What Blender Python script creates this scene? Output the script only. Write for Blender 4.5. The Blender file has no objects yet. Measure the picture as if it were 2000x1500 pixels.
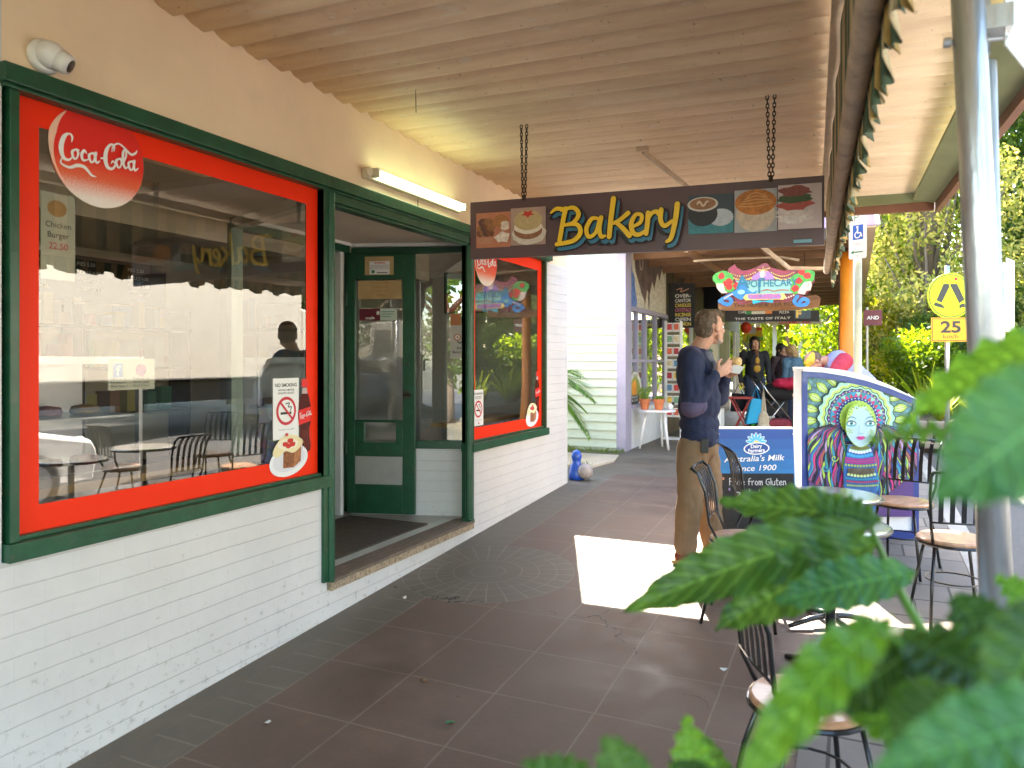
import bpy, bmesh, math, random
import numpy as np
from mathutils import Vector, Matrix, noise
R = math.radians; V = Vector; PI = math.pi
rnd = random.Random(11); nr = np.random.RandomState(5)
S = bpy.context.scene; COL = S.collection
CX, CZ, F = 2.82, 1.70, 1450.0            # camera x, height and focal length (in photo pixels)
def ray(px, py):
    r = (px - 1000) / F
    return V((r * .9085 - .4179, r * .4179 + .9085, (705 - py) / F))
def at(px, py, t): return V((CX, 0, CZ)) + ray(px, py) * t
def gz(y): return .05 * max(-6, min(y, 9.5))
def gp(x, y): return V((x, y, gz(y)))

# ---------------------------------------------------------------- materials
MATS = {}
def nodes(name):
    m = bpy.data.materials.new(name); m.use_nodes = True
    nt = m.node_tree; nt.nodes.clear()
    return m, nt, nt.nodes, nt.links
def _n(nt, typ, **kw):
    n = nt.nodes.new(typ)
    for k, v in kw.items():
        if k in n.inputs: n.inputs[k].default_value = v
        else: setattr(n, k, v)
    return n
def rgba(c): return (c[0], c[1], c[2], 1)
def M(name, col=(.5, .5, .5), rough=.6, metal=0, var=.12, vs=5, bump=0, bs=30, coat=0, stretch=None, emit=0, spec=.5, dirt=0):
    if name in MATS: return MATS[name]
    m, nt, N, L = nodes(name)
    out = _n(nt, 'ShaderNodeOutputMaterial'); p = _n(nt, 'ShaderNodeBsdfPrincipled')
    p.inputs['Roughness'].default_value = rough; p.inputs['Metallic'].default_value = metal
    p.inputs['Coat Weight'].default_value = coat; p.inputs['Specular IOR Level'].default_value = spec
    L.new(p.outputs[0], out.inputs[0])
    tc = _n(nt, 'ShaderNodeTexCoord'); src = tc.outputs['Object']
    if stretch:
        mp = _n(nt, 'ShaderNodeMapping'); mp.inputs['Scale'].default_value = stretch
        L.new(src, mp.inputs[0]); src = mp.outputs[0]
    if var or dirt:
        nz = _n(nt, 'ShaderNodeTexNoise'); nz.inputs['Scale'].default_value = vs; nz.inputs['Detail'].default_value = 5
        nz.inputs['Roughness'].default_value = .65
        L.new(src, nz.inputs['Vector'])
        cr = _n(nt, 'ShaderNodeValToRGB')
        a = cr.color_ramp.elements[0]; b = cr.color_ramp.elements[1]
        a.position = .3; b.position = .7
        a.color = rgba([max(0, c * (1 - var)) for c in col]); b.color = rgba([min(1, c * (1 + var)) for c in col])
        L.new(nz.outputs[0], cr.inputs[0]); csrc = cr.outputs[0]
        if dirt:
            n2 = _n(nt, 'ShaderNodeTexNoise'); n2.inputs['Scale'].default_value = vs * 3.1; n2.inputs['Detail'].default_value = 8
            L.new(src, n2.inputs['Vector'])
            mr = _n(nt, 'ShaderNodeMapRange'); mr.inputs[1].default_value = .58; mr.inputs[2].default_value = .75
            mr.inputs[3].default_value = 0; mr.inputs[4].default_value = dirt
            L.new(n2.outputs[0], mr.inputs[0])
            mx = _n(nt, 'ShaderNodeMix', data_type='RGBA'); mx.inputs[7].default_value = (.12, .1, .08, 1)
            L.new(mr.outputs[0], mx.inputs[0]); L.new(csrc, mx.inputs[6]); csrc = mx.outputs[2]
        L.new(csrc, p.inputs['Base Color'])
    else:
        p.inputs['Base Color'].default_value = rgba(col)
    if emit:
        p.inputs['Emission Color'].default_value = rgba(col); p.inputs['Emission Strength'].default_value = emit
    if bump:
        nb = _n(nt, 'ShaderNodeTexNoise'); nb.inputs['Scale'].default_value = bs; nb.inputs['Detail'].default_value = 4
        L.new(src, nb.inputs['Vector'])
        bp = _n(nt, 'ShaderNodeBump'); bp.inputs['Strength'].default_value = bump; bp.inputs['Distance'].default_value = .01
        L.new(nb.outputs[0], bp.inputs['Height']); L.new(bp.outputs[0], p.inputs['Normal'])
    MATS[name] = m
    return m
def leafmat(name, c1, c2, trans=.45, rough=.45, spec=.4, ctr=None):
    if name in MATS: return MATS[name]
    m, nt, N, L = nodes(name)
    out = _n(nt, 'ShaderNodeOutputMaterial'); p = _n(nt, 'ShaderNodeBsdfPrincipled'); tr = _n(nt, 'ShaderNodeBsdfTranslucent')
    mx = _n(nt, 'ShaderNodeMixShader'); mx.inputs[0].default_value = trans
    g = _n(nt, 'ShaderNodeNewGeometry'); cr = _n(nt, 'ShaderNodeValToRGB')
    tc = _n(nt, 'ShaderNodeTexCoord'); nz = _n(nt, 'ShaderNodeTexNoise'); nz.inputs['Scale'].default_value = 1.3
    L.new(tc.outputs['Object'], nz.inputs['Vector'])
    ad = _n(nt, 'ShaderNodeMath', operation='MULTIPLY_ADD'); ad.inputs[1].default_value = .6
    L.new(g.outputs['Random Per Island'], ad.inputs[0])
    sb = _n(nt, 'ShaderNodeMath', operation='MULTIPLY'); sb.inputs[1].default_value = .45
    L.new(nz.outputs[0], sb.inputs[0]); L.new(sb.outputs[0], ad.inputs[2])
    cr.color_ramp.elements[0].color = rgba(c1); cr.color_ramp.elements[1].color = rgba(c2)
    cr.color_ramp.elements[0].position = .15; cr.color_ramp.elements[1].position = .85
    L.new(ad.outputs[0], cr.inputs[0])
    L.new(cr.outputs[0], p.inputs['Base Color'])
    hs = _n(nt, 'ShaderNodeHueSaturation'); hs.inputs['Value'].default_value = 1.6; hs.inputs['Saturation'].default_value = 1.1; hs.inputs['Hue'].default_value = .48
    L.new(cr.outputs[0], hs.inputs['Color']); L.new(hs.outputs[0], tr.inputs[0])
    p.inputs['Roughness'].default_value = rough; p.inputs['Specular IOR Level'].default_value = spec
    L.new(p.outputs[0], mx.inputs[1]); L.new(tr.outputs[0], mx.inputs[2]); L.new(mx.outputs[0], out.inputs[0])
    MATS[name] = m; return m
def glassmat(name='window_glass', base=.10, k=1.5, tint=(.92, .94, .92)):
    if name in MATS: return MATS[name]
    m, nt, N, L = nodes(name)
    out = _n(nt, 'ShaderNodeOutputMaterial'); t = _n(nt, 'ShaderNodeBsdfTransparent'); g = _n(nt, 'ShaderNodeBsdfGlossy')
    t.inputs[0].default_value = rgba(tint); g.inputs['Roughness'].default_value = .0; g.inputs[0].default_value = (1, 1, 1, 1)
    lw = _n(nt, 'ShaderNodeFresnel'); lw.inputs[0].default_value = 1.5
    ge = _n(nt, 'ShaderNodeNewGeometry')
    mt = _n(nt, 'ShaderNodeMath', operation='MULTIPLY_ADD'); mt.inputs[1].default_value = k; mt.inputs[2].default_value = base
    mt.use_clamp = True
    bf = _n(nt, 'ShaderNodeMix', data_type='FLOAT'); bf.inputs[3].default_value = .06
    L.new(ge.outputs['Backfacing'], bf.inputs[0]); L.new(lw.outputs[0], bf.inputs[2])
    L.new(bf.outputs[0], mt.inputs[0]); mx = _n(nt, 'ShaderNodeMixShader')
    L.new(mt.outputs[0], mx.inputs[0]); L.new(t.outputs[0], mx.inputs[1]); L.new(g.outputs[0], mx.inputs[2])
    L.new(mx.outputs[0], out.inputs[0]); MATS[name] = m; return m

# ---------------------------------------------------------------- objects
def tag(o, label=None, cat=None, group=None, kind=None):
    if label: o['label'] = label
    if cat: o['category'] = cat
    if group: o['group'] = group
    if kind: o['kind'] = kind
    return o
def thing(name, label, cat, loc=(0, 0, 0), rz=0, group=None):
    o = bpy.data.objects.new(name, None); o.empty_display_size = .1; COL.objects.link(o)
    o.location = loc; o.rotation_euler = (0, 0, rz)
    return tag(o, label, cat, group)
def copy_tree(o, parent=None):
    c = o.copy(); COL.objects.link(c); c.parent = parent
    for ch in list(o.children): copy_tree(ch, c)
    return c
def link(name, me, parent=None, smooth=False):
    o = bpy.data.objects.new(name, me); COL.objects.link(o); o.parent = parent
    if smooth:
        for p in me.polygons: p.use_smooth = True
    return o
class MB:
    def __init__(s): s.v = []; s.f = []; s.m = []; s.mi = 0
    def add(s, vs, fs, mi=None):
        b = len(s.v); s.v += [tuple(p) for p in vs]
        for f in fs: s.f.append([b + i for i in f]); s.m.append(s.mi if mi is None else mi)
        return s
    def box(s, a, b, mi=None, mat=None):
        x0, y0, z0 = a; x1, y1, z1 = b
        vs = [V(p) for p in ((x0,y0,z0),(x1,y0,z0),(x1,y1,z0),(x0,y1,z0),(x0,y0,z1),(x1,y0,z1),(x1,y1,z1),(x0,y1,z1))]
        if mat: vs = [mat @ p for p in vs]
        return s.add(vs, [(3,2,1,0),(4,5,6,7),(0,1,5,4),(1,2,6,5),(2,3,7,6),(3,0,4,7)], mi)
    def beam(s, p, q, w, h, mi=None, up=V((0, 0, 1))):
        p = V(p); q = V(q); d = (q - p).normalized(); r = d.cross(up)
        if r.length < 1e-4: r = V((1, 0, 0))
        r.normalize(); u = r.cross(d)
        vs = [e + r * (a * w / 2) + u * (b * h / 2) for e in (p, q) for a, b in ((-1,-1),(1,-1),(1,1),(-1,1))]
        return s.add(vs, [(0,1,2,3),(7,6,5,4),(0,4,5,1),(1,5,6,2),(2,6,7,3),(3,7,4,0)], mi)
    def tube(s, pts, r, n=8, mi=None, caps=True, flat=1.0):
        pts = [V(p) for p in pts]; k = len(pts)
        rs = r if isinstance(r, (list, tuple)) else [r] * k
        prev = None; rings = []
        for i, p in enumerate(pts):
            d = (pts[min(i + 1, k - 1)] - pts[max(i - 1, 0)]).normalized()
            if prev is None:
                a = V((0, 0, 1)) if abs(d.z) < .9 else V((1, 0, 0)); u = d.cross(a).normalized()
            else:
                u = (prev - d * prev.dot(d)).normalized()
            prev = u; w = d.cross(u)
            rings.append([p + (u * math.cos(2*PI*j/n) + w * math.sin(2*PI*j/n) * flat) * rs[i] for j in range(n)])
        vs = [q for rg in rings for q in rg]; fs = []
        for i in range(k - 1):
            for j in range(n):
                a = i*n+j; b = i*n+(j+1) % n; fs.append((a, b, b+n, a+n))
        if caps: fs.append(tuple(range(n))[::-1]); fs.append(tuple(range((k-1)*n, k*n)))
        return s.add(vs, fs, mi)
    def lathe(s, prof, c=(0, 0, 0), n=24, mi=None, mat=None):
        c = V(c); vs = []; fs = []
        for r, z in prof:
            for j in range(n):
                p = V((r*math.cos(2*PI*j/n), r*math.sin(2*PI*j/n), z))
                vs.append((mat @ p if mat else p) + c)
        for i in range(len(prof) - 1):
            for j in range(n):
                a = i*n+j; b = i*n+(j+1) % n; fs.append((a, b, b+n, a+n))
        fs.append(tuple(range(n))[::-1]); fs.append(tuple(range((len(prof)-1)*n, len(prof)*n)))
        return s.add(vs, fs, mi)
    def prism(s, poly, o, u, v, th, mi=None):
        """polygon (2D, counter-clockwise) in the plane o+u*a+v*b, thickened by th against the normal u x v"""
        o, u, v = V(o), V(u), V(v); nn = u.cross(v).normalized(); k = len(poly)
        fr = [o + u*a + v*b for a, b in poly]; bk = [p - nn * th for p in fr]
        fs = [tuple(range(k)), tuple(range(2*k-1, k-1, -1))]
        for i in range(k):
            j = (i+1) % k; fs.append((i, i+k, j+k, j))
        return s.add(fr + bk, fs, mi)
    def sphere(s, c, r, n=12, m=8, mi=None, sc=(1, 1, 1), mat=None):
        c = V(c); vs = []; fs = []
        for i in range(m + 1):
            th = PI * i / m
            for j in range(n):
                p = V((r*sc[0]*math.sin(th)*math.cos(2*PI*j/n), r*sc[1]*math.sin(th)*math.sin(2*PI*j/n), -r*sc[2]*math.cos(th)))
                vs.append((mat @ p if mat else p) + c)
        for i in range(m):
            for j in range(n):
                a = i*n+j; b = i*n+(j+1) % n; fs.append((a, b, b+n, a+n))
        return s.add(vs, fs, mi)
    def build(s, name, mats, parent=None, smooth=False, bevel=0, label=None):
        me = bpy.data.meshes.new(name); me.from_pydata(s.v, [], s.f)
        if not isinstance(mats, (list, tuple)): mats = [mats]
        for m in mats: me.materials.append(m)
        me.polygons.foreach_set('material_index', s.m)
        if smooth: me.polygons.foreach_set('use_smooth', [True] * len(s.f))
        me.validate(); me.update()
        o = link(name, me, parent)
        if bevel:
            b = o.modifiers.new('bevel', 'BEVEL'); b.width = bevel; b.segments = 2; b.limit_method = 'ANGLE'
        if label: o['label'] = label
        return o

# ---------------------------------------------------------------- flat artwork on signs (real flat things)
_tc = {}
def text2d(body, bold=0, shear=0):
    k = (body, bold, shear)
    if k in _tc: return _tc[k]
    cu = bpy.data.curves.new('t', 'FONT'); cu.body = body; cu.size = 1; cu.offset = bold; cu.shear = shear; cu.resolution_u = 4
    ob = bpy.data.objects.new('t', cu); COL.objects.link(ob)
    dg = bpy.context.evaluated_depsgraph_get(); me = ob.evaluated_get(dg).to_mesh()
    vs = [(v.co.x, v.co.y) for v in me.vertices]; fs = [list(p.vertices) for p in me.polygons]
    ob.evaluated_get(dg).to_mesh_clear(); bpy.data.objects.remove(ob); bpy.data.curves.remove(cu)
    _tc[k] = (vs, fs); return _tc[k]
def smooth_line(pts, k=8, closed=False):
    out = []; n = len(pts)
    rng = range(n) if closed else range(n - 1)
    for i in rng:
        if closed: p0, p1, p2, p3 = pts[(i-1) % n], pts[i], pts[(i+1) % n], pts[(i+2) % n]
        else: p0, p1, p2, p3 = pts[max(i-1, 0)], pts[i], pts[i+1], pts[min(i+2, n-1)]
        for j in range(k):
            t = j / k
            out.append(tuple(.5*((2*p1[d]) + (-p0[d]+p2[d])*t + (2*p0[d]-5*p1[d]+4*p2[d]-p3[d])*t*t + (-p0[d]+3*p1[d]-3*p2[d]+p3[d])*t**3) for d in range(len(p1))))
    if not closed: out.append(tuple(pts[-1]))
    return out
def blob(cx, cy, rx, ry=None, n=20, jit=0, rot=0, a0=0, a1=360):
    ry = rx if ry is None else ry; out = []
    for i in range(n if a1 - a0 >= 360 else n + 1):
        a = R(a0 + (a1 - a0) * i / n); k = 1 + rnd.uniform(-jit, jit)
        x, y = rx*k*math.cos(a), ry*k*math.sin(a)
        out.append((cx + x*math.cos(rot) - y*math.sin(rot), cy + x*math.sin(rot) + y*math.cos(rot)))
    return out
class Art:
    def __init__(s, o, u, v, step=.0004):
        s.o, s.u, s.v = V(o), V(u), V(v); s.n = s.u.cross(s.v).normalized(); s.mb = MB(); s.mats = []; s.h = 0.0; s.step = step
    def mi(s, m):
        if m not in s.mats: s.mats.append(m)
        return s.mats.index(m)
    def P(s, p, dz=0): return s.o + s.u*p[0] + s.v*p[1] + s.n*(s.h + dz)
    def poly(s, pts, m):
        s.h += s.step; a = sum(pts[i][0]*pts[(i+1) % len(pts)][1] - pts[(i+1) % len(pts)][0]*pts[i][1] for i in range(len(pts)))
        if a < 0: pts = pts[::-1]
        s.mb.add([s.P(p) for p in pts], [tuple(range(len(pts)))], s.mi(m)); return s
    def rect(s, x0, y0, x1, y1, m): return s.poly([(x0, y0), (x1, y0), (x1, y1), (x0, y1)], m)
    def text(s, body, x, y, h, m, al='l', bold=0, shear=0, xs=1, rot=0, w=None, mirror=False):
        vs, fs = text2d(body, bold, shear); s.h += s.step; k = h / .69
        x0 = min(v[0] for v in vs); x1 = max(v[0] for v in vs)
        if w: xs = w / ((x1 - x0) * k)
        ox = {'l': x0, 'c': (x0+x1)/2, 'r': x1}[al]; c, si = math.cos(rot), math.sin(rot); q = []
        for a, b in vs:
            a = (a - ox)*k*xs; b = b*k
            if mirror: a = -a
            q.append(s.P((x + a*c - b*si, y + a*si + b*c)))
        s.mb.add(q, fs, s.mi(m)); return s
    def stroke(s, pts, w, m, k=8, closed=False, nib=None):
        """brush stroke; w = width, list of widths or a nib angle for pen-like lettering"""
        s.h += s.step; L = smooth_line(pts, k, closed)
        if closed: L.append(L[0])
        n = len(L); vs = []; fs = []
        for i, p in enumerate(L):
            a, b = L[max(i-1, 0)], L[min(i+1, n-1)]
            dx, dy = b[0]-a[0], b[1]-a[1]; d = math.hypot(dx, dy) or 1; nx, ny = -dy/d, dx/d
            if isinstance(w, (list, tuple)):
                t = i/(n-1)*(len(w)-1); j = min(int(t), len(w)-2); ww = w[j] + (w[j+1]-w[j])*(t-j)
            else: ww = w
            if nib is not None: ww *= .28 + .72*abs(math.sin(math.atan2(dy, dx) - nib))
            dz = i/n*s.step*.8
            vs.append(s.P((p[0]+nx*ww/2, p[1]+ny*ww/2), dz)); vs.append(s.P((p[0]-nx*ww/2, p[1]-ny*ww/2), dz))
        for i in range(n-1): fs.append((2*i+1, 2*i+3, 2*i+2, 2*i))
        s.mb.add(vs, fs, s.mi(m))
        if not closed:
            for e, j in ((L[0], 0), (L[-1], n-1)):
                r = (vs[2*j] - vs[2*j+1]).length/2; s.h += s.step*.1
                s.mb.add([s.P((e[0]+r*math.cos(t*PI/5), e[1]+r*math.sin(t*PI/5)), s.step*.85) for t in range(10)], [tuple(range(10))], s.mi(m))
        s.h += s.step; return s
    def build(s, name, parent=None, label=None): return s.mb.build(name, s.mats, parent, label=label)

# ---------------------------------------------------------------- soft bodies: joined volumes, one continuous skin
def body_mesh(prims, voxel=.008, smooth=4, fold=0, ff=9, fseed=0):
    """prims: ('c', p, q, r0, r1) tapered limb | ('s', centre, (rx,ry,rz), rotation) ellipsoid -> one continuous mesh"""
    mb = MB()
    for p in prims:
        if p[0] == 'c':
            a, b, r0, r1 = V(p[1]), V(p[2]), p[3], p[4]
            mb.sphere(a, r0, 14, 9); mb.sphere(b, r1, 14, 9)
            d = b - a
            if d.length > 1e-5: mb.tube([a, b], [r0, r1], 14)
        else:
            rot = p[3] if len(p) > 3 else None
            mb.sphere(p[1], 1, 18, 12, sc=p[2], mat=rot)
    me = bpy.data.meshes.new('b'); me.from_pydata(mb.v, [], mb.f); me.update()
    bm = bmesh.new(); bm.from_mesh(me); bmesh.ops.remove_doubles(bm, verts=bm.verts, dist=1e-6)
    bmesh.ops.recalc_face_normals(bm, faces=bm.faces); bm.to_mesh(me); bm.free()
    o = bpy.data.objects.new('b', me); COL.objects.link(o)
    r = o.modifiers.new('r', 'REMESH'); r.mode = 'VOXEL'; r.voxel_size = voxel; r.use_smooth_shade = True
    sm = o.modifiers.new('s', 'SMOOTH'); sm.factor = .5; sm.iterations = smooth
    dg = bpy.context.evaluated_depsgraph_get(); out = bpy.data.meshes.new_from_object(o.evaluated_get(dg))
    bpy.data.objects.remove(o); bpy.data.meshes.remove(me)
    if fold:
        n = len(out.vertices); co = np.empty(n*3); no = np.empty(n*3)
        out.vertices.foreach_get('co', co); out.vertices.foreach_get('normal', no)
        co = co.reshape(-1, 3); no = no.reshape(-1, 3)
        d = np.array([noise.noise(V((c[0]*ff, c[1]*ff, c[2]*ff*.55 + fseed))) * .7 + abs(noise.noise(V((c[0]*ff*2.2 + 5, c[1]*ff*2.2, c[2]*ff*1.5 + fseed)))) * .6 for c in co])
        co += no * (d * fold)[:, None]; out.vertices.foreach_set('co', co.ravel()); out.update()
    out.polygons.foreach_set('use_smooth', [True] * len(out.polygons))
    return out
def body(name, prims, mat, parent, voxel=.008, smooth=4, fold=0, ff=9, fseed=0, label=None):
    me = body_mesh(prims, voxel, smooth, fold, ff, fseed); me.name = name
    for m in (mat if isinstance(mat, (list, tuple)) else [mat]): me.materials.append(m)
    o = link(name, me, parent)
    if label: o['label'] = label
    return o

# ---------------------------------------------------------------- foliage
def quads(name, C, U, W, mat, parent=None):
    """leaf blades: centre C, half-length vector U, half-width vector W (numpy n x 3), each a folded pair of triangles"""
    n = len(C); up = np.cross(U, W); up /= (np.linalg.norm(up, axis=1)[:, None] + 1e-9)
    k = np.linalg.norm(W, axis=1)[:, None] * .35
    vs = np.stack([C - U, C + W - U*.15 + up*k, C + U, C - W - U*.15 + up*k], 1).reshape(-1, 3)
    me = bpy.data.meshes.new(name); me.vertices.add(4*n); me.vertices.foreach_set('co', vs.ravel())
    idx = np.arange(n)[:, None]*4 + np.array([[0, 1, 2, 0, 2, 3]]); me.loops.add(6*n); me.loops.foreach_set('vertex_index', idx.ravel())
    me.polygons.add(2*n); me.polygons.foreach_set('loop_start', np.arange(2*n)*3); me.polygons.foreach_set('loop_total', [3]*(2*n))
    me.materials.append(mat); me.update(calc_edges=True); me.validate()
    return link(name, me, parent)
def rdir(n):
    v = nr.normal(size=(n, 3)); return v/np.linalg.norm(v, axis=1)[:, None]
def clump_leaves(clumps, n, size, mat, name, parent, droop=.3):
    """clumps: (centre, (rx,ry,rz)); n leaves spread through the outer two thirds of the clumps' volume"""
    w = np.array([c[1][0]*c[1][1] + c[1][0]*c[1][2] for c in clumps]); w = w/w.sum(); C = []
    for (c, r), k in zip(clumps, (w*n).astype(int)+1):
        d = rdir(k); rad = nr.uniform(.25, 1, k)**.5; rad *= 1 + .18*nr.normal(size=k)*.6
        C.append(np.array(c) + d*rad[:, None]*np.array(r))
    C = np.concatenate(C); n = len(C)
    U = rdir(n); U[:, 2] -= droop; U /= np.linalg.norm(U, axis=1)[:, None]
    W = np.cross(U, rdir(n)); W /= np.linalg.norm(W, axis=1)[:, None]
    s = size*nr.uniform(.6, 1.35, n)[:, None]
    return quads(name, C, U*s, W*s*.45, mat, parent)
def tree(name, label, loc, height, spread, mat, bark, n=9000, size=.09, clumps=14, trunk=.16, base=.3, group=None, cat='tree', flat=.8):
    t = thing(name, label, cat, loc, 0, group); rr = random.Random(hash(label) % 9999 if False else len(label)*7 + int(height*10))
    tr = MB(); hb = height*base; cl = []
    top = V((rr.uniform(-.1, .1)*spread, rr.uniform(-.1, .1)*spread, height*.72))
    tr.tube([V((0, 0, -.2)), V((.03, .02, hb*.6)), V((top.x*.3, top.y*.3, hb*1.3)), top], [trunk*1.25, trunk, trunk*.8, trunk*.3], 10)
    for i in range(clumps):
        a = i*2.4 + rr.uniform(-.3, .3); q = (i + .5)/clumps; z = height*(base + (.96 - base)*q)
        rad = spread*math.sin(PI*min(1, .18 + .72*q))*rr.uniform(.35, .85)
        c = V((rad*math.cos(a), rad*math.sin(a), z)); k = spread*rr.uniform(.26, .46)
        cl.append((tuple(c), (k, k, k*flat*rr.uniform(.7, 1.1))))
        s0 = V((top.x*.3, top.y*.3, hb*1.1 + (z - hb)*.35)); mid = (s0 + c)/2 + V((0, 0, -.08*height*rr.random()))
        tr.tube([s0, mid, c], [trunk*.38, trunk*.24, trunk*.07], 6)
    tr.build('trunk', bark, t, smooth=True)
    clump_leaves(cl, n, size, mat, 'crown', t)
    return t
TUBE = 1.1
# ================================================================ camera, world, sun
cam = bpy.data.cameras.new('camera'); camo = bpy.data.objects.new('camera', cam); COL.objects.link(camo)
camo.location = (CX, 0, CZ); camo.rotation_euler = (R(90), 0, math.atan2(.4179, .9085))
cam.lens = F/2000*36; cam.sensor_width = 36; cam.shift_y = -45/2000; cam.clip_end = 800; cam.clip_start = .05
cam.dof.use_dof = True; cam.dof.focus_distance = 5.4; cam.dof.aperture_fstop = cam.lens/1000/.0085
S.camera = camo
AZ, EL = math.atan2(-.377, .926), R(41.4)
w = bpy.data.worlds.new('World'); S.world = w; w.use_nodes = True
nt = w.node_tree; bg = nt.nodes['Background']; sky = nt.nodes.new('ShaderNodeTexSky'); sky.sky_type = 'NISHITA'
sky.sun_disc = False; sky.sun_elevation = EL; sky.sun_rotation = AZ; sky.air_density = 1.2; sky.dust_density = 1.5
nt.links.new(sky.outputs[0], bg.inputs[0]); bg.inputs[1].default_value = .15
sl = bpy.data.lights.new('sun', 'SUN'); sl.energy = 5; sl.angle = R(.5); sl.color = (1, .90, .74)
so = bpy.data.objects.new('sun', sl); COL.objects.link(so)
sd = V((math.sin(AZ)*math.cos(EL), math.cos(AZ)*math.cos(EL), math.sin(EL)))
so.rotation_euler = sd.to_track_quat('Z', 'Y').to_euler(); so.location = (0, 20, 20)
S.view_settings.view_transform = 'Standard'; S.view_settings.look = 'None'; S.view_settings.exposure = EXPOSURE = 3.38
S.cycles.max_bounces = 10; S.cycles.transparent_max_bounces = 12; S.cycles.glossy_bounces = 4; S.cycles.diffuse_bounces = 6
S.cycles.use_denoising = True; S.cycles.sample_clamp_indirect = 6; S.cycles.caustics_reflective = False

# ================================================================ ground
def pavemat():
    m, nt, N, L = nodes('pavement_concrete')
    out = _n(nt, 'ShaderNodeOutputMaterial'); p = _n(nt, 'ShaderNodeBsdfPrincipled'); L.new(p.outputs[0], out.inputs[0])
    tc = _n(nt, 'ShaderNodeTexCoord'); sp = _n(nt, 'ShaderNodeSeparateXYZ'); L.new(tc.outputs['Object'], sp.inputs[0])
    # slight wobble so that the joints are not ruler straight
    wz = _n(nt, 'ShaderNodeTexNoise', Scale=1.7); L.new(tc.outputs['Object'], wz.inputs['Vector'])
    wf = _n(nt, 'ShaderNodeTexNoise', Scale=14.0); L.new(tc.outputs['Object'], wf.inputs['Vector'])
    def mth(op, a, b=None, c=None, clamp=False):
        n = _n(nt, 'ShaderNodeMath', operation=op); n.use_clamp = clamp
        for i, q in enumerate((a, b, c)):
            if q is None: continue
            if isinstance(q, (int, float)): n.inputs[i].default_value = q
            else: L.new(q, n.inputs[i])
        return n.outputs[0]
    wob = mth('ADD', mth('MULTIPLY', mth('SUBTRACT', wz.outputs[0], .5), .03), mth('MULTIPLY', mth('SUBTRACT', wf.outputs[0], .5), .006))
    X = mth('ADD', sp.outputs[0], wob); Y = mth('ADD', sp.outputs[1], wob)
    def joints(c, off, pitch, w):
        f = mth('FRACT', mth('DIVIDE', mth('SUBTRACT', c, off), pitch)); d = mth('MULTIPLY', mth('MINIMUM', f, mth('SUBTRACT', 1.0, f)), pitch)
        return mth('LESS_THAN', d, w)
    # polar motif in front of the door
    dx = mth('SUBTRACT', X, .50); dy = mth('SUBTRACT', Y, 4.64)
    rad = mth('SQRT', mth('ADD', mth('MULTIPLY', dx, dx), mth('MULTIPLY', dy, dy)))
    ang = mth('ARCTAN2', dy, dx); inc = mth('LESS_THAN', rad, .60)
    rings = joints(rad, 0.0, .12, .004); spokes = joints(ang, 0.0, .2244, .012)
    circ = mth('MAXIMUM', mth('MAXIMUM', rings, mth('MULTIPLY', spokes, mth('GREATER_THAN', rad, .24))), mth('LESS_THAN', mth('ABSOLUTE', mth('SUBTRACT', rad, .6)), .006))
    band = mth('MULTIPLY', mth('GREATER_THAN', X, .125), mth('LESS_THAN', X, .36)); edge = mth('LESS_THAN', X, .36)
    big = mth('MAXIMUM', joints(X, .36, .475, .0045), joints(Y, 2.63, .475, .0045))
    bandj = mth('MAXIMUM', joints(Y, 0.0, .172, .0045), joints(X, .1225, .2375, .0045))
    line = mth('ADD', mth('MULTIPLY', band, bandj), mth('MULTIPLY', mth('SUBTRACT', 1.0, edge), big), clamp=True)
    near = mth('LESS_THAN', Y, 8.2)
    line = mth('ADD', mth('MULTIPLY', mth('SUBTRACT', 1.0, inc), line), mth('MULTIPLY', inc, circ), clamp=True)
    grey = mth('MAXIMUM', mth('MAXIMUM', inc, edge), mth('SUBTRACT', 1.0, near))
    line = mth('MULTIPLY', line, near)
    n1 = _n(nt, 'ShaderNodeTexNoise', Scale=2.6, Detail=10.0, Roughness=.78); L.new(tc.outputs['Object'], n1.inputs['Vector'])
    n2 = _n(nt, 'ShaderNodeTexNoise', Scale=70.0, Detail=3.0); L.new(tc.outputs['Object'], n2.inputs['Vector'])
    cA = _n(nt, 'ShaderNodeValToRGB'); L.new(n1.outputs[0], cA.inputs[0]); cA.color_ramp.elements[0].color = (.080, .050, .037, 1); cA.color_ramp.elements[1].color = (.175, .115, .084, 1)
    cA.color_ramp.elements[0].position = .3; cA.color_ramp.elements[1].position = .72
    cB = _n(nt, 'ShaderNodeValToRGB'); L.new(n1.outputs[0], cB.inputs[0]); cB.color_ramp.elements[0].color = (.078, .064, .049, 1); cB.color_ramp.elements[1].color = (.17, .142, .11, 1)
    cB.color_ramp.elements[0].position = .3; cB.color_ramp.elements[1].position = .72
    mx = _n(nt, 'ShaderNodeMix', data_type='RGBA'); L.new(grey, mx.inputs[0]); L.new(cA.outputs[0], mx.inputs[6]); L.new(cB.outputs[0], mx.inputs[7])
    # trodden light speckle and gum spots
    vo = _n(nt, 'ShaderNodeTexVoronoi', Scale=5.0); L.new(tc.outputs['Object'], vo.inputs['Vector'])
    spot = mth('MULTIPLY', mth('LESS_THAN', vo.outputs['Distance'], .055), .35)
    mp = _n(nt, 'ShaderNodeMix', data_type='RGBA'); mp.inputs[7].default_value = (.06, .05, .045, 1); L.new(spot, mp.inputs[0]); L.new(mx.outputs[2], mp.inputs[6])
    mj = _n(nt, 'ShaderNodeMix', data_type='RGBA'); mj.inputs[7].default_value = (.27, .225, .185, 1)
    fade = mth('MULTIPLY', line, mth('MULTIPLY', mth('POWER', n1.outputs[0], 1.6), 1.1))
    L.new(fade, mj.inputs[0]); L.new(mp.outputs[2], mj.inputs[6])
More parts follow.
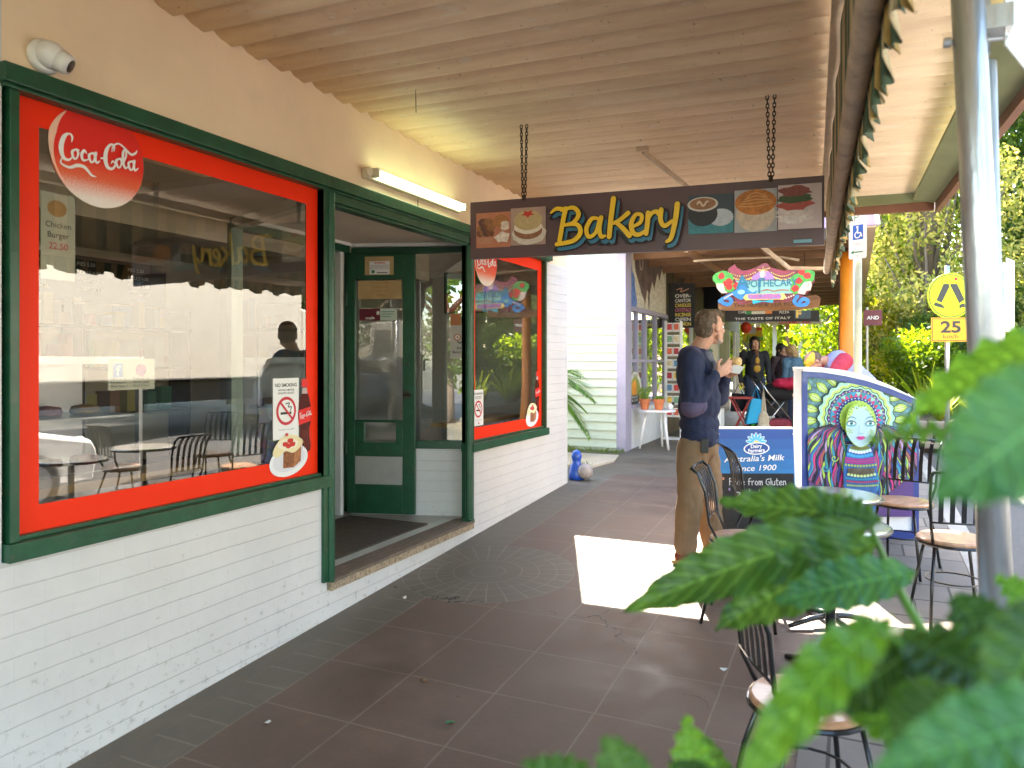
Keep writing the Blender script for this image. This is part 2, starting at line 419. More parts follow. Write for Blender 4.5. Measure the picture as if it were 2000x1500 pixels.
    # wandering crack lines
    cv = _n(nt, 'ShaderNodeTexVoronoi', Scale=.42, feature='DISTANCE_TO_EDGE'); 
    va = _n(nt, 'ShaderNodeVectorMath', operation='ADD'); vs_ = _n(nt, 'ShaderNodeVectorMath', operation='SCALE'); vs_.inputs[3].default_value = .35
    n3 = _n(nt, 'ShaderNodeTexNoise', Scale=5.0, Detail=4.0); L.new(tc.outputs['Object'], n3.inputs['Vector']); L.new(n3.outputs['Color'], vs_.inputs[0])
    L.new(tc.outputs['Object'], va.inputs[0]); L.new(vs_.outputs[0], va.inputs[1]); L.new(va.outputs[0], cv.inputs['Vector'])
    crk = mth('MULTIPLY', mth('LESS_THAN', cv.outputs['Distance'], .0018), mth('GREATER_THAN', n1.outputs[0], .5))
    mc = _n(nt, 'ShaderNodeMix', data_type='RGBA'); mc.inputs[7].default_value = (.03, .025, .022, 1); L.new(crk, mc.inputs[0]); L.new(mj.outputs[2], mc.inputs[6])
    L.new(mc.outputs[2], p.inputs['Base Color'])
    rg = _n(nt, 'ShaderNodeMapRange'); rg.inputs[1].default_value = .3; rg.inputs[2].default_value = .7; rg.inputs[3].default_value = .42; rg.inputs[4].default_value = .8; L.new(n1.outputs[0], rg.inputs[0]); L.new(rg.outputs[0], p.inputs['Roughness']); p.inputs['Specular IOR Level'].default_value = .4
    hh = mth('SUBTRACT', mth('MULTIPLY', n2.outputs[0], .5), mth('ADD', line, crk))
    bp = _n(nt, 'ShaderNodeBump', Strength=.5, Distance=.004); L.new(hh, bp.inputs['Height']); L.new(bp.outputs[0], p.inputs['Normal'])
    MATS['pave'] = m; return m
PAVE = pavemat()
CONC = M('pale_concrete', (.42, .37, .31), .8, var=.15, vs=3, bump=.3, bs=60, dirt=.3)
ASPH = M('road_asphalt', (.085, .082, .08), .8, var=.2, vs=30, bump=.5, bs=160)
KERB = M('kerb_stone', (.3, .28, .25), .75, var=.15, vs=6, bump=.3, bs=50)
EARTH = M('garden_soil', (.09, .065, .045), .9, var=.3, vs=5, bump=.6, bs=20)
def sheet(name, xs, ys, dz, mat, kind='structure'):
    mb = MB()
    for i, y in enumerate(ys):
        x0, x1 = xs(y) if callable(xs) else xs
        mb.v += [(x0, y, gz(y) + dz), (x1, y, gz(y) + dz)]
        if i: mb.f.append([2*i-2, 2*i-1, 2*i+1, 2*i]); mb.m.append(0)
    o = mb.build(name, mat); o['kind'] = kind; return o
YS = [-14, -6, 0, 4, 9.5, 14, 20, 30]
KX = 3.52
sheet('pavement', (-.5, KX), [-6, 0, 4, 7.5, 9.5, 14, 20, 30], 0, PAVE)
sheet('ground', lambda y: (-250, 250), [-250, -6, 0, 4, 9.5, 40, 350], -.16, M('far_ground', (.16, .15, .11), .9, var=.3, vs=.3))
sheet('road', (KX + .14, 12.5), [-40, -6, 0, 4, 9.5, 14, 20, 80], -.13, ASPH)
k = MB()
ky = [-14, -6, 0, 4, 9.5, 14, 30]
for a, b in zip(ky, ky[1:]):
    z0, z1 = gz(a), gz(b)
    vs = [(KX, a, z0-.3), (KX+.14, a, z0-.3), (KX+.14, a, z0-.01), (KX+.11, a, z0+.006), (KX, a, z0+.006), (KX, b, z1-.3), (KX+.14, b, z1-.3), (KX+.14, b, z1-.01), (KX+.11, b, z1+.006), (KX, b, z1+.006)]
    k.add(vs, [(1,6,7,2), (2,7,8,3), (3,8,9,4), (4,9,5,0)])
k.build('kerb', KERB)['kind'] = 'structure'
# paver band along the kerb: joints laid as raised flagstones
def flagmat():
    m, nt, N, L = nodes('flagstones'); out = _n(nt, 'ShaderNodeOutputMaterial'); p = _n(nt, 'ShaderNodeBsdfPrincipled'); L.new(p.outputs[0], out.inputs[0])
    tc = _n(nt, 'ShaderNodeTexCoord'); br = _n(nt, 'ShaderNodeTexBrick'); L.new(tc.outputs['Object'], br.inputs['Vector'])
    br.inputs['Scale'].default_value = 1; br.inputs['Brick Width'].default_value = .42; br.inputs['Row Height'].default_value = .3; br.inputs['Mortar Size'].default_value = .008
    br.inputs['Color1'].default_value = (.17, .15, .13, 1); br.inputs['Color2'].default_value = (.24, .2, .165, 1); br.inputs['Mortar'].default_value = (.07, .06, .05, 1)
    nz = _n(nt, 'ShaderNodeTexNoise', Scale=9.0, Detail=6.0); L.new(tc.outputs['Object'], nz.inputs['Vector'])
    mx = _n(nt, 'ShaderNodeMix', data_type='RGBA', blend_type='MULTIPLY'); mx.inputs[0].default_value = .6; L.new(br.outputs[0], mx.inputs[6])
    cr = _n(nt, 'ShaderNodeValToRGB'); cr.color_ramp.elements[0].color = (.45, .45, .45, 1); L.new(nz.outputs[0], cr.inputs[0]); L.new(cr.outputs[0], mx.inputs[7]); L.new(mx.outputs[2], p.inputs['Base Color'])
    p.inputs['Roughness'].default_value = .8
    bp = _n(nt, 'ShaderNodeBump', Strength=.5, Distance=.005); L.new(br.outputs['Fac'], bp.inputs['Height']); bp.invert = True; L.new(bp.outputs[0], p.inputs['Normal']); return m
sheet('paver_strip', (2.62, KX - .004), [-6, 0, 4, 9.5, 14, 30], .004, flagmat())
# the lane between the two buildings
mb = MB(); mb.v = [(-7, 7.58, .37), (-.5, 7.58, .375), (-.5, 9.74, .472), (-7, 9.74, .46)]; mb.f = [[0, 1, 2, 3]]; mb.m = [0]
mb.build('lane_ground', M('lane_soil', (.16, .13, .09), .9, var=.3, vs=9, bump=.6, bs=30))['kind'] = 'structure'
mb = MB(); mb.add([(-3, 8.3, .46), (-.02, 8.42, .45), (.12, 8.9, .467), (.05, 9.35, .478), (-3, 9.3, .475), (-3, 8.3, .3), (-.02, 8.42, .3), (.12, 8.9, .3), (.05, 9.35, .3), (-3, 9.3, .3)],
    [(0,1,2,3,4), (0,5,6,1), (1,6,7,2), (2,7,8,3)]); mb.build('concrete_slab', M('bare_slab', (.5, .42, .33), .85, var=.12, vs=4, bump=.3))['kind'] = 'structure'
# grass tufts along the white boards
C = []; U = []
for i in range(1500):
    x = rnd.choice([rnd.uniform(-1.6, -.75), rnd.uniform(-1.6, .02)]); y = rnd.uniform(9.45, 9.72) if rnd.random() < .75 else rnd.uniform(8.15, 8.4)
    h = rnd.uniform(.02, .07) * (1.5 if x < -.7 else 1); C.append((x, y, .47 + h*.4)); U.append((rnd.uniform(-.5, .5)*h, rnd.uniform(-.5, .5)*h, h*.7))
C = np.array(C); U = np.array(U); W = np.cross(U, rdir(len(U))); W = W/np.linalg.norm(W, axis=1)[:, None]*.005
tag(quads('grass', C, U, W, leafmat('grass_blades', (.07, .12, .02), (.2, .26, .05))), 'tufts of green grass along the foot of the weatherboards', 'grass', kind='stuff')
# raised garden bed beyond the crossing
mb = MB(); mb.box((3.75, 12.6, .2), (9, 34, .78)); mb.build('garden_bed', EARTH)['kind'] = 'structure'
mb = MB(); mb.box((9, 20, .2), (20, 60, .5)); mb.build('far_lawn', M('lawn', (.12, .16, .05), .9, var=.3, vs=2))['kind'] = 'structure'
# ================================================================ bakery building
GREEN = M('green_gloss_paint', (.012, .075, .035), .32, var=.25, vs=7, bump=.2, bs=25, dirt=.35)
CREAM = M('cream_plaster', (.86, .67, .46), .75, var=.07, vs=1.6, bump=.15, bs=9, dirt=.06)
WHITE = M('white_gloss', (.78, .77, .74), .4, var=.04)
GLASS = glassmat()
RED = M('red_vinyl', (.93, .03, .002), .5, var=0, spec=.25)
STW = M('sticker_white', (.85, .84, .82), .4, var=0); STK = M('sticker_black', (.02, .02, .02), .4, var=0)
def brickmat(name, col, dirt=.38, bw=.23):
    m, nt, N, L = nodes(name); out = _n(nt, 'ShaderNodeOutputMaterial'); p = _n(nt, 'ShaderNodeBsdfPrincipled'); L.new(p.outputs[0], out.inputs[0])
    tc = _n(nt, 'ShaderNodeTexCoord'); sp = _n(nt, 'ShaderNodeSeparateXYZ'); cb = _n(nt, 'ShaderNodeCombineXYZ'); ad = _n(nt, 'ShaderNodeMath', operation='ADD')
    L.new(tc.outputs['Object'], sp.inputs[0]); L.new(sp.outputs[0], ad.inputs[0]); L.new(sp.outputs[1], ad.inputs[1]); L.new(ad.outputs[0], cb.inputs[0]); L.new(sp.outputs[2], cb.inputs[1])
    n0 = _n(nt, 'ShaderNodeTexNoise', Scale=6.0, Detail=4.0); L.new(tc.outputs['Object'], n0.inputs['Vector'])
    va = _n(nt, 'ShaderNodeVectorMath', operation='ADD'); vs_ = _n(nt, 'ShaderNodeVectorMath', operation='SCALE'); vs_.inputs[3].default_value = .008
    L.new(n0.outputs['Color'], vs_.inputs[0]); L.new(cb.outputs[0], va.inputs[0]); L.new(vs_.outputs[0], va.inputs[1])
    br = _n(nt, 'ShaderNodeTexBrick'); L.new(va.outputs[0], br.inputs['Vector']); br.inputs['Scale'].default_value = 1
    br.inputs['Brick Width'].default_value = bw; br.inputs['Row Height'].default_value = .086; br.inputs['Mortar Size'].default_value = .004; br.inputs['Mortar Smooth'].default_value = .6
    # upright joints are mostly filled with paint: courses read more strongly
    rw = _n(nt, 'ShaderNodeTexWave', wave_type='BANDS', bands_direction='Y', wave_profile='SAW'); 
    fr = _n(nt, 'ShaderNodeMath', operation='FRACT'); dv = _n(nt, 'ShaderNodeMath', operation='DIVIDE'); dv.inputs[1].default_value = .086
    s2 = _n(nt, 'ShaderNodeSeparateXYZ'); L.new(va.outputs[0], s2.inputs[0]); L.new(s2.outputs[1], dv.inputs[0]); L.new(dv.outputs[0], fr.inputs[0])
    rr_ = _n(nt, 'ShaderNodeMapRange'); rr_.inputs[1].default_value = .0; rr_.inputs[2].default_value = .08; rr_.inputs[3].default_value = 1; rr_.inputs[4].default_value = 0; L.new(fr.outputs[0], rr_.inputs[0])
    jn = _n(nt, 'ShaderNodeMath', operation='MULTIPLY_ADD'); jn.inputs[1].default_value = .10; L.new(br.outputs['Fac'], jn.inputs[0]); L.new(rr_.outputs[0], jn.inputs[2])
    n1 = _n(nt, 'ShaderNodeTexNoise', Scale=1.4, Detail=8.0, Roughness=.7); L.new(tc.outputs['Object'], n1.inputs['Vector'])
    cr = _n(nt, 'ShaderNodeValToRGB'); cr.color_ramp.elements[0].position = .3; cr.color_ramp.elements[1].position = .65
    cr.color_ramp.elements[0].color = rgba([c*.86 for c in col]); cr.color_ramp.elements[1].color = rgba(col); L.new(n1.outputs[0], cr.inputs[0])
    mj = _n(nt, 'ShaderNodeMix', data_type='RGBA'); mj.inputs[7].default_value = rgba([c*.5 for c in col]); mm = _n(nt, 'ShaderNodeMath', operation='MULTIPLY'); mm.inputs[1].default_value = .13
    L.new(jn.outputs[0], mm.inputs[0]); L.new(mm.outputs[0], mj.inputs[0]); L.new(cr.outputs[0], mj.inputs[6])
    # chips and splash-back grime low on the wall
    n2 = _n(nt, 'ShaderNodeTexNoise', Scale=22.0, Detail=6.0, Roughness=.7); L.new(tc.outputs['Object'], n2.inputs['Vector'])
    hz = _n(nt, 'ShaderNodeMapRange'); hz.inputs[1].default_value = .75; hz.inputs[2].default_value = .1; hz.inputs[3].default_value = 0; hz.inputs[4].default_value = .085; L.new(sp.outputs[2], hz.inputs[0])
    a2 = _n(nt, 'ShaderNodeMath', operation='ADD'); L.new(n2.outputs[0], a2.inputs[0]); L.new(hz.outputs[0], a2.inputs[1])
    mr = _n(nt, 'ShaderNodeMapRange'); mr.inputs[1].default_value = .63; mr.inputs[2].default_value = .72; mr.inputs[3].default_value = 0; mr.inputs[4].default_value = dirt; L.new(a2.outputs[0], mr.inputs[0])
    md = _n(nt, 'ShaderNodeMix', data_type='RGBA'); md.inputs[7].default_value = (.2, .17, .14, 1); L.new(mr.outputs[0], md.inputs[0]); L.new(mj.outputs[2], md.inputs[6]); L.new(md.outputs[2], p.inputs['Base Color'])
    p.inputs['Roughness'].default_value = .5
    h = _n(nt, 'ShaderNodeMath', operation='MULTIPLY_ADD'); h.inputs[1].default_value = .25; L.new(n2.outputs[0], h.inputs[0])
    iv = _n(nt, 'ShaderNodeMath', operation='SUBTRACT'); iv.inputs[0].default_value = 1; L.new(jn.outputs[0], iv.inputs[1]); L.new(iv.outputs[0], h.inputs[2])
    bp = _n(nt, 'ShaderNodeBump', Strength=.45, Distance=.005); L.new(h.outputs[0], bp.inputs['Height']); L.new(bp.outputs[0], p.inputs['Normal']); return m
BRICK = brickmat('white_painted_brick', (.70, .665, .65))
B = thing('bakery_building', 'cream and white painted brick bakery with green window frames and a corrugated verandah roof', 'building')
Y0, YA, YB, Y1 = 1.74, 3.50, 5.30, 7.57     # left window edge, doorway edges, far corner
mb = MB()
mb.box((-.16, -3, -.3), (0, YA+.02, .962)); mb.box((-.16, YA+.02, -.3), (0, YB+.02, .345)); mb.box((-.04, YB+.02, -.3), (0, YB+.40, .962)); mb.box((-.16, YB+.40, -.3), (0, Y1, .962))
mb.box((-.16, -3, .962), (0, 1.68, 3.5)); mb.box((-.16, 6.97, .962), (0, Y1, 2.70))
mb.box((-5, Y1-.16, -.3), (-.16, Y1, 3.5))
mb.build('brick_wall', BRICK, B)
mb = MB(); mb.box((-.16, 1.68, 2.785), (-.002, Y1, 3.55)); mb.box((-.16, 6.97, 2.70), (-.002, Y1, 2.785)); mb.build('plaster_wall', CREAM, B)
mb = MB(); mb.box((-5, -3, 3.5), (-.16, Y1, 3.56)); mb.build('roof', CREAM, B)
# head trim, doorway header, sill capping: green timber
mb = MB(); mb.box((-.1, 1.665, 2.715), (.045, 7.03, 2.785)); mb.box((-.1, 1.675, 2.700), (.028, 6.99, 2.715)); mb.box((-.06, YA+.06, 2.645), (.02, YB-.03, 2.700))
mb.box((-.075, YA+.06, 2.628), (.006, YB-.03, 2.645))
mb.build('head_trim', GREEN, B, bevel=.004)
mb = MB(); mb.box((-.12, YA-.03, .405), (.02, YA+.005, 2.70)); mb.tube([(.012, YA+.035, .40), (.012, YA+.035, 2.70)], .028, 12); mb.build('door_post', GREEN, B)
mb = MB(); mb.tube([(.0, YB-.0, .40), (.0, YB-.0, 2.63)], .03, 12); mb.box((-.08, YB+.025, .40), (.012, YB+.062, 2.70)); mb.box((-.05, YB-.03, .40), (.035, YB+.03, .425)); mb.build('door_post', GREEN, B)
# threshold: worn timber over pebbly stone
AGG = M('exposed_aggregate', (.36, .27, .18), .85, var=.55, vs=55, bump=1, bs=90)
mb = MB(); mb.box((-.14, YA+.03, .345), (.030, YB+.03, .392)); mb.build('threshold_stone', AGG, B)
mb = MB(); mb.box((-.14, YA+.03, .392), (.036, YB+.035, .412)); mb.build('threshold_timber', M('worn_timber', (.16, .115, .085), .75, var=.4, vs=12, stretch=(6, 1, 6), bump=.6, bs=30), B, bevel=.004)
TILE = M('floor_tile', (.42, .38, .33), .35, var=.1, vs=3)
mb = MB(); mb.box((-5, .2, .33), (-.14, Y1-.16, .40)); mb.build('shop_floor', TILE, B)
def edge_tiles():
    m = MB()
    for i in range(11): y = YA+.05+i*.16; m.box((-.25, y, .4), (-.145, y+.153, .404))
    return m
edge_tiles().build('floor_edging', M('pale_edge_tile', (.5, .5, .46), .3, var=.12, vs=8), B)

def plate(a, cx, cy, w, h):
    """cake on a white plate"""
    pl = M('plate_white', (.86, .84, .84), .3, var=0); ic = M('cake_icing', (.85, .72, .42), .5, var=.05); br = M('cake_brown', (.28, .1, .04), .7, var=.5, vs=60)
    a.poly(blob(cx, cy-.12*h, w*.5, h*.36, 26, rot=.12), pl); a.poly(blob(cx, cy-.1*h, w*.42, h*.27, 26, rot=.12), M('plate_inner', (.74, .72, .76), .3, var=0))
    a.poly([(cx-.16*w, cy-.28*h), (cx+.12*w, cy-.3*h), (cx+.3*w, cy-.18*h), (cx+.32*w, cy+.2*h), (cx-.15*w, cy+.12*h)], br)
    a.poly([(cx+.12*w, cy-.3*h), (cx+.3*w, cy-.18*h), (cx+.32*w, cy+.2*h), (cx+.13*w, cy+.1*h)], M('cake_side', (.42, .17, .07), .7, var=.5, vs=60))
    a.poly(smooth_line([(cx-.42*w, cy+.12*h), (cx-.3*w, cy-.02*h), (cx-.1*w, cy+.1*h), (cx+.1*w, cy+.04*h), (cx+.3*w, cy+.16*h), (cx+.36*w, cy+.3*h), (cx+.1*w, cy+.46*h), (cx-.2*w, cy+.42*h)], 4, True), ic)
    a.poly(blob(cx-.02*w, cy+.26*h, w*.26, h*.13, 16, .1), M('cake_cream', (.88, .8, .62), .5, var=0))
    for dx, dy in ((-.1, .26), (.02, .33), (.08, .24), (-.02, .22)): a.poly(blob(cx+dx*w, cy+dy*h, w*.08, h*.06, 8, .2), M('berry_red', (.6, .03, .02), .4, var=0))
def bottle(a, cx, y0, w, h):
    dk = M('cola_dark', (.09, .012, .01), .2, var=.3, vs=20); rd = M('label_red', (.78, .02, .02), .35, var=0)
    pr = [(.16, 0), (.4, .02), (.44, .08), (.36, .22), (.34, .3), (.46, .42), (.5, .52), (.46, .62), (.34, .74), (.2, .82), (.17, .88)]
    a.poly([(cx+q*w, y0+t*h) for q, t in pr] + [(cx-q*w, y0+t*h) for q, t in pr[::-1]], dk)
    a.poly([(cx-.16*w, y0+.88*h), (cx+.16*w, y0+.88*h), (cx+.2*w, y0+.8*h), (cx-.2*w, y0+.8*h)], M('bottle_neck', (.55, .42, .4), .2, var=0))
    a.poly([(cx-.22*w, y0+.89*h), (cx+.22*w, y0+.89*h), (cx+.22*w, y0+h), (cx-.22*w, y0+h)], rd)
    a.poly([(cx-.44*w, y0+.38*h), (cx+.44*w, y0+.42*h), (cx+.47*w, y0+.62*h), (cx-.45*w, y0+.58*h)], rd)
    cola(a, cx-.4*w, y0+.455*h, .82*w, STW, .12)
    for q in range(5): a.stroke([(cx-(.3-.02*q)*w+q*.13*w, y0+.06*h), (cx-(.26-.02*q)*w+q*.13*w, y0+.3*h)], .02*w, M('bottle_glint', (.4, .08, .06), .2, var=0))
def cola(a, x, y, w, m, rot=0):
    """flowing script wordmark in the style on the window stickers"""
    c, s_ = math.cos(rot), math.sin(rot); k = w/10.6
    def S_(pts, wd, **kw):
        q = [(x + (px*c - py*s_)*k, y + (px*s_ + py*c)*k) for px, py in pts]
        a.stroke(q, [t*k for t in wd] if isinstance(wd, (list, tuple)) else wd*k, m, k=6, **kw)
    def o_(cx, cy, r=.42): S_([(cx+.1, cy+r*1.25), (cx-r*.9, cy+.15), (cx-r*.5, cy-r*1.3), (cx+r*.35, cy-r*1.1), (cx+r*.85, cy+.2), (cx+.1, cy+r*1.25), (cx+r*1.2, cy+r*1.2)], [.16, .34, .3, .18, .3, .2, .12])
    # C with the long tail ribbon
    S_([(2.05, 3.15), (2.15, 3.75), (1.75, 4.0), (1.15, 3.5), (.75, 2.3), (.95, 1.2), (1.6, 1.0), (2.1, 1.5)], [.1, .3, .2, .5, .6, .45, .25, .1])
    S_([(.95, 1.25), (.6, .5), (1.6, .15), (2.6, .55), (3.5, .5), (4.3, -.25), (4.9, -.35)], [.1, .2, .3, .42, .4, .3, .06])
    o_(2.4, 1.85)
    S_([(3.75, 2.2), (3.5, 2.45), (3.15, 1.9), (3.3, 1.3), (3.85, 1.45), (4.1, 1.7)], [.2, .3, .38, .3, .15, .1])
    o_(4.45, 1.85); S_([(4.95, 2.45), (4.82, 1.7), (5.0, 1.3), (5.4, 1.6)], [.34, .34, .28, .1])
    S_([(5.55, 1.95), (5.95, 2.0)], [.2, .2])
    # second C, its crossing loop
    S_([(7.3, 3.1), (7.35, 3.75), (6.85, 3.8), (6.3, 3.0), (6.1, 1.9), (6.35, 1.05), (6.95, .95), (7.4, 1.5), (7.1, 1.9), (6.85, 1.55)], [.1, .3, .25, .48, .56, .5, .3, .22, .2, .1])
    S_([(7.0, 3.0), (7.2, 3.7), (7.9, 4.15), (8.6, 3.9), (9.6, 3.2), (10.3, 3.5), (10.5, 3.9)], [.1, .2, .2, .24, .32, .24, .06])
    o_(7.9, 1.85)
    S_([(8.45, 1.8), (8.9, 2.9), (8.85, 3.6), (8.5, 3.2), (8.45, 2.0), (8.7, 1.35), (9.1, 1.6)], [.12, .24, .2, .34, .36, .3, .1])
    o_(9.55, 1.85); S_([(10.0, 2.45), (9.88, 1.7), (10.05, 1.3), (10.5, 1.65)], [.34, .34, .28, .1])
def nosmoke(a, x0, y0, w, h, lines=True):
    a.rect(x0, y0, x0+w, y0+h, STW); a.text('NO SMOKING', x0+w/2, y0+h*.86, h*.055, STK, 'c', bold=.02, w=w*.84)
    if lines:
        a.text('WITHIN 4 METRES', x0+w/2, y0+h*.79, h*.03, STK, 'c', bold=.01, w=w*.62); a.text('OF ENTRY OR EXIT', x0+w/2, y0+h*.74, h*.03, STK, 'c', bold=.01, w=w*.62)
    cx, cy, r = x0+w/2, y0+h*.46, w*.32; rr_ = M('sign_red', (.6, .02, .04), .4, var=0)
    a.poly(blob(cx, cy, r*1.2, r*1.2, 28), rr_); a.poly(blob(cx, cy, r*.95, r*.95, 28), STW)
    a.rect(cx-r*.7, cy-r*.28, cx+r*.3, cy-r*.08, STK); a.rect(cx+r*.36, cy-r*.28, cx+r*.6, cy-r*.08, STK)
    a.stroke([(cx+r*.45, cy), (cx+r*.6, cy+r*.3), (cx+r*.2, cy+r*.35), (cx+r*.35, cy+r*.65), (cx-.1*r, cy+r*.6)], r*.09, STK)
    a.stroke([(cx-r*.7, cy+r*.7), (cx+r*.7, cy-r*.7)], r*.2, rr_, k=2)
    a.text('Penalties may apply', x0+w/2, y0+h*.15, h*.018, STK, 'c', w=w*.6)
    a.poly(blob(cx, y0+h*.07, w*.06, w*.05, 6), rr_)

def discmat():
    m, nt, N, L = nodes('button_disc'); out = _n(nt, 'ShaderNodeOutputMaterial'); p = _n(nt, 'ShaderNodeBsdfPrincipled'); L.new(p.outputs[0], out.inputs[0])
    tc = _n(nt, 'ShaderNodeTexCoord'); sp = _n(nt, 'ShaderNodeSeparateXYZ'); L.new(tc.outputs['Generated'], sp.inputs[0])
    n = _n(nt, 'ShaderNodeTexNoise', Scale=60.0, Detail=3.0); L.new(tc.outputs['Generated'], n.inputs['Vector'])
    ad = _n(nt, 'ShaderNodeMath', operation='MULTIPLY_ADD'); ad.inputs[1].default_value = .22; L.new(n.outputs[0], ad.inputs[0]); L.new(sp.outputs[2], ad.inputs[2])
    cr = _n(nt, 'ShaderNodeValToRGB'); e = cr.color_ramp.elements; e[0].position = .2; e[0].color = (.85, .74, .68, 1); e[1].position = .66; e[1].color = (.78, .02, .012, 1)
    q = e.new(.42); q.color = (.8, .13, .05, 1); L.new(ad.outputs[0], cr.inputs[0]); L.new(cr.outputs[0], p.inputs['Base Color']); p.inputs['Roughness'].default_value = .35; return m
DISC = discmat()
def shopwin(y0, y1, name, label, big):
    z0, z1 = 1.03, 2.70
    mb = MB(); g = .035
    mb.box((-.08, y0-g, z0), (.018, y0, z1)); mb.box((-.08, y1, z0), (.018, y1+g, z1))
    mb.box((-.08, y0-g-.015, z0-.068), (.04, y1+g+.015, z0)); mb.box((-.08, y0, z0), (.0, y1, z0+.018))
    wn = mb.build(name, GREEN, B, bevel=.003, label=label)
    mb = MB(); mb.add([(-.03, y0, z0), (-.03, y1, z0), (-.03, y1, z1), (-.03, y0, z1)], [(0, 1, 2, 3)]); mb.build('pane', GLASS, wn)
    b = .10; a = Art((-.0285, y0, z0+.018), (0, 1, 0), (0, 0, 1)); W, H = y1-y0, z1-z0-.018
    for q in ((0, 0, W, b), (0, H-b, W, H), (0, b, b, H-b), (W-b, b, W, H-b)):
        a.mb.add([a.P((q[0], q[1])), a.P((q[2], q[1])), a.P((q[2], q[3])), a.P((q[0], q[3]))], [(0, 1, 2, 3)], a.mi(RED))
    a.build('red_border', wn)
    cx = .35 if big else .30; r = .212; cy = H - .15
    a = Art((-.0265, y0, z0+.018), (0, 1, 0), (0, 0, 1))
    pts = [(cx+r*math.cos(t*PI/24), min(H-.001, cy+r*math.sin(t*PI/24))) for t in range(48)]
    a.poly(pts, DISC); a.stroke([(cx+(r-.008)*math.cos(t), cy+(r-.008)*math.sin(t)) for t in [R(q) for q in range(135, 235, 10)]], [.004, .03, .012, .002], M('disc_shine', (.9, .55, .4), .35, var=0), k=3)
    cola(a, cx-r*.88, cy-.085, r*1.74, STW, .05); a.build('disc_sticker', wn)
    a = Art((-.0262, y0, z0+.018), (0, 1, 0), (0, 0, 1)); bottle(a, W-.115, .13, .115, .42); a.build('bottle_sticker', wn)
    a = Art((-.0245, y0, z0+.018), (0, 1, 0), (0, 0, 1)); plate(a, W-.245, .13, .31, .24); a.build('cake_sticker', wn)
    return wn
W1 = shopwin(1.735, 3.47, 'shop_window', 'large green framed window with a red border, left of the door', True)
W2 = shopwin(5.36, 6.90, 'shop_window', 'green framed window with a red border, right of the door', False)
a = Art((-.0262, 0, 0), (0, 1, 0), (0, 0, 1)); nosmoke(a, 3.10, 1.27, .205, .335); a.build('no_smoking_sign', W1)
a = Art((-.0262, 0, 0), (0, 1, 0), (0, 0, 1)); nosmoke(a, 5.42, 1.16, .185, .3); a.build('no_smoking_sign', W2)
a = Art((-.034, 0, 0), (0, 1, 0), (0, 0, 1)); pap = M('faded_paper', (.62, .56, .42), .6, var=.08)
a.rect(2.13, 1.575, 2.36, 1.71, pap); a.rect(2.155, 1.63, 2.20, 1.69, M('social_blue', (.1, .22, .5), .5, var=0)); a.text('f', 2.168, 1.64, .04, STW, bold=.03)
a.poly(blob(2.29, 1.66, .028, .028, 10, .1), M('badge_purple', (.35, .1, .25), .5, var=0))
for i, (s1, s2) in enumerate((('Like us on', 'Follow us'), ('Facebook', 'Order your'), ('Shop Now 1', 'Birth Cakes'))):
    a.text(s1, 2.18, 1.62-i*.016, .009, STK, 'c', w=.075); a.text(s2, 2.29, 1.62-i*.016, .009, STK, 'c', w=.08)
a.build('paper_notice', W1)
a = Art((-.034, 0, 0), (0, 1, 0), (0, 0, 1)); a.rect(1.845, 2.02, 1.985, 2.36, M('menu_paper', (.5, .45, .34), .6, var=.1))
a.poly(blob(1.91, 2.3, .04, .033, 14), M('burger_tan', (.45, .24, .08), .6, var=.2)); a.text('Chicken', 1.915, 2.225, .022, STK, 'c'); a.text('Burger', 1.915, 2.185, .022, STK, 'c'); a.text('22.50', 1.915, 2.14, .025, M('sign_red'), 'c')
a.build('menu_sheet', W1)

def frame_mat(p, q):
    p, q = V(p), V(q); u = (q-p).normalized(); n = V((-u.y, u.x, 0)); return Matrix(((u.x, n.x, 0, p.x), (u.y, n.y, 0, p.y), (0, 0, 1, 0), (0, 0, 0, 1))), (q-p).length
MXR, SPL = frame_mat((-1.06, 5.16, 0), (-.045, 5.525, 0)); MXL, _l = frame_mat((-1.05, 3.92, 0), (-.05, YA+.02, 0))
# recess: ceiling, header beams, side light, far jambs
mb = MB(); mb.box((-1.2, YA-.4, 2.70), (-.1, YB+.2, 2.74)); mb.build('recess_ceiling', M('recess_plaster', (.62, .55, .45), .7, var=.05), B)
mb = MB(); mb.box((-1.15, YA+.4, 2.62), (-1.07, 5.16, 2.70)); mb.box((0, 0, 2.61), (SPL, .06, 2.66), None, MXR); mb.box((-.06, .0, .42), (.0, .1, 2.62), None, MXR); mb.box((0.0, -.01, .962), (SPL, .07, 1.03), None, MXR)
mb.build('recess_frame', GREEN, B, bevel=.003)
mb = MB(); mb.box((0, -.03, 2.665), (SPL, .04, 2.695), None, MXR); mb.box((-1.06, YA+.4, 2.672), (-1.035, 5.13, 2.698)); mb.box((-1.18, YB-.23, .40), (-1.10, YB-.19, 2.62)); mb.box((-2.2, YB-.19, .40), (-1.18, YB-.16, .52)); mb.build('white_architrave', WHITE, B)
SL = MB(); SL.add([MXR @ V(p) for p in ((0, .03, 1.03), (SPL, .03, 1.03), (SPL, .03, 2.61), (0, .03, 2.61))], [(0, 1, 2, 3)]); SL.build('side_light', GLASS, B)
mb = MB(); mb.box((0, -.09, .40), (1.06, -.01, .962), None, MXL); mb.build('recess_brick', BRICK, B); mb = MB(); mb.box((0, .0, .33), (SPL, .06, .962), None, MXR); mb.build('recess_brick', BRICK, B)
mb = MB(); mb.box((0, -.09, .962), (1.06, -.0, 1.02), None, MXL); mb.box((-.07, -.08, .40), (.0, .0, 2.66), None, MXL); mb.box((0, -.08, 2.62), (1.06, .0, 2.68), None, MXL); mb.build('recess_sill', M('pale_green_paint', (.3, .36, .28), .4, var=.1), B)
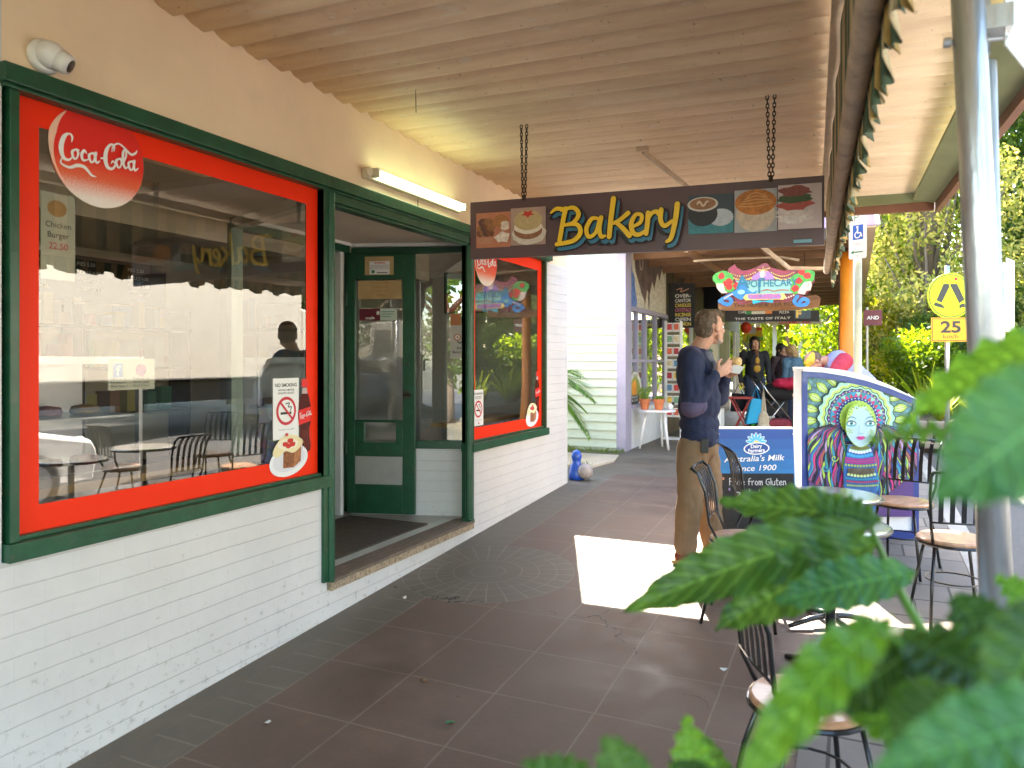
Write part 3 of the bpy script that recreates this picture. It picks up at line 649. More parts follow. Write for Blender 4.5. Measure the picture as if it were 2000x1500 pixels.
SL = MB(); SL.add([MXL @ V(p) for p in ((0, -.04, 1.02), (1.06, -.04, 1.02), (1.06, -.04, 2.62), (0, -.04, 2.62))], [(0, 1, 2, 3)]); SL.build('side_light', GLASS, B)
# the open door leaf
h0, h1 = V((-1.06, 5.125, .42)), V((-.50, 5.29, .42)); du = (h1-h0).normalized(); W_ = (h1-h0).length; dn = V((du.y, -du.x, 0)); DH = 2.18
Mx = Matrix((( du.x, dn.x, 0, h0.x), (du.y, dn.y, 0, h0.y), (0, 0, 1, h0.z), (0, 0, 0, 1)))
def dbox(m, u0, u1, z0, z1, d0=-.02, d1=.02, mi=None): m.box((u0, d0, z0), (u1, d1, z1), mi, Mx)
m = MB(); q = W_/1.0
dbox(m, 0, .11*q, 0, DH); dbox(m, .82*q, q, 0, DH)
for z0, z1 in ((0, .245), (.48, .595), (.765, .785), (1.965, DH)): dbox(m, .11*q, .82*q, z0, z1)
dbox(m, .11*q, .25*q, .595, .765); dbox(m, .72*q, .82*q, .595, .765)
D = m.build('door', GREEN, B, bevel=.004, label='green door leaf standing open with a tall glass pane')
m = MB()
for u0, u1, z0, z1 in ((.11, .82, .785, 1.965), (.25, .72, .595, .765)): m.add([Mx @ V(p) for p in ((u0*q, 0, z0), (u1*q, 0, z0), (u1*q, 0, z1), (u0*q, 0, z1))], [(0, 1, 2, 3)])
m.build('pane', GLASS, D)
m = MB(); dbox(m, .11*q, .82*q, .245, .48, -.008, .008); m.build('kick_panel', M('grey_panel', (.36, .35, .32), .5, var=.08, bump=.1), D)
m = MB(); dbox(m, .84*q, .93*q, .97, 1.03, .02, .05); m.tube([Mx @ V((.86*q, .05, 1.0)), Mx @ V((.86*q, .075, 1.0)), Mx @ V((.99*q, .08, 1.0))], .009, 8); m.tube([Mx @ V((.9*q, .02, 1.25)), Mx @ V((.9*q, .028, 1.25))], .012, 10); m.build('handle', M('dark_brass', (.07, .06, .045), .4, metal=.7), D)
for z in (.5, 1.75): m = MB(); m.tube([Mx @ V((-.012, .02, z)), Mx @ V((-.012, .02, z+.1))], .01, 8); m.build('hinge', M('green_gloss_paint'), D)
a = Art(Mx @ V((0, .0212, 0)), du, (0, 0, 1)); tan = M('aged_card', (.5, .34, .16), .7, var=.12)
a.rect(.26*q, 2.0, .69*q, 2.155, tan); a.rect(.33*q, 2.005, .63*q, 2.115, STW); a.text('WARNING', .48*q, 2.095, .014, M('sign_red'), 'c', bold=.03)
for i in range(3): a.text(('THIS PROPERTY IS UNDER', 'ALARM AND CAMERA WATCH', 'NO CASH LEFT INSIDE'), .48*q, 2.08-i*.012, .0075, STK, 'c', w=.27*q) if False else a.text(('THIS BUILDING IS ALARMED', 'AND UNDER VIDEO WATCH', 'NO CASH IS KEPT HERE')[i], .48*q, 2.078-i*.013, .008, STK, 'c', w=.27*q)
a.poly([(.36*q, 2.04), (.41*q, 2.04), (.405*q, 2.02), (.385*q, 2.01), (.365*q, 2.02)], M('shield_green', (.02, .2, .08), .4, var=0)); a.rect(.44*q, 2.015, .6*q, 2.022, STK)
a.build('warning_notice', D)
a = Art(Mx @ V((0, .003, 0)), du, (0, 0, 1)); a.rect(.15*q, 1.80, .8*q, 1.955, tan)
for i in range(4): a.text(('OPENING HOURS', 'MON - FRI 6 - 4', 'SAT - SUN 7 - 2', 'CLOSED')[i], .48*q, 1.93-i*.034, .014, M('ochre_ink', (.3, .15, .03), .6, var=0), 'c', mirror=True)
mar = M('maroon', (.14, .015, .03), .4, var=0); a.rect(.17*q, 1.62, .48*q, 1.72, mar); a.rect(.48*q, 1.62, .73*q, 1.72, M('mint_card', (.55, .62, .55), .5, var=0))
a.text('eftpos', .33*q, 1.632, .022, STW, 'c', bold=.02, mirror=True); a.text('e', .45*q, 1.67, .04, STW, 'c', bold=.04, mirror=True)
for i in range(3): a.rect(.5*q, 1.69-i*.02, (.7-.03*i)*q, 1.696-i*.02, M('sticker_green', (.1, .3, .2), .5, var=0))
a.build('payment_sticker', D)
# side light posters
a = Art(MXR @ V((1.12, .0275, 0)), MXR.to_3x3() @ V((1, 0, 0)), (0, 0, 1)); a.rect(-.27, 1.72, -.08, 2.0, M('poster_pale', (.6, .55, .5), .6, var=.05)); org = M('donut_pink', (.6, .2, .1), .5, var=0)
for cx in (-.21, -.14):
    a.poly(blob(cx, 1.9, .03, .03, 18), org); a.poly(blob(cx, 1.9, .02, .02, 16), STW); a.poly(blob(cx, 1.9, .009, .009, 10), org)
a.stroke([(-.21, 1.865), (-.19, 1.85), (-.175, 1.862), (-.16, 1.85), (-.14, 1.865)], .008, STK); a.text('Bakers', -.175, 1.8, .02, STK, 'c'); a.text("Bake's Best", -.175, 1.765, .02, STK, 'c', w=.15)
a.rect(-.27, 2.0, -.18, 2.1, M('poster_orange', (.6, .2, .06), .5, var=.1)); a.build('poster', B)
# ---- verandah roof: real corrugations
PINK = None
def roofmat():
    m, nt, N, L = nodes('painted_corrugated_sheet'); out = _n(nt, 'ShaderNodeOutputMaterial'); p = _n(nt, 'ShaderNodeBsdfPrincipled'); L.new(p.outputs[0], out.inputs[0])
    tc = _n(nt, 'ShaderNodeTexCoord'); mp = _n(nt, 'ShaderNodeMapping'); mp.inputs['Scale'].default_value = (.55, 2.6, 1); L.new(tc.outputs['Object'], mp.inputs[0])
    n1 = _n(nt, 'ShaderNodeTexNoise', Scale=2.0, Detail=8.0, Roughness=.7); L.new(mp.outputs[0], n1.inputs['Vector'])
    cr = _n(nt, 'ShaderNodeValToRGB'); cr.color_ramp.elements[0].position = .32; cr.color_ramp.elements[1].position = .66
    cr.color_ramp.elements[0].color = (.68, .495, .325, 1); cr.color_ramp.elements[1].color = (.88, .70, .485, 1); L.new(n1.outputs[0], cr.inputs[0])
    # flaking pale spots
    n2 = _n(nt, 'ShaderNodeTexNoise', Scale=9.0, Detail=2.0); mp2 = _n(nt, 'ShaderNodeMapping'); mp2.inputs['Scale'].default_value = (.7, 2.2, 1); L.new(tc.outputs['Object'], mp2.inputs[0]); L.new(mp2.outputs[0], n2.inputs['Vector'])
    mr = _n(nt, 'ShaderNodeMapRange'); mr.inputs[1].default_value = .66; mr.inputs[2].default_value = .70; mr.inputs[4].default_value = .55; L.new(n2.outputs[0], mr.inputs[0])
    mx = _n(nt, 'ShaderNodeMix', data_type='RGBA'); mx.inputs[7].default_value = (.8, .7, .58, 1); L.new(mr.outputs[0], mx.inputs[0]); L.new(cr.outputs[0], mx.inputs[6])
    n3 = _n(nt, 'ShaderNodeTexNoise', Scale=40.0, Detail=3.0); L.new(tc.outputs['Object'], n3.inputs['Vector'])
    m3 = _n(nt, 'ShaderNodeMapRange'); m3.inputs[1].default_value = .68; m3.inputs[2].default_value = .73; m3.inputs[4].default_value = .55; L.new(n3.outputs[0], m3.inputs[0])
    m4 = _n(nt, 'ShaderNodeMix', data_type='RGBA'); m4.inputs[7].default_value = (.2, .15, .1, 1); L.new(m3.outputs[0], m4.inputs[0]); L.new(mx.outputs[2], m4.inputs[6])
    # sheet laps
    L.new(m4.outputs[2], p.inputs['Base Color']); p.inputs['Roughness'].default_value = .55
    bp = _n(nt, 'ShaderNodeBump', Strength=.35, Distance=.004); L.new(n3.outputs[0], bp.inputs['Height']); L.new(bp.outputs[0], p.inputs['Normal']); return m
SHEET = roofmat()
def zc(x, y): return 3.33 - .0142*y - .024*x
def xe(y): return 3.50 - .024*y
def corr(a):      # one wave of the big-profile sheet
    f = a % 1
    return .015*math.cos(2*PI*f) + .006*math.cos(4*PI*f + .8)
mb = MB(); ya, yb, P_ = -3.0, 7.2, .178; n = int((yb-ya)/P_*10)
for i in range(n+1):
    y = ya + (yb-ya)*i/n; zz = corr(y/P_)
    for j in range(7):
        x = -.0 + xe(y)*j/6
        if j == 0: x = -.001
        lap = .004*(int(y/P_/5.7) % 2)
        mb.v.append((x, y, zc(x, y) + zz + lap + .003*math.sin(y*2.1+x)))
for i in range(n):
    for j in range(6): a_ = i*7+j; mb.f.append([a_, a_+7, a_+8, a_+1]); mb.m.append(0)
VR = mb.build('verandah_roof', SHEET, B, smooth=True)
sol = VR.modifiers.new('thickness', 'SOLIDIFY'); sol.thickness = .006; sol.offset = 1
BROWN = M('brown_fascia', (.2, .085, .05), .5, var=.15, vs=4); SOFF = M('soffit_green', (.19, .21, .1), .6, var=.15, vs=3, dirt=.2)
def xf(y): return 3.80 - .045*y
mb = MB()
for y0_, y1_ in ((-3, 2), (2, 7.23)):
    for z0_, z1_, x0f, x1f in ((3.075, 3.10, lambda y: xe(y)-.05, lambda y: xf(y)-.03),):
        mb.add([(x0f(y0_), y0_, z0_), (x1f(y0_), y0_, z0_-.03), (x1f(y1_), y1_, z0_-.03), (x0f(y1_), y1_, z0_), (x0f(y0_), y0_, z1_), (x1f(y0_), y0_, z1_), (x1f(y1_), y1_, z1_), (x0f(y1_), y1_, z1_)],
               [(0, 1, 2, 3), (7, 6, 5, 4), (0, 4, 5, 1), (1, 5, 6, 2), (2, 6, 7, 3), (3, 7, 4, 0)])
mb.box((-.1, 7.205, 3.06), (3.47, 7.235, 3.30)); mb.build('eaves_board', SOFF, VR)
mb = MB(); mb.beam((xf(-3), -3, 3.13), (xf(7.29), 7.29, 3.07), .045, .19); mb.beam((-.1, 7.265, 3.10), (xf(7.29)-.03, 7.265, 3.045), .05, .12); mb.build('fascia', BROWN, VR)
mb = MB(); mb.beam((.0, -3, zc(0, -3)-.05), (.0, -3, zc(0, -3)-.04), .02, .02)
ST = M('cream_steel', (.55, .42, .3), .5, var=.15, vs=9, dirt=.3)
mb = MB(); mb.beam((1.46, 5.2, zc(1.46, 5.2)-.03), (2.28, 7.32, 2.56), .022, .03); mb.beam((2.28, 7.32, 2.56), (2.60, 7.5, 2.56), .022, .03); mb.box((1.42, 5.16, 3.19), (1.50, 5.2, 3.25)); mb.build('brace', ST, VR)
# cracks / nails hanging at the wall line
mb = MB()
mb.tube([(.55, 3.62, zc(.5, 3.62)-.02), (.552, 3.62, zc(.5, 3.62)-.15)], .0025, 5)
mb.build('loose_wire', M('rusty_wire', (.08, .05, .03), .7), VR)

# ---- interior
TANW = M('interior_wall', (.62, .52, .38), .7, var=.08, vs=2); DARKW = M('dark_laminate', (.1, .07, .05), .5, var=.3, vs=5); STEEL = M('brushed_steel', (.5, .5, .5), .3, metal=.9, var=.06)
mb = MB(); mb.box((-5, .1, .40), (-4.9, Y1-.16, 2.95)); mb.box((-4.9, .1, .40), (-.16, .2, 2.95)); mb.build('interior_wall', TANW, B)
mb = MB(); mb.box((-4.9, .2, 2.95), (-1.2, Y1-.16, 3.0)); mb.box((-1.2, .2, 2.95), (-.16, YA-.4, 3.0)); mb.box((-1.2, YB+.2, 2.95), (-.16, Y1-.16, 3.0)); mb.build('interior_ceiling', M('interior_ceiling_paint', (.66, .6, .48), .7, var=.03), B)
mb = MB(); mb.box((-1.75, .2, 2.62), (-1.62, Y1-.2, 2.95)); mb.build('bulkhead', M('cream_gloss', (.62, .54, .4), .5, var=.05), B)
TIM = M('bench_timber', (.5, .29, .13), .35, var=.25, vs=5, stretch=(1, .25, 1), coat=.3)
for ya_, yb2 in ((1.78, 3.4), (5.8, 7.2)):
    mb = MB(); mb.box((-.66, ya_, 1.10), (-.40, yb2, 1.14))
    for y in (ya_+.15, yb2-.2): mb.box((-.5, y, .4), (-.44, y+.06, 1.10))
    mb.build('window_bench', TIM, B)
t = thing('display_cabinet', 'glass fronted steel display cabinet inside the bakery behind the large window', 'cabinet', (-2.6, 1.2, .4))
mb = MB(); mb.box((0, 0, 0), (.7, 2.6, .55)); mb.box((0, 0, 1.28), (.72, 2.6, 1.33)); mb.box((0, 0, .55), (.04, 2.6, 1.28)); mb.box((.04, 0, .9), (.66, 2.6, .915)); mb.build('carcass', STEEL, t)
mb = MB()
for y in (.0, .86, 1.72, 2.57): mb.box((.66, y, .55), (.7, y+.03, 1.28))
mb.build('frame', STEEL, t)
gm = [M('pastry_%s' % n_, c, .6, var=.3, vs=30) for n_, c in (('golden', (.5, .27, .08)), ('pink', (.6, .25, .25)), ('choc', (.14, .06, .03)), ('cream', (.65, .55, .38)))]
for i in range(18):
    k_ = i % 9; zz = .56 if i < 9 else .92
    mb = MB(); mb.lathe([(.0, 0), (.09, .0), (.1, .02), (.085, .055), (.0, .07)], (0, 0, 0), 12); o = mb.build('pastry', gm[(i*3+1) % 4], None, smooth=True)
    o.location = (-2.25, 1.36+k_*.28, .4+zz); tag(o, 'round pastry on a shelf of the glass display cabinet', 'pastry', 'pastries in the display cabinet')
SH = thing('wall_shelves', 'dark timber wall shelves stacked with goods at the back of the bakery', 'shelves', (-4.88, 1.0, .4))
mb = MB()
for z in (.1, .7, 1.2, 1.65): mb.box((0, 0, z), (.35, 5.6, z+.03))
for y in (0, 1.4, 2.8, 4.2, 5.57): mb.box((0, y, 0), (.34, y+.03, 1.9))
mb.build('shelf', DARKW, SH)
cols = [(.5, .08, .05), (.6, .5, .15), (.15, .25, .4), (.6, .6, .55), (.1, .3, .15), (.4, .2, .08)]
mb = MB(); cm = [M('goods_%d' % i, c, .4, var=0) for i, c in enumerate(cols)]
for z in (.73, 1.23, 1.68):
    y = .06
    while y < 5.4:
        w_ = rnd.uniform(.06, .16); h_ = rnd.uniform(.12, .36); mb.box((.05, y, z), (.05+rnd.uniform(.1, .25), y+w_, z+h_), rnd.randrange(6)); y += w_+rnd.uniform(.01, .12)
o = mb.build('packets', cm, None); o.location = (-4.88, 1.0, .4); tag(o, 'jumble of packets and boxes filling the bakery shelves', 'packets', kind='stuff')
t = thing('menu_board', 'dark menu board high on the back wall of the bakery', 'board', (-4.87, 4.6, 2.35))
mb = MB(); mb.box((0, 0, 0), (.03, 1.9, .5)); mb.build('panel', STK, t)
a = Art((.032, .05, .05), (0, 1, 0), (0, 0, 1))
for i in range(4):
    for j in range(3): a.text(('PIES 5.50', 'ROLLS 4.00', 'CAKES 6.00', 'COFFEE 4.20')[i], .08+j*.62, .34-i*.09, .04, STW if j else M('chalk_yellow', (.7, .55, .1), .6, var=0))
a.build('writing', t)
t = thing('menu_board', 'green and red menu board hanging inside the window right of the door', 'board', (-.75, 6.2, 2.15))
mb = MB(); mb.box((0, 0, 0), (.45, .03, .4)); mb.build('panel', STK, t)
a = Art((.02, -.002, .02), (1, 0, 0), (0, 0, 1)); a.rect(0, 0, .2, .17, M('board_red', (.5, .05, .03), .5, var=0)); a.rect(.21, 0, .41, .36, M('board_green', (.05, .3, .1), .5, var=0)); a.rect(0, .18, .2, .36, M('board_teal', (.05, .2, .25), .5, var=0)); a.build('picture', t)
t = thing('drinks_fridge', 'tall black drinks fridge seen through the window right of the door', 'fridge', (-3.4, 6.5, .4))
mb = MB(); mb.box((0, 0, 0), (.7, .7, 1.95)); mb.build('cabinet', M('fridge_black', (.03, .03, .035), .3, var=0), t, bevel=.02)
mb = MB(); mb.box((.06, -.02, .15), (.64, -.004, 1.7)); mb.build('door', M('fridge_grey', (.35, .37, .4), .2, var=.1), t)
mb = MB(); mb.tube([(.08, -.04, .8), (.08, -.04, 1.2)], .012, 8); mb.build('handle', STEEL, t)
# mat, camera dome, tube lamp
t = MB(); t.box((-1.0, 3.78, .404), (-.24, 5.06, .416)); o = t.build('door_mat', M('brown_coir', (.085, .065, .05), .95, var=.25, vs=20, bump=1, bs=260), None, bevel=.004); tag(o, 'dark brown door mat on the tiled bakery doorstep', 'mat')
t = thing('security_camera', 'white dome security camera on the cream wall above the large window', 'camera', (.0, 1.83, 2.862))
mb = MB(); rm = Matrix.Rotation(R(90), 3, 'Y'); mb.lathe([(0, 0), (.062, .0), (.066, .012), (.06, .03), (.05, .035), (.0, .036)], (0, 0, 0), 24, mat=rm); mb.build('base', WHITE, t, smooth=True)
mb = MB(); mb.sphere((.05, 0, 0), .052, 24, 14); mb.build('housing', WHITE, t, smooth=True)
mb = MB(); d = V((.62, .55, -.45)).normalized(); rm = V((0, 0, 1)).rotation_difference(d).to_matrix(); mb.lathe([(.0, .02), (.043, .02), (.04, .062), (.034, .075), (0, .075)], (.05, 0, 0), 20, mat=rm); mb.build('collar', WHITE, t, smooth=True)
mb = MB(); mb.lathe([(0, .07), (.026, .07), (.024, .079), (0, .08)], (.05, 0, 0), 16, mat=rm); mb.build('lens', M('lens_black', (.02, .02, .025), .1, var=0), t)
t = thing('tube_lamp', 'lit fluorescent tube batten on the cream wall above the doorway', 'lamp', (0, 3.86, 2.86))
mb = MB(); mb.box((0, 0, -.008), (.05, 1.24, .062)); mb.lathe([(0, 0), (.032, 0), (.03, .02), (0, .022)], (.048, -.0, .028), 14, mat=Matrix.Rotation(R(90), 3, 'Y')); mb.build('batten', M('batten_cream', (.68, .6, .45), .4, var=.04), t, bevel=.006)
mb = MB(); mb.tube([(.075, .06, .03), (.075, 1.2, .03)], .024, 12); mb.build('tube', M('lit_tube', (.82, 1, .6), .3, var=0, emit=TUBE), t, smooth=True)
for y in (.035, 1.2): mb = MB(); mb.box((.04, y, .0), (.1, y+.025, .06)); mb.build('end_cap', M('batten_cream'), t, bevel=.004)
mb = MB(); mb.tube([(.004, 4.52, 2.79), (.004, 4.52, 2.85)], .0025, 5); mb.build('cable', M('rusty_wire'), B)
# ================================================================ hanging bakery sign
sx0, sx1, sy, zb0, zb1, zh = .50, 2.675, 4.38, 2.379, 2.333, .377
t = thing('hanging_sign', 'long dark brown bakery sign with yellow lettering hanging on chains', 'sign', (sx0, sy, zb0))
su = V((sx1-sx0, 0, zb1-zb0)); SLn = su.length; su.normalize()
DKB = M('sign_brown', (.115, .062, .072), .36, var=.12, vs=2, coat=.15)
m = MB(); m.prism([(0, 0), (SLn, 0), (SLn, zh), (0, zh)], (0, 0, 0), su, (0, 0, 1), .03); m.build('board', DKB, t)
a = Art((0, -.001, 0), su, (0, 0, 1)); k = SLn/2.6
def pic(x0, y0, x1, y1, bgc, nm): a.rect(x0, y0, x1, y1, M(nm, bgc, .5, var=.1, vs=12)); return x0, y0, x1-x0, y1-y0
def fc(n_, c, v=.25, s=40): return M('food_'+n_, c, .5, var=v, vs=s)
x, y, w_, h_ = pic(.045, .07, .295, .30, (.55, .2, .12), 'food_bg_rose')
for i in range(11): 
    px, py = x+w_*(.12+.1*(i % 4)+.03*(i//4)), y+h_*(.42+.15*(i//4)); a.poly(blob(px, py, .03, .026, 12, .12), fc('muffin%d' % (i % 3), [(.2, .07, .04), (.32, .13, .06), (.12, .05, .05)][i % 3]))
a.poly(blob(x+w_*.72, y+h_*.75, .06, .04, 14, .08), fc('loaf', (.42, .17, .06))); a.poly(blob(x+w_*.85, y+h_*.6, .032, .035, 12, .15), fc('crumb', (.75, .6, .52)))
a.poly(blob(x+w_*.78, y+h_*.28, .055, .035, 12, .2), fc('crumb2', (.8, .66, .6)))
for q in (.14, .28, .42): a.poly(blob(x+w_*q, y+h_*.2, .022, .022, 12), fc('egg', (.55, .25, .16), .1))
x, y, w_, h_ = pic(.30, .075, .545, .315, (.45, .3, .25), 'food_bg_plate')
a.poly(blob(x+w_*.52, y+h_*.3, .12, .07, 26, .05), fc('doily', (.7, .62, .55), .1)); a.poly(blob(x+w_*.5, y+h_*.38, .1, .055, 22), fc('scone_dark', (.3, .12, .06))); a.poly(blob(x+w_*.5, y+h_*.48, .1, .045, 22, .04), fc('scone_cream', (.8, .7, .6), .1))
a.poly(blob(x+w_*.5, y+h_*.66, .1, .065, 22), fc('scone_top', (.55, .4, .2), .12)); a.poly([(x+w_*(.5+.2*math.cos(R(q*36+18))*(1 if q % 2 else .5)), y+h_*(.83+.11*math.sin(R(q*36+18))*(1 if q % 2 else .5))) for q in range(10)], fc('straw', (.6, .04, .03), .1))
x, y, w_, h_ = pic(.275+1.17, .09, .53+1.17, .315, (.05, .07, .09), 'food_bg_teal')
a.rect(x, y, x+w_, y+h_*.45, fc('teal', (.06, .25, .3), .2)); a.poly(blob(x+w_*.72, y+h_*.4, .07, .05, 18), fc('saucer', (.5, .55, .62), .15)); a.poly(blob(x+w_*.32, y+h_*.5, .085, .07, 20), fc('cup', (.03, .03, .035), .1))
a.poly(blob(x+w_*.32, y+h_*.76, .088, .042, 22), fc('cup_rim', (.65, .6, .55), .1)); a.poly(blob(x+w_*.32, y+h_*.77, .075, .034, 22), fc('coffee', (.32, .15, .07), .3)); a.stroke([(x+w_*(.2+.04*i), y+h_*(.77+.06*math.sin(i*1.4))) for i in range(7)], .01, fc('milk', (.7, .55, .4), .1))
x, y, w_, h_ = pic(1.705, .085, 1.935, .325, (.4, .4, .42), 'food_bg_grey')
a.poly(blob(x+w_*.5, y+h_*.42, .105, .1, 24), fc('pie_side', (.62, .5, .38), .2)); a.poly(blob(x+w_*.5, y+h_*.7, .112, .072, 24), fc('pie_top', (.5, .17, .03), .35))
for i in range(5): a.stroke([(x+w_*(.1+.05*i), y+h_*(.62+.05*i)), (x+w_*.5, y+h_*(.6+.08*i)), (x+w_*(.9-.04*i), y+h_*(.66+.04*i))], .006, fc('pie_line', (.68, .36, .12), .1))
x, y, w_, h_ = pic(1.94, .09, 2.165, .335, (.62, .5, .5), 'food_bg_pale')
for j, (c, nm) in enumerate((((.7, .62, .58), 'bread'), ((.65, .55, .5), 'cheese'), ((.45, .08, .06), 'ham'), ((.05, .09, .03), 'salad'), ((.25, .06, .05), 'salami'))): a.poly(blob(x+w_*.4, y+h_*(.25+.15*j), .1-.004*j, .03, 16, .18), fc(nm, c))
a.rect(2.02, .012, 2.115, .03, fc('label_blue', (.2, .4, .5), .1))
# hand lettered word, yellow over black over blue shadow
YEL = M('letter_yellow', (.95, .60, .02), .4, var=.06); BLK = M('letter_black', (.012, .01, .012), .4, var=0); BLU = M('letter_blue', (.05, .22, .34), .4, var=0)
LET = [  # strokes in a 10 x 4 grid
    ([(0.0, 3.0), (.5, 3.35), (1.3, 3.2)], [.2, .42, .4]), ([(1.25, 3.3), (.95, 1.6), (.72, .1)], [.5, .48, .46]), ([(.9, 3.15), (1.9, 3.35), (2.35, 2.7), (1.9, 1.95), (1.1, 1.75)], [.3, .42, .48, .4, .3]),
    ([(1.1, 1.75), (2.2, 1.75), (2.5, 1.0), (1.9, .25), (.5, -.02)], [.3, .42, .5, .45, .4]),
    ([(4.0, 2.15), (3.45, 2.2), (3.0, 1.3), (3.2, .55), (3.75, .9), (4.05, 2.1)], [.3, .42, .45, .42, .36, .3]), ([(4.2, 2.25), (4.05, 1.2), (4.2, .5), (4.5, .55)], [.46, .46, .42, .28]),
    ([(5.2, 3.9), (5.0, 2.2), (4.85, .45)], [.52, .5, .48]), ([(6.35, 2.5), (5.6, 1.85), (5.05, 1.6)], [.46, .4, .3]), ([(5.35, 1.75), (5.9, 1.2), (6.45, .45)], [.34, .46, .5]),
    ([(6.75, 1.25), (7.3, 1.6), (7.4, 2.2), (6.95, 2.3), (6.6, 1.5), (6.75, .7), (7.2, .5), (7.75, .85)], [.3, .38, .38, .38, .46, .46, .42, .3]),
    ([(7.9, 2.4), (7.85, 1.5), (7.75, .55)], [.46, .46, .44]), ([(7.85, 1.75), (8.2, 2.35), (8.55, 2.45), (8.7, 2.2)], [.3, .38, .44, .36]),
    ([(8.9, 2.6), (8.85, 1.7), (9.15, 1.15), (9.7, 1.55)], [.46, .44, .42, .34]), ([(10.1, 3.0), (9.95, 1.6), (9.65, .1), (9.3, -.25)], [.5, .48, .44, .3])]
def word(dx, dy, mat, grow):
    kx, kyy = .0785, .066
    for pts, wd in LET: a.stroke([(.60+dx+p[0]*kx, .062+dy+p[1]*kyy) for p in pts], [(q+grow)*.066 for q in wd], mat, k=7)
word(-.016, -.028, BLK, .12); word(.012, -.022, BLU, .1); word(0, 0, BLK, .17); word(0, 0, YEL, -.02)
a.build('lettering', t)
CH = M('rusty_chain', (.05, .03, .022), .7, var=.3)
for cx_ in (.89, 2.40):
    m = MB(); lx = cx_-sx0; zt = zc(cx_, sy)-.03-zb0; z0_ = zh - (zb0-zb1)*lx/(sx1-sx0) - .01
    for s_ in (-1, 1):
        z = z0_; i = 0
        while z < zt:
            c_ = V((lx+s_*(.008+.012*(z-z0_)/(zt-z0_)), .0, z+.016)); r1, r2 = (.008, .0) if i % 2 else (.0, .008)
            m.tube([c_+V((r1*math.cos(q*PI/4), r2*math.cos(q*PI/4), .016*math.sin(q*PI/4))) for q in range(9)], .0034, 5, caps=False); z += .024; i += 1
    m.tube([(lx, 0, z0_-.005), (lx, 0, z0_+.03)], .006, 6); m.build('chain', CH, t)

# ================================================================ rolled canvas blind with scalloped valance
def xb(y): return 2.945 - .0464*y
t = thing('rolled_awning', 'striped canvas blind hanging with a frayed scalloped edge under the verandah edge', 'awning', (xb(0), 0, 2.54))
dv = V((-.0464, 1, 0))
def A_(y, z, off=0): return V((-.0464*y + off, y, z - 2.54))
m = MB(); ys = [1.3 + i*.4 for i in range(16)] + [7.62]; m.tube([A_(y, 2.545 + .006*math.sin(y*2)) for y in ys], [.034]*16 + [.03], 12); m.build('roller_pole', M('weathered_pole', (.48, .36, .25), .6, var=.3, vs=9, bump=.3, dirt=.5), t, smooth=True)
m = MB(); m.beam(A_(1.2, 3.14, -.03), A_(7.3, 3.08, -.03), .05, .07); m.build('head_rail', ST, t)
can = [M('canvas_%s' % n_, c, .9, var=.25, vs=9, dirt=.5) for n_, c in (('cream', (.5, .38, .22)), ('green', (.07, .10, .055)), ('ochre', (.42, .27, .08)))]
m = MB(); n = 620
for i in range(n+1):
    y = 1.35 + 6.27*i/n; sc = abs(math.sin((y)*PI/.25)); tip = 2.40 + .05*(1-sc) + .012*math.sin(y*17)
    fold = .022*math.sin(y*2*PI/.085 + math.sin(y*3)*1.5) + .012*math.sin(y*31)
    for j, z in enumerate((2.545, 2.50, 2.45, tip)): m.v.append(tuple(A_(y + fold*.5*j, z, .034 + fold*.22*j + .004*j)))
for i in range(n):
    y = 1.35 + 6.27*i/n; q = int(y/.0625) % 4; mi = (0, 1, 2, 1)[q]
    for j in range(3): b_ = i*4+j; m.f.append([b_, b_+1, b_+5, b_+4]); m.m.append(mi)
o = m.build('valance', can, t, smooth=True); o.modifiers.new('thickness', 'SOLIDIFY').thickness = .003
m = MB(); n = 250
for i in range(n+1):
    y = 1.35 + 5.9*i/n
    for z in (3.10 - .008*y, 2.55): m.v.append(tuple(A_(y, z, -.012 + .006*math.sin(y*9))))
for i in range(n):
    y = 1.35 + 5.9*i/n; m.f.append([2*i, 2*i+1, 2*i+3, 2*i+2]); m.m.append(1 if int(y/.11) % 2 else 0)
o = m.build('canvas', can, t, smooth=True); o.modifiers.new('thickness', 'SOLIDIFY').thickness = .002

# ================================================================ street pole pair, near
GALV = M('galvanised_steel', (.52, .53, .55), .32, metal=.85, var=.16, vs=14, stretch=(1, 1, .25), bump=.25, bs=40, dirt=.25)
GALV2 = M('grey_weathered_steel', (.46, .46, .44), .5, metal=.55, var=.16, vs=10, stretch=(1, 1, .3), bump=.3, bs=30, dirt=.25)
pp = at(1935, 705, 1.9); t = thing('sign_post', 'galvanised street pole beside the tables, a second pole clamped to it', 'pole', gp(pp.x, pp.y))
m = MB(); m.tube([(.06, 0, -.2), (-.118, 0, 4.2)], .0385, 28); m.build('round_pole', GALV, t, smooth=True)
m = MB(); m.tube([(.044, .085, -.2), (-.008, .085, 2.38)], .034, 24); m.build('second_pole', GALV2, t, smooth=True)
m = MB(); m.box((-.03, .07, 2.40), (.01, .1, 3.4)); m.tube([(-.10, -.0, 2.42), (.04, .03, 2.42)], .007, 8); m.tube([(-.105, .0, 2.42), (-.088, .0, 2.42)], .014, 8); m.box((-.035, .0, 2.44), (.05, .06, 2.50)); m.tube([(-.06, -.05, 2.56), (.06, .0, 2.56)], .006, 8); m.build('clamp', GALV, t)
m = MB(); m.prism([(0, 0), (.30, 0), (.30, .9), (0, .9)], (.035, .02, 2.40), V((.35, .93, 0)).normalized(), (0, 0, 1), .004); m.build('sign_plate', M('plate_alu', (.6, .6, .6), .35, metal=.6, var=.1), t)

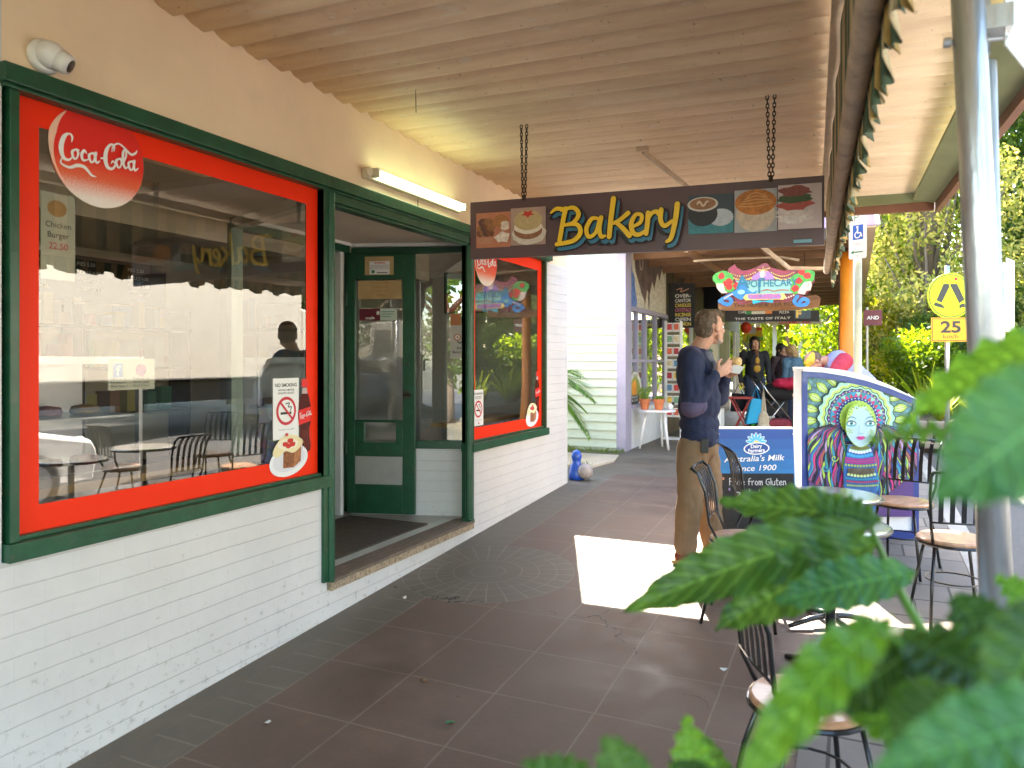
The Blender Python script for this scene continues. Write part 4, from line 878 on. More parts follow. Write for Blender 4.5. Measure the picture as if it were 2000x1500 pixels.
# ================================================================ cafe furniture
BLKM = M('black_metal', (.015, .015, .017), .3, metal=.3, var=.1, coat=.4); ALU = M('polished_alu', (.75, .75, .74), .16, metal=.95, var=.06, vs=20)
def seatwood(): return M('seat_timber', (.5, .27, .15), .4, var=.3, vs=7, stretch=(1, 4, 1), coat=.25)
SW = seatwood()
def make_chair():
    t = thing('cafe_chair', 'x', 'chair', (0, 0, 0), 0, 'black slat back cafe chairs')
    m = MB(); m.lathe([(0, .452), (.175, .452), (.185, .46), (.185, .47), (.175, .478), (0, .48)], (0, 0, 0), 28); m.build('seat', SW, t, smooth=False)
    m = MB(); m.tube([(.186*math.cos(q*PI/12), .186*math.sin(q*PI/12), .449) for q in range(25)], .008, 6, caps=False); m.build('seat_rim', BLKM, t)
    m = MB(); m.tube([(.14*math.cos(q*PI/8), .14*math.sin(q*PI/8), .24) for q in range(17)], .005, 6, caps=False); m.build('ring', BLKM, t)
    for s_ in (-1, 1):
        m = MB(); m.tube([(.12, s_*.11, .45), (.155, s_*.14, .25), (.19, s_*.175, .0)], .0095, 8); m.build('leg', BLKM, t, smooth=True)
        m = MB(); m.tube([(-.10, s_*.12, .45), (-.16, s_*.15, .25), (-.21, s_*.17, .0)], .0095, 8); m.build('leg', BLKM, t, smooth=True)
    m = MB()
    for s_ in (-1, 1): m.tube([(-.11, s_*.13, .44), (-.165, s_*.155, .56), (-.185, s_*.165, .74), (-.225, s_*.17, .84), (-.262, s_*.168, .868)], .0085, 8)
    m.tube([(-.172, -.158, .585), (-.18, 0, .585), (-.172, .158, .585)], .006, 6); m.tube([(-.262, -.168, .868), (-.272, 0, .872), (-.262, .168, .868)], .0085, 8); m.build('back_frame', BLKM, t, smooth=True)
    m = MB()
    for i in range(5):
        y = -.112 + .056*i; L = [(-.176, .585), (-.186, .70), (-.205, .79), (-.235, .845), (-.266, .870)]
        for (x0_, z0_), (x1_, z1_) in zip(L, L[1:]): 
            d_ = V((x1_-x0_, 0, z1_-z0_)).normalized(); nn = V((d_.z, 0, -d_.x))*.0022
            m.add([V((x0_, y-.012, z0_))-nn, V((x0_, y+.012, z0_))-nn, V((x1_, y+.012, z1_))-nn, V((x1_, y-.012, z1_))-nn, V((x0_, y-.012, z0_))+nn, V((x0_, y+.012, z0_))+nn, V((x1_, y+.012, z1_))+nn, V((x1_, y-.012, z1_))+nn],
                  [(0,1,2,3), (7,6,5,4), (0,4,5,1), (2,6,7,3), (1,5,6,2), (3,7,4,0)])
    m.build('slats', BLKM, t); return t
def make_table(top):
    t = thing('cafe_table', 'x', 'table', (0, 0, 0), 0, 'round cafe tables'); r = .26
    m = MB(); m.lathe([(0, .712), (r-.02, .712), (r-.004, .716), (r, .724), (r-.003, .733), (r-.02, .736), (0, .735)], (0, 0, 0), 48); m.build('tabletop', top, t, smooth=False)
    m = MB(); m.tube([(r*math.cos(q*PI/20), r*math.sin(q*PI/20), .72) for q in range(41)], .0095, 6, caps=False); m.build('rim', BLKM, t, smooth=True)
    m = MB(); m.tube([(0, 0, .03), (0, 0, .712)], .024, 12); m.build('pedestal', BLKM, t, smooth=True)
    m = MB()
    for i in range(4): c_, s_ = math.cos(i*PI/2+.6), math.sin(i*PI/2+.6); m.tube([(0, 0, .06), (.12*c_, .12*s_, .045), (.25*c_, .25*s_, .012)], [.018, .016, .012], 8)
    m.build('foot', BLKM, t, smooth=True); return t
def put(o, x, y, rz, label): o.location = gp(x, y); o.rotation_euler = (0, 0, rz); o['label'] = label; return o
CH0 = make_chair()
P1 = at(1452, 705, 4.25); P2 = at(1492, 705, 4.95); P3 = at(1762, 705, 5.02); P4 = at(1862, 705, 4.15); P6 = at(1578, 705, 2.42); P5 = at(2010, 705, 2.75)
chairs = [(P1, R(0), 'black slat back chair standing nearest behind the eating man, facing the street'), (P2, R(20), 'black slat back chair in front of the blue milk board'), (P3, R(248), 'black slat back chair in front of the mural of the girl'),
          (P4, R(100), 'black slat back chair by the kerb just left of the steel pole'), (P6, R(25), 'black chair with a round pale wooden seat, lowest in the photo among the leaves'), (P5, R(160), 'black chair right of the steel pole at the photo edge')]
for i, (p, rz, lb) in enumerate(chairs): put(CH0 if i == 0 else copy_tree(CH0), p.x, p.y, rz, lb)
T0 = make_table(ALU); q = at(1622, 705, 4.14); put(T0, q.x, q.y, 0, 'round table with a shining white top in front of the mural')
T1 = make_table(M('steel_top', (.42, .47, .5), .2, metal=.8, var=.1)); q = at(1622, 705, 3.55); put(T1, q.x, q.y, .4, 'round grey topped table, the middle one of three, half behind leaves')
T2 = make_table(M('glass_top', (.3, .36, .37), .12, var=.2, vs=9, coat=.6)); q = at(1783, 705, 2.12); put(T2, q.x, q.y, .2, 'round dark glass topped table nearest the steel pole under the leaves')
# ================================================================ curved poster stand with the painted girl
UR = V((.9085, .4179, 0)); UZ = V((0, 0, 1)); UF = V((-.4179, .9085, 0))
tm = 5.75; s = tm/F; org = at(1565, 705, tm); zg = gz(org.y); org.z = zg
NAVY = M('navy_frame', (.02, .045, .22), .35, var=.12, coat=.3); WH = M('white_fibreglass', (.82, .81, .82), .35, var=.04, dirt=.12)
def mp(zx, zy): return ((1540 + zx/4.686 - 1565)*s, CZ - zg - (700 + zy/4.686 - 705)*s)     # photo detail coordinates -> metres on the board
t = thing('poster_stand', 'curved top poster stand with a blue frame and a psychedelic painting of a girl', 'poster stand', org, math.atan2(.4179, .9085))
X, Z = (1, 0, 0), (0, 0, 1)
topc = [mp(zx, zy) for zx, zy in ((122, 118), (300, 128), (500, 160), (700, 205), (900, 270), (1060, 335), (1180, 385))]
topo = [mp(zx, zy) for zx, zy in ((122, 84), (300, 84), (500, 110), (700, 160), (900, 240), (1060, 320), (1182, 378))]
wd = mp(1180, 0)[0]
m = MB(); m.prism([(0, .06), (wd, .06)] + topc[::-1], (0, 0, 0), X, Z, .17); m.build('body', WH, t)
m = MB(); m.prism(topc + topo[::-1], (0, -.03, 0), X, Z, .22); m.build('cap', WH, t, bevel=.01)
m = MB(); m.prism([(0, 0), (.04, 0), (.04, topc[0][1]-.01), (0, topc[0][1])], (0, -.022, 0), X, Z, .02); m.prism([(wd-.045, 0), (wd, 0), (wd, topc[-1][1]), (wd-.045, topc[-1][1]+.02)], (0, -.022, 0), X, Z, .02)
inn = [(x, z-.045) for x, z in topc]; m.prism([p for p in inn if .0 <= p[0]][:] + topc[::-1], (0, -.024, 0), X, Z, .02); m.box((.04, -.022, 0), (wd-.045, -.002, .08)); m.build('frame', NAVY, t)
m = MB(); m.box((-.02, .02, 0), (.06, .26, .05)); m.box((wd-.06, .02, 0), (wd+.02, .26, .05)); m.build('foot', WH, t)
a = Art((0, -.004, 0), X, Z, .00012)
def pc(n_, c, v=.1): return M('paint_'+n_, c, .45, var=v, vs=25)
LIME = pc('lime', (.38, .56, .08)); LIM2 = pc('lime_light', (.55, .72, .3)); MINT = pc('mint', (.32, .62, .48)); PUR = pc('purple', (.10, .045, .2)); IND = pc('indigo', (.02, .035, .22)); CYAN = pc('cyan', (.02, .3, .5)); TEAL = pc('teal', (.03, .25, .27))
PNK = pc('pink', (.6, .03, .2)); REDP = pc('crimson', (.5, .03, .08)); OLV = pc('olive', (.14, .16, .03)); SKN = pc('ice', (.42, .6, .68), .05); BLKP = pc('black', (.01, .01, .02)); LAV = pc('lavender', (.4, .3, .52)); MAUV = pc('mauve', (.28, .1, .22)); WHP = pc('white', (.75, .82, .85))
inner = [mp(160, 1440), mp(1120, 1440)] + [(x, z-.046) for x, z in topc[::-1]][0:-1] + [mp(160, 168)]
inner = [(min(max(x, .041), wd-.046), z) for x, z in inner]; a.poly(inner, pc('ground', (.10, .24, .26), .7))
def inside(p): 
    x, z = p
    for (x0, z0), (x1, z1) in zip(topc, topc[1:]):
        if x0 <= x <= x1: return z < z0 + (z1-z0)*(x-x0)/(x1-x0) - .048 and .041 < x < wd-.046
    return False
def lim(pts):
    out = []
    for x, z in pts:
        x = min(max(x, .042), wd-.047)
        for (x0, z0), (x1, z1) in zip(topc, topc[1:]):
            if x0 <= x <= x1: z = min(z, z0 + (z1-z0)*(x-x0)/(x1-x0) - .047)
        out.append((x, z))
    return out
def pol(pts, m_): a.poly(lim([mp(*p) for p in pts]), m_)
def stk(pts, w_, m_, k=5): a.stroke(lim([mp(*p) for p in pts]), [q*s/4.686 for q in w_] if isinstance(w_, (list, tuple)) else w_*s/4.686, m_, k=k)
def petal(cx, cy, ang, L, W_, c1=LIME, c2=LIM2):
    def e(l, w_): return [(cx + (u*l)*math.cos(ang) - v*w_*math.sin(ang), cy + (u*l)*math.sin(ang) + v*w_*math.cos(ang)) for u, v in ((-1, 0), (-.6, .6), (0, 1), (.5, .75), (1, 0), (.5, -.75), (0, -1), (-.6, -.6))]
    pol(e(L*1.08, W_*1.12), BLKP); pol(e(L, W_), c1); pol(e(L*.7, W_*.5), c2); stk([(cx-L*.8*math.cos(ang), cy-L*.8*math.sin(ang)), (cx+L*.9*math.cos(ang), cy+L*.9*math.sin(ang))], 5, OLV, 2)
CXm, CYm = 608, 545
for i in range(19):
    an = R(130 + i*15.5); rr_ = 415
    petal(CXm + rr_*math.cos(an), CYm + rr_*math.sin(an)*.98, an, 72, 38)
def ring(r0, n, amp, m_, w_=None, a0=118, a1=422):
    pts = [(CXm + (r0+amp*math.cos(R(q)*n))*math.cos(R(q)), CYm + (r0+amp*math.cos(R(q)*n))*math.sin(R(q))) for q in np.arange(a0, a1+.1, 3.5)]
    if w_: stk(pts, w_, m_, 1)
    else: pol(pts, m_)
[petal(CXm + 560*math.cos(R(q)), CYm + 540*math.sin(R(q)), R(q), 70, 44, LIME, MINT) for q in (150, 166, 182, 198, 214, 322, 340, 356, 12, 28)]
ring(352, 22, 12, BLKP); ring(344, 22, 12, MINT); ring(318, 22, 10, LIM2); ring(300, 22, 8, LIME, 12); ring(290, 22, 8, BLKP); ring(282, 22, 8, MINT); ring(268, 22, 5, BLKP); ring(262, 40, 2, PUR)
for i in range(38):
    an = R(122 + i*7.9); pol([(CXm+251*math.cos(an)+8*math.cos(q), CYm+251*math.sin(an)+8*math.sin(q)) for q in [j*PI/3 for j in range(6)]], LAV if i % 2 else LIME)
ring(240, 2, 0, CYAN)
for i in range(25):
    a0_, a1_, a2_ = R(124+i*12), R(130+i*12), R(136+i*12); P_2 = lambda r_, q: (CXm+r_*math.cos(q), CYm+r_*math.sin(q))
    pol([P_2(238, a0_-.0), P_2(238, a2_), P_2(200, a1_)], MINT if i % 3 == 0 else (TEAL if i % 3 == 1 else CYAN)); pol([P_2(188, a0_-R(6)), P_2(232, a0_), P_2(188, a0_+R(6))], REDP if i % 2 else PNK)
ring(192, 2, 0, IND)
for i in range(30):
    q = R(123+i*10.1); pol([P_2(188, q-.05), P_2(188, q+.05), P_2(166, q)], CYAN if i % 2 else IND); pol([(CXm+181*math.cos(q)+5*math.cos(j), CYm+181*math.sin(q)+5*math.sin(j)) for j in [0, 1.25, 2.5, 3.8, 5]], WHP)
ring(162, 30, 5, LIME)
# hair, many wavy strands both sides
hc = [MAUV, PNK, LIME, PUR, CYAN, BLKP, pc('rust', (.35, .1, .08)), TEAL, LIME, PNK, IND, LAV, BLKP, pc('blue2', (.03, .12, .45))]
pol([(440, 600), (370, 640), (165, 760), (160, 1440), (520, 1440), (500, 1000), (500, 760)], PUR); pol([(780, 600), (850, 640), (1110, 860), (1120, 1440), (720, 1440), (760, 1000), (740, 760)], PUR)
rs = random.Random(4)
for sd_ in (-1, 1):
    for i in range(36):
        q = i/35; x0 = 608 + sd_*(235 - 90*q); y0 = 600 + 50*q; pts = [(x0, y0)]; x, y = x0, y0; ph = rs.uniform(0, 6); spread = (1-q)
        for j in range(1, 12):
            y += 34 + 26*q; x = x0 + sd_*(spread*400*(j/11)**.5 - 60*q*(j/11)) + sd_*16*math.sin(j*1.15+ph+i*.5)
            if y < 1430: pts.append((x, y))
        if len(pts) > 3: stk(pts, [8, 24, 26, 28, 26, 20], BLKP, 5); stk(pts, [3, 17, 19, 21, 19, 12], hc[(i*5+(3 if sd_ > 0 else 0)) % len(hc)], 5)
for cx_, cy_, m_ in ((380, 900, LIME), (845, 1040, PNK), (830, 900, TEAL), (300, 990, CYAN), (980, 1060, LIME)): stk([(cx_+(36-4.4*j)*math.cos(j*.9), cy_+(36-4.4*j)*math.sin(j*.9)) for j in range(9)], 9, m_, 4)
# bust, beads and collar
pol([(505, 780), (700, 780), (760, 960), (770, 1440), (470, 1440), (460, 960)], pc('bust', (.03, .14, .42), .3)); pol([(520, 790), (700, 790), (690, 830), (608, 850), (525, 830)], OLV)
def beads(y, n_, r_, m_, x0=520, x1=700, sag=18):
    for i in range(n_):
        q = i/(n_-1); x = x0+(x1-x0)*q; yy = y + sag*math.sin(PI*q); pol([(x+r_*math.cos(j), yy+r_*math.sin(j)) for j in [k_*PI/4 for k_ in range(8)]], m_)
beads(820, 11, 9, MINT); beads(832, 8, 13, WHP); beads(866, 9, 14, pc('azure', (.05, .38, .7)), 505, 712, 20)
for r_ in range(3): beads(898+r_*18, 16, 8, PNK if r_ % 2 else pc('magenta', (.5, .0, .25)), 480, 735, 14)
beads(958, 11, 11, LIME, 478, 745, 12); pol([(490, 990), (740, 990), (725, 1045), (608, 1065), (500, 1045)], pc('bronze', (.1, .08, .05), .5)); beads(1045, 9, 13, LIM2, 500, 735, 16); beads(1078, 16, 9, CYAN, 480, 760, 12); beads(1105, 14, 9, REDP, 490, 760, 10); beads(1140, 14, 9, LIME, 490, 760, 8)
# face
face = [(480, 520), (470, 600), (480, 680), (520, 745), (560, 785), (608, 800), (650, 788), (700, 745), (738, 680), (748, 600), (738, 520), (700, 440), (608, 395), (515, 440)]
a.poly(lim(smooth_line([mp(*p) for p in face], 4, True)), LIME); a.poly(lim(smooth_line([mp(*p) for p in [(492, 560), (478, 620), (490, 690), (530, 750), (608, 797), (690, 745), (728, 690), (740, 620), (722, 560), (690, 500), (650, 430), (608, 450), (560, 430), (530, 500)]], 4, True)), SKN)
for i in range(26):
    q = R(205+i*5.2); r_ = 128+rs.uniform(-16, 12); cx_, cy_ = 608+r_*math.cos(q), 575+r_*1.1*math.sin(q); pol([(cx_+11*math.cos(j+i), cy_+9*math.sin(j+i)) for j in (0, 1.2, 2.2, 3.4, 4.6)], pc('leaf_green', (.15, .36, .05)) if i % 2 else LIM2)
for cx_, cy_ in ((508, 655), (700, 662)):
    for j in range(5): pol([(cx_, cy_), (cx_+30*math.cos(j*1.26+.4), cy_+28*math.sin(j*1.26+.4)), (cx_+24*math.cos(j*1.26+.9), cy_+24*math.sin(j*1.26+.9))], LIME)
for cx_ in (520, 690):
    sg = 1 if cx_ > 600 else -1
    pol([(cx_+48*math.cos(q), cy_) for q, cy_ in [(j*PI/8, 588+26*math.sin(j*PI/8)) for j in range(16)]], pc('shade_teal', (.12, .38, .45))); pol([(cx_+38*math.cos(j*PI/8), 584+15*math.sin(j*PI/8)) for j in range(16)], WHP)
    pol([(cx_+17*math.cos(j*PI/6), 583+17*math.sin(j*PI/6)) for j in range(12)], TEAL); pol([(cx_+8*math.cos(j*PI/4), 583+8*math.sin(j*PI/4)) for j in range(8)], BLKP); pol([(cx_-5+4*math.cos(j), 577+4*math.sin(j)) for j in (0, 1.3, 2.6, 3.9, 5.2)], WHP)
    stk([(cx_-40, 588), (cx_-20, 566), (cx_+5, 562), (cx_+30, 572), (cx_+42, 586)], [4, 9, 8, 8, 4], BLKP); stk([(cx_-42, 548), (cx_-15, 530), (cx_+15, 528), (cx_+42, 544)], [3, 7, 7, 3], pc('brow', (.02, .15, .25)))
stk([(590, 672), (608, 680), (626, 672)], 5, pc('nose', (.2, .38, .5))); stk([(590, 600), (592, 650), (586, 668)], 3, pc('nose', (.2, .38, .5)))
pol([(562, 712), (590, 698), (606, 703), (622, 698), (650, 712), (628, 728), (606, 733), (582, 728)], pc('lips', (.6, .01, .25))); stk([(566, 712), (606, 715), (646, 712)], 3, MAUV)
a.build('painting', t)

# ================================================================ blue milk board (two hinged panels)
tb = 5.5; s2 = tb/F; o = at(1403, 705, tb); zg2 = gz(o.y); o.z = zg2
t = thing('sandwich_board', 'blue milk advertising sandwich board with a chalk message', 'sandwich board', o, math.atan2(.4179, .9085))
def dp(px, py): return ((px-1403)*s2, CZ - zg2 - (py-705)*s2)
w_, h_ = dp(1560, 0)[0], dp(0, 836)[1]; tilt = V((0, .09, 1)).normalized()
m = MB(); m.prism([(0, .02), (w_, .02), (w_, h_), (0, h_)], (0, -.0, 0), X, tilt, .012); m.build('panel', WH, t, bevel=.003)
m = MB(); m.prism([(0, .02), (w_, .02), (w_, h_), (0, h_)], (0, .20, 0), X, V((0, -.09, 1)).normalized(), .012); m.build('panel', WH, t, bevel=.003)
m = MB()
for x in (.02, w_-.02): m.tube([(x, .06, h_-.05), (x, .16, h_-.05)], .006, 6); m.tube([(x, -.02, .0), (x, .0, .05)], .012, 6); m.tube([(x, .24, .0), (x, .2, .05)], .012, 6)
m.build('hinge', STEEL, t)
a = Art((0, -.0015, 0), X, tilt, .0002); b0 = .012
for i in range(10):
    q = i/10; c = [(.01, .06, .3), (.0, .34, .68)]; z1 = h_-b0-(h_-.14)*.95*q; z0 = h_-b0-(h_-.14)*.95*(q+.1)
    a.rect(b0, z0, w_-b0, z1, M('milk_blue_%d' % i, [c[0][k_]+(c[1][k_]-c[0][k_])*q for k_ in range(3)], .35, var=.03)); a.h -= .0002
a.h += .0002
cyn = M('milk_cyan', (.0, .36, .6), .35, var=.03); a.rect(b0, .025, w_-b0, .15, cyn)
a.poly([(b0, .025), (w_*.75, .025), (w_*.62, .09), (w_*.45, .125), (w_*.25, .15), (b0, .155)], M('meadow_green', (.16, .5, .04), .4, var=.25, vs=12)); 
for cx_, cz_ in ((.28, .118), (.36, .105)): a.poly(blob(cx_, cz_, .014, .009, 8), STK); a.rect(cx_-.01, cz_-.016, cx_-.007, cz_, STK); a.rect(cx_+.007, cz_-.016, cx_+.01, cz_, STK)
cx_, cz_ = dp(1483, 0)[0], dp(0, 868)[1]
for j in range(7):
    an = R(90+(j-3)*26); a.poly(blob(cx_+.045*math.cos(an), cz_+.005+.045*math.sin(an), .036, .014, 12, rot=an), STW)
for j in range(7):
    an = R(90+(j-3)*26); a.poly(blob(cx_+.048*math.cos(an), cz_+.005+.048*math.sin(an), .028, .009, 12, rot=an), M('sky_petal', (.1, .5, .75), .35, var=0))
a.poly(blob(cx_, cz_+.004, .02, .02, 14), M('sun_yellow', (.85, .6, .1), .4, var=0))
nv = M('logo_navy', (.01, .05, .28), .35, var=0)
a.poly(blob(cx_, cz_-.035, .098, .046, 24, rot=.06), STW); a.poly(blob(cx_, cz_-.035, .088, .038, 24, rot=.06), nv)
a.text('Dairy', cx_, cz_-.03, .026, STW, 'c', bold=.03, rot=.06); a.text('Farmers', cx_, cz_-.062, .026, STW, 'c', bold=.03, rot=.06)
cx2 = dp(1478, 0)[0]; a.text("Australia's Milk", cx2, dp(0, 902)[1], .042, STW, 'c', bold=.012, shear=.22, rot=.035, w=.455); a.text('Since 1900', cx2+.01, dp(0, 918)[1]-.01, .04, STW, 'c', bold=.012, shear=.22, rot=.035, w=.31)
zt = dp(0, 924)[1]-.008; a.rect(dp(1410, 0)[0], .165, w_-.02, zt, M('chalkboard', (.022, .022, .022), .8, var=.3, vs=8)); CHK = M('chalk_white', (.62, .62, .6), .9, var=.2, vs=60)
HW = {'F': [[(0,1),(0,0)],[(0,1),(.5,.95)],[(0,.55),(.4,.55)]], 'r': [[(0,.6),(.02,0)],[(.0,.4),(.3,.62)]], 'e': [[(0,.3),(.4,.35),(.3,.6),(0,.4),(.1,.02),(.45,.1)]], 'f': [[(.4,.95),(.15,.9),(.1,0)],[(0,.5),(.35,.55)]], 'o': [[(.2,.6),(0,.3),(.2,0),(.42,.3),(.2,.6)]],
      'm': [[(0,.6),(0,0)],[(0,.4),(.2,.6),(.25,0)],[(.25,.4),(.45,.6),(.5,0)]], 'G': [[(.5,.9),(.1,.8),(0,.3),(.3,0),(.5,.2),(.5,.45),(.3,.45)]], 'l': [[(.05,1),(.05,0)]], 'u': [[(0,.6),(.05,.05),(.35,.1),(.4,.6),(.42,0)]], 't': [[(.15,.95),(.15,.05),(.35,.05)],[(0,.62),(.35,.65)]], 'n': [[(0,.6),(0,0)],[(0,.4),(.25,.6),(.35,0)]],
      'p': [[(0,.6),(0,-.35)],[(0,.5),(.35,.55),(.35,.1),(0,.1)]], 'd': [[(.4,.5),(.1,.5),(.05,.1),(.4,.1)],[(.42,1),(.42,0)]], 'c': [[(.4,.55),(.1,.5),(.05,.1),(.4,.05)]], 's': [[(.35,.6),(.05,.5),(.3,.25),(.05,0)]], 'B': [[(0,1),(0,0)],[(0,1),(.4,.8),(0,.55),(.45,.3),(0,0)]], 'a': [[(.38,.55),(.08,.5),(.05,.1),(.35,.1)],[(.4,.6),(.42,0)]], 'k': [[(0,1),(0,0)],[(.35,.6),(0,.3),(.38,0)]],
      '*': [[(0,.3),(.4,.7)],[(0,.7),(.4,.3)],[(.2,.2),(.2,.8)]]}
def hand(a_, txt, x, y, h, m_, w=.0055, gap=.16):
    for ch in txt:
        if ch == ' ': x += h*.4; continue
        for st in HW.get(ch, []): a_.stroke([(x+p[0]*h, y+p[1]*h) for p in st], w, m_, k=4)
        x += (max(p[0] for st in HW[ch] for p in st)+gap)*h
hand(a, 'Free from Gluten', dp(1428, 0)[0], zt-.085, .05, CHK); hand(a, 'products', dp(1440, 0)[0], zt-.165, .05, CHK); hand(a, 'Baked', dp(1424, 0)[0], zt-.245, .05, CHK)
hand(a, '*', dp(1413, 0)[0], zt-.05, .028, M('chalk_orange', (.6, .3, .2), .9), .004); hand(a, '*', dp(1424, 0)[0], zt-.13, .03, M('chalk_lilac', (.35, .25, .55), .9), .004)
a.build('poster', t)

# ================================================================ blue ornament by the bakery corner, palm in the lane
t = thing('garden_ornament', 'blue painted garden ornament with a grey ball at the bakery corner', 'ornament', gp(.03, 7.78))
m = MB(); m.lathe([(0, 0), (.085, 0), (.09, .05), (.075, .14), (.045, .19), (.05, .22), (.06, .26), (.04, .31), (0, .33)], (0, 0, 0), 18); m.build('body', M('ultramarine', (.01, .07, .42), .35, var=.15, coat=.3), t, smooth=True)
m = MB(); m.sphere((.11, -.03, .10), .085, 18, 12); m.build('ball', M('grey_pebble', (.33, .28, .26), .6, var=.2), t, smooth=True)
t = thing('palm_plant', 'green feathery palm leaning out of the lane against white boards', 'palm', (-.92, 9.0, .42))
bk = M('palm_stem', (.2, .22, .08), .7, var=.2); m = MB(); m.tube([(-.05, 0, -.05), (0, 0, .5), (-.02, 0, 1.0)], [.06, .05, .04], 10); m.build('trunk', bk, t, smooth=True)
C, U, W2 = [], [], []; m = MB()
def frond(p0, ang, L, rise, drop):
    pts = [V(p0) + V((math.cos(ang)*L*q, math.sin(ang)*L*q, rise*q - drop*q*q)) for q in [i/14 for i in range(15)]]
    m.tube(pts, [.012*(1-.8*i/14) for i in range(15)], 5)
    for i in range(2, 15):
        for sub in (0, .5):
            if i == 14 and sub: continue
            p = pts[i].lerp(pts[min(14, i+1)], sub); d = (pts[i]-pts[i-1]).normalized(); sd2 = d.cross(V((0, 0, 1))).normalized(); Ll = L*.42*math.sin(PI*(.15+.8*(i+sub)/15))
            for g_ in (-1, 1):
                v = (sd2*g_*.8 + d*.75 + V((0, 0, -.18 + rnd.uniform(-.1, .1)))).normalized()*Ll/2; C.append(tuple(p+v)); U.append(tuple(v)); n_ = v.cross(V((0, 0, 1))).normalized()*.014; W2.append(tuple(n_))
for an, L, ri, dr in ((R(5), .72, .3, .5), (R(-20), .8, .6, .7), (R(20), .6, -.05, .3), (R(-40), .75, .25, .6), (R(-60), .8, .9, .5), (R(60), .7, .6, .5), (R(140), .8, .6, .6), (R(200), .8, .7, .7), (R(-80), .8, .1, .5), (R(-5), .7, .05, .7)): frond((0, 0, .98), an, L, ri, dr)
m.build('stalk', bk, t, smooth=True); quads('crown', np.array(C), np.array(U), np.array(W2), leafmat('palm_leaf', (.05, .12, .02), (.16, .3, .05)), t)
# ================================================================ craft shop next door (lilac corner, white boards)
def onY(px, py, y): d = ray(px, py); k = y/d.y; return (CX + d.x*k, CZ + d.z*k)
def onX(px, py, x): d = ray(px, py); k = (x-CX)/d.x; return (d.y*k, CZ + d.z*k)
BRD = M('white_weatherboard', (.50, .56, .45), .5, var=.06, vs=2, bump=.15, bs=20, dirt=.15); LIL = M('lilac_paint', (.36, .33, .43), .5, var=.08, vs=4, dirt=.1)
DK = M('dark_timber', (.07, .045, .03), .6, var=.3, vs=4); BRW = M('brown_rafter', (.27, .14, .065), .6, var=.25, vs=6, stretch=(.4, 2, 2)); ROOFB = M('dark_ceiling_boards', (.13, .085, .05), .7, var=.3, vs=3, stretch=(.3, 3, 1))
N_ = thing('craft_shop', 'timber shop next door with white weatherboard side and a dark verandah', 'building')
m = MB(); z = .40
while z < 4.1:
    m.add([(-7, 9.74, z), (0, 9.74, z), (0, 9.762, z+.118), (-7, 9.762, z+.118), (-7, 9.77, z), (0, 9.77, z)], [(0, 1, 2, 3), (4, 5, 1, 0)]); z += .118
m.box((-7, 9.77, .3), (-.002, 9.9, 4.1)); m.build('side_wall', BRD, N_)
m = MB(); m.box((-.1, 9.735, .42), (.03, 10.02, 3.6)); m.build('corner_post', LIL, N_, bevel=.004)
m = MB(); z = .45
while z < 1.0: m.add([(.018, 10.02, z), (.018, 12.2, z), (.0, 12.2, z+.118), (.0, 10.02, z+.118), (0, 10.02, z), (0, 12.2, z)], [(0, 1, 2, 3), (4, 5, 1, 0)]); z += .118
m.box((-.12, 10.02, .4), (-.001, 12.2, 1.04)); m.build('front_boards', M('white_front_boards', (.66, .66, .68), .5, var=.06, dirt=.2), N_)
m = MB(); m.box((-.08, 10.02, 1.04), (.05, 12.25, 1.09)); m.box((-.08, 10.02, 2.40), (.03, 12.25, 2.46))
for px in (1244, 1260, 1281, 1300): y = onX(px, 700, 0)[0]; m.box((-.05, y-.018, 1.09), (.015, y+.018, 2.40))
m.box((-.05, 10.02, 1.68), (.010, 12.2, 1.72)); WN = m.build('window', LIL, N_)
m = MB(); m.add([(-.02, 10.05, 1.09), (-.02, 12.2, 1.09), (-.02, 12.2, 2.4), (-.02, 10.05, 2.4)], [(0, 1, 2, 3)]); m.build('pane', glassmat('dark_glass', .12, 1.6, (.5, .52, .5)), WN)
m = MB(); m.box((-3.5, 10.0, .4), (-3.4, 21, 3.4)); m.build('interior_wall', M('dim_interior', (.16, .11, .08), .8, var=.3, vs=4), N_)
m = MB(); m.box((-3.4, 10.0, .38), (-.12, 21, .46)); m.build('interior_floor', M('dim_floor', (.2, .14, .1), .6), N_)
m = MB(); m.box((-.12, 10.02, 2.46), (.0, 21, 3.4)); m.build('upper_wall', DK, N_)
for y0_, y1_ in ((12.25, 13.3), (14.5, 16.4), (17.6, 19.2), (20.2, 21)): m = MB(); m.box((-.12, y0_, .4), (.0, y1_, 2.46)); m.build('front_wall', M('brown_shopfront', (.13, .09, .06), .5, var=.3, vs=3), N_)
for y0_, y1_ in ((13.3, 14.5), (16.4, 17.6), (19.2, 20.2)):
    m = MB(); m.box((-.06, y0_, .47), (.0, y0_+.06, 2.46)); m.box((-.06, y1_-.06, .47), (.0, y1_, 2.46)); m.box((-.06, y0_+.06, .47), (0, y1_-.06, .7)); dr = m.build('door', M('white_aluminium', (.62, .64, .66), .35, metal=.3, var=.05), N_)
    m = MB(); m.add([(-.03, y0_, .7), (-.03, y1_, .7), (-.03, y1_, 2.46), (-.03, y0_, 2.46)], [(0, 1, 2, 3)]); m.build('pane', MATS['dark_glass'], dr)
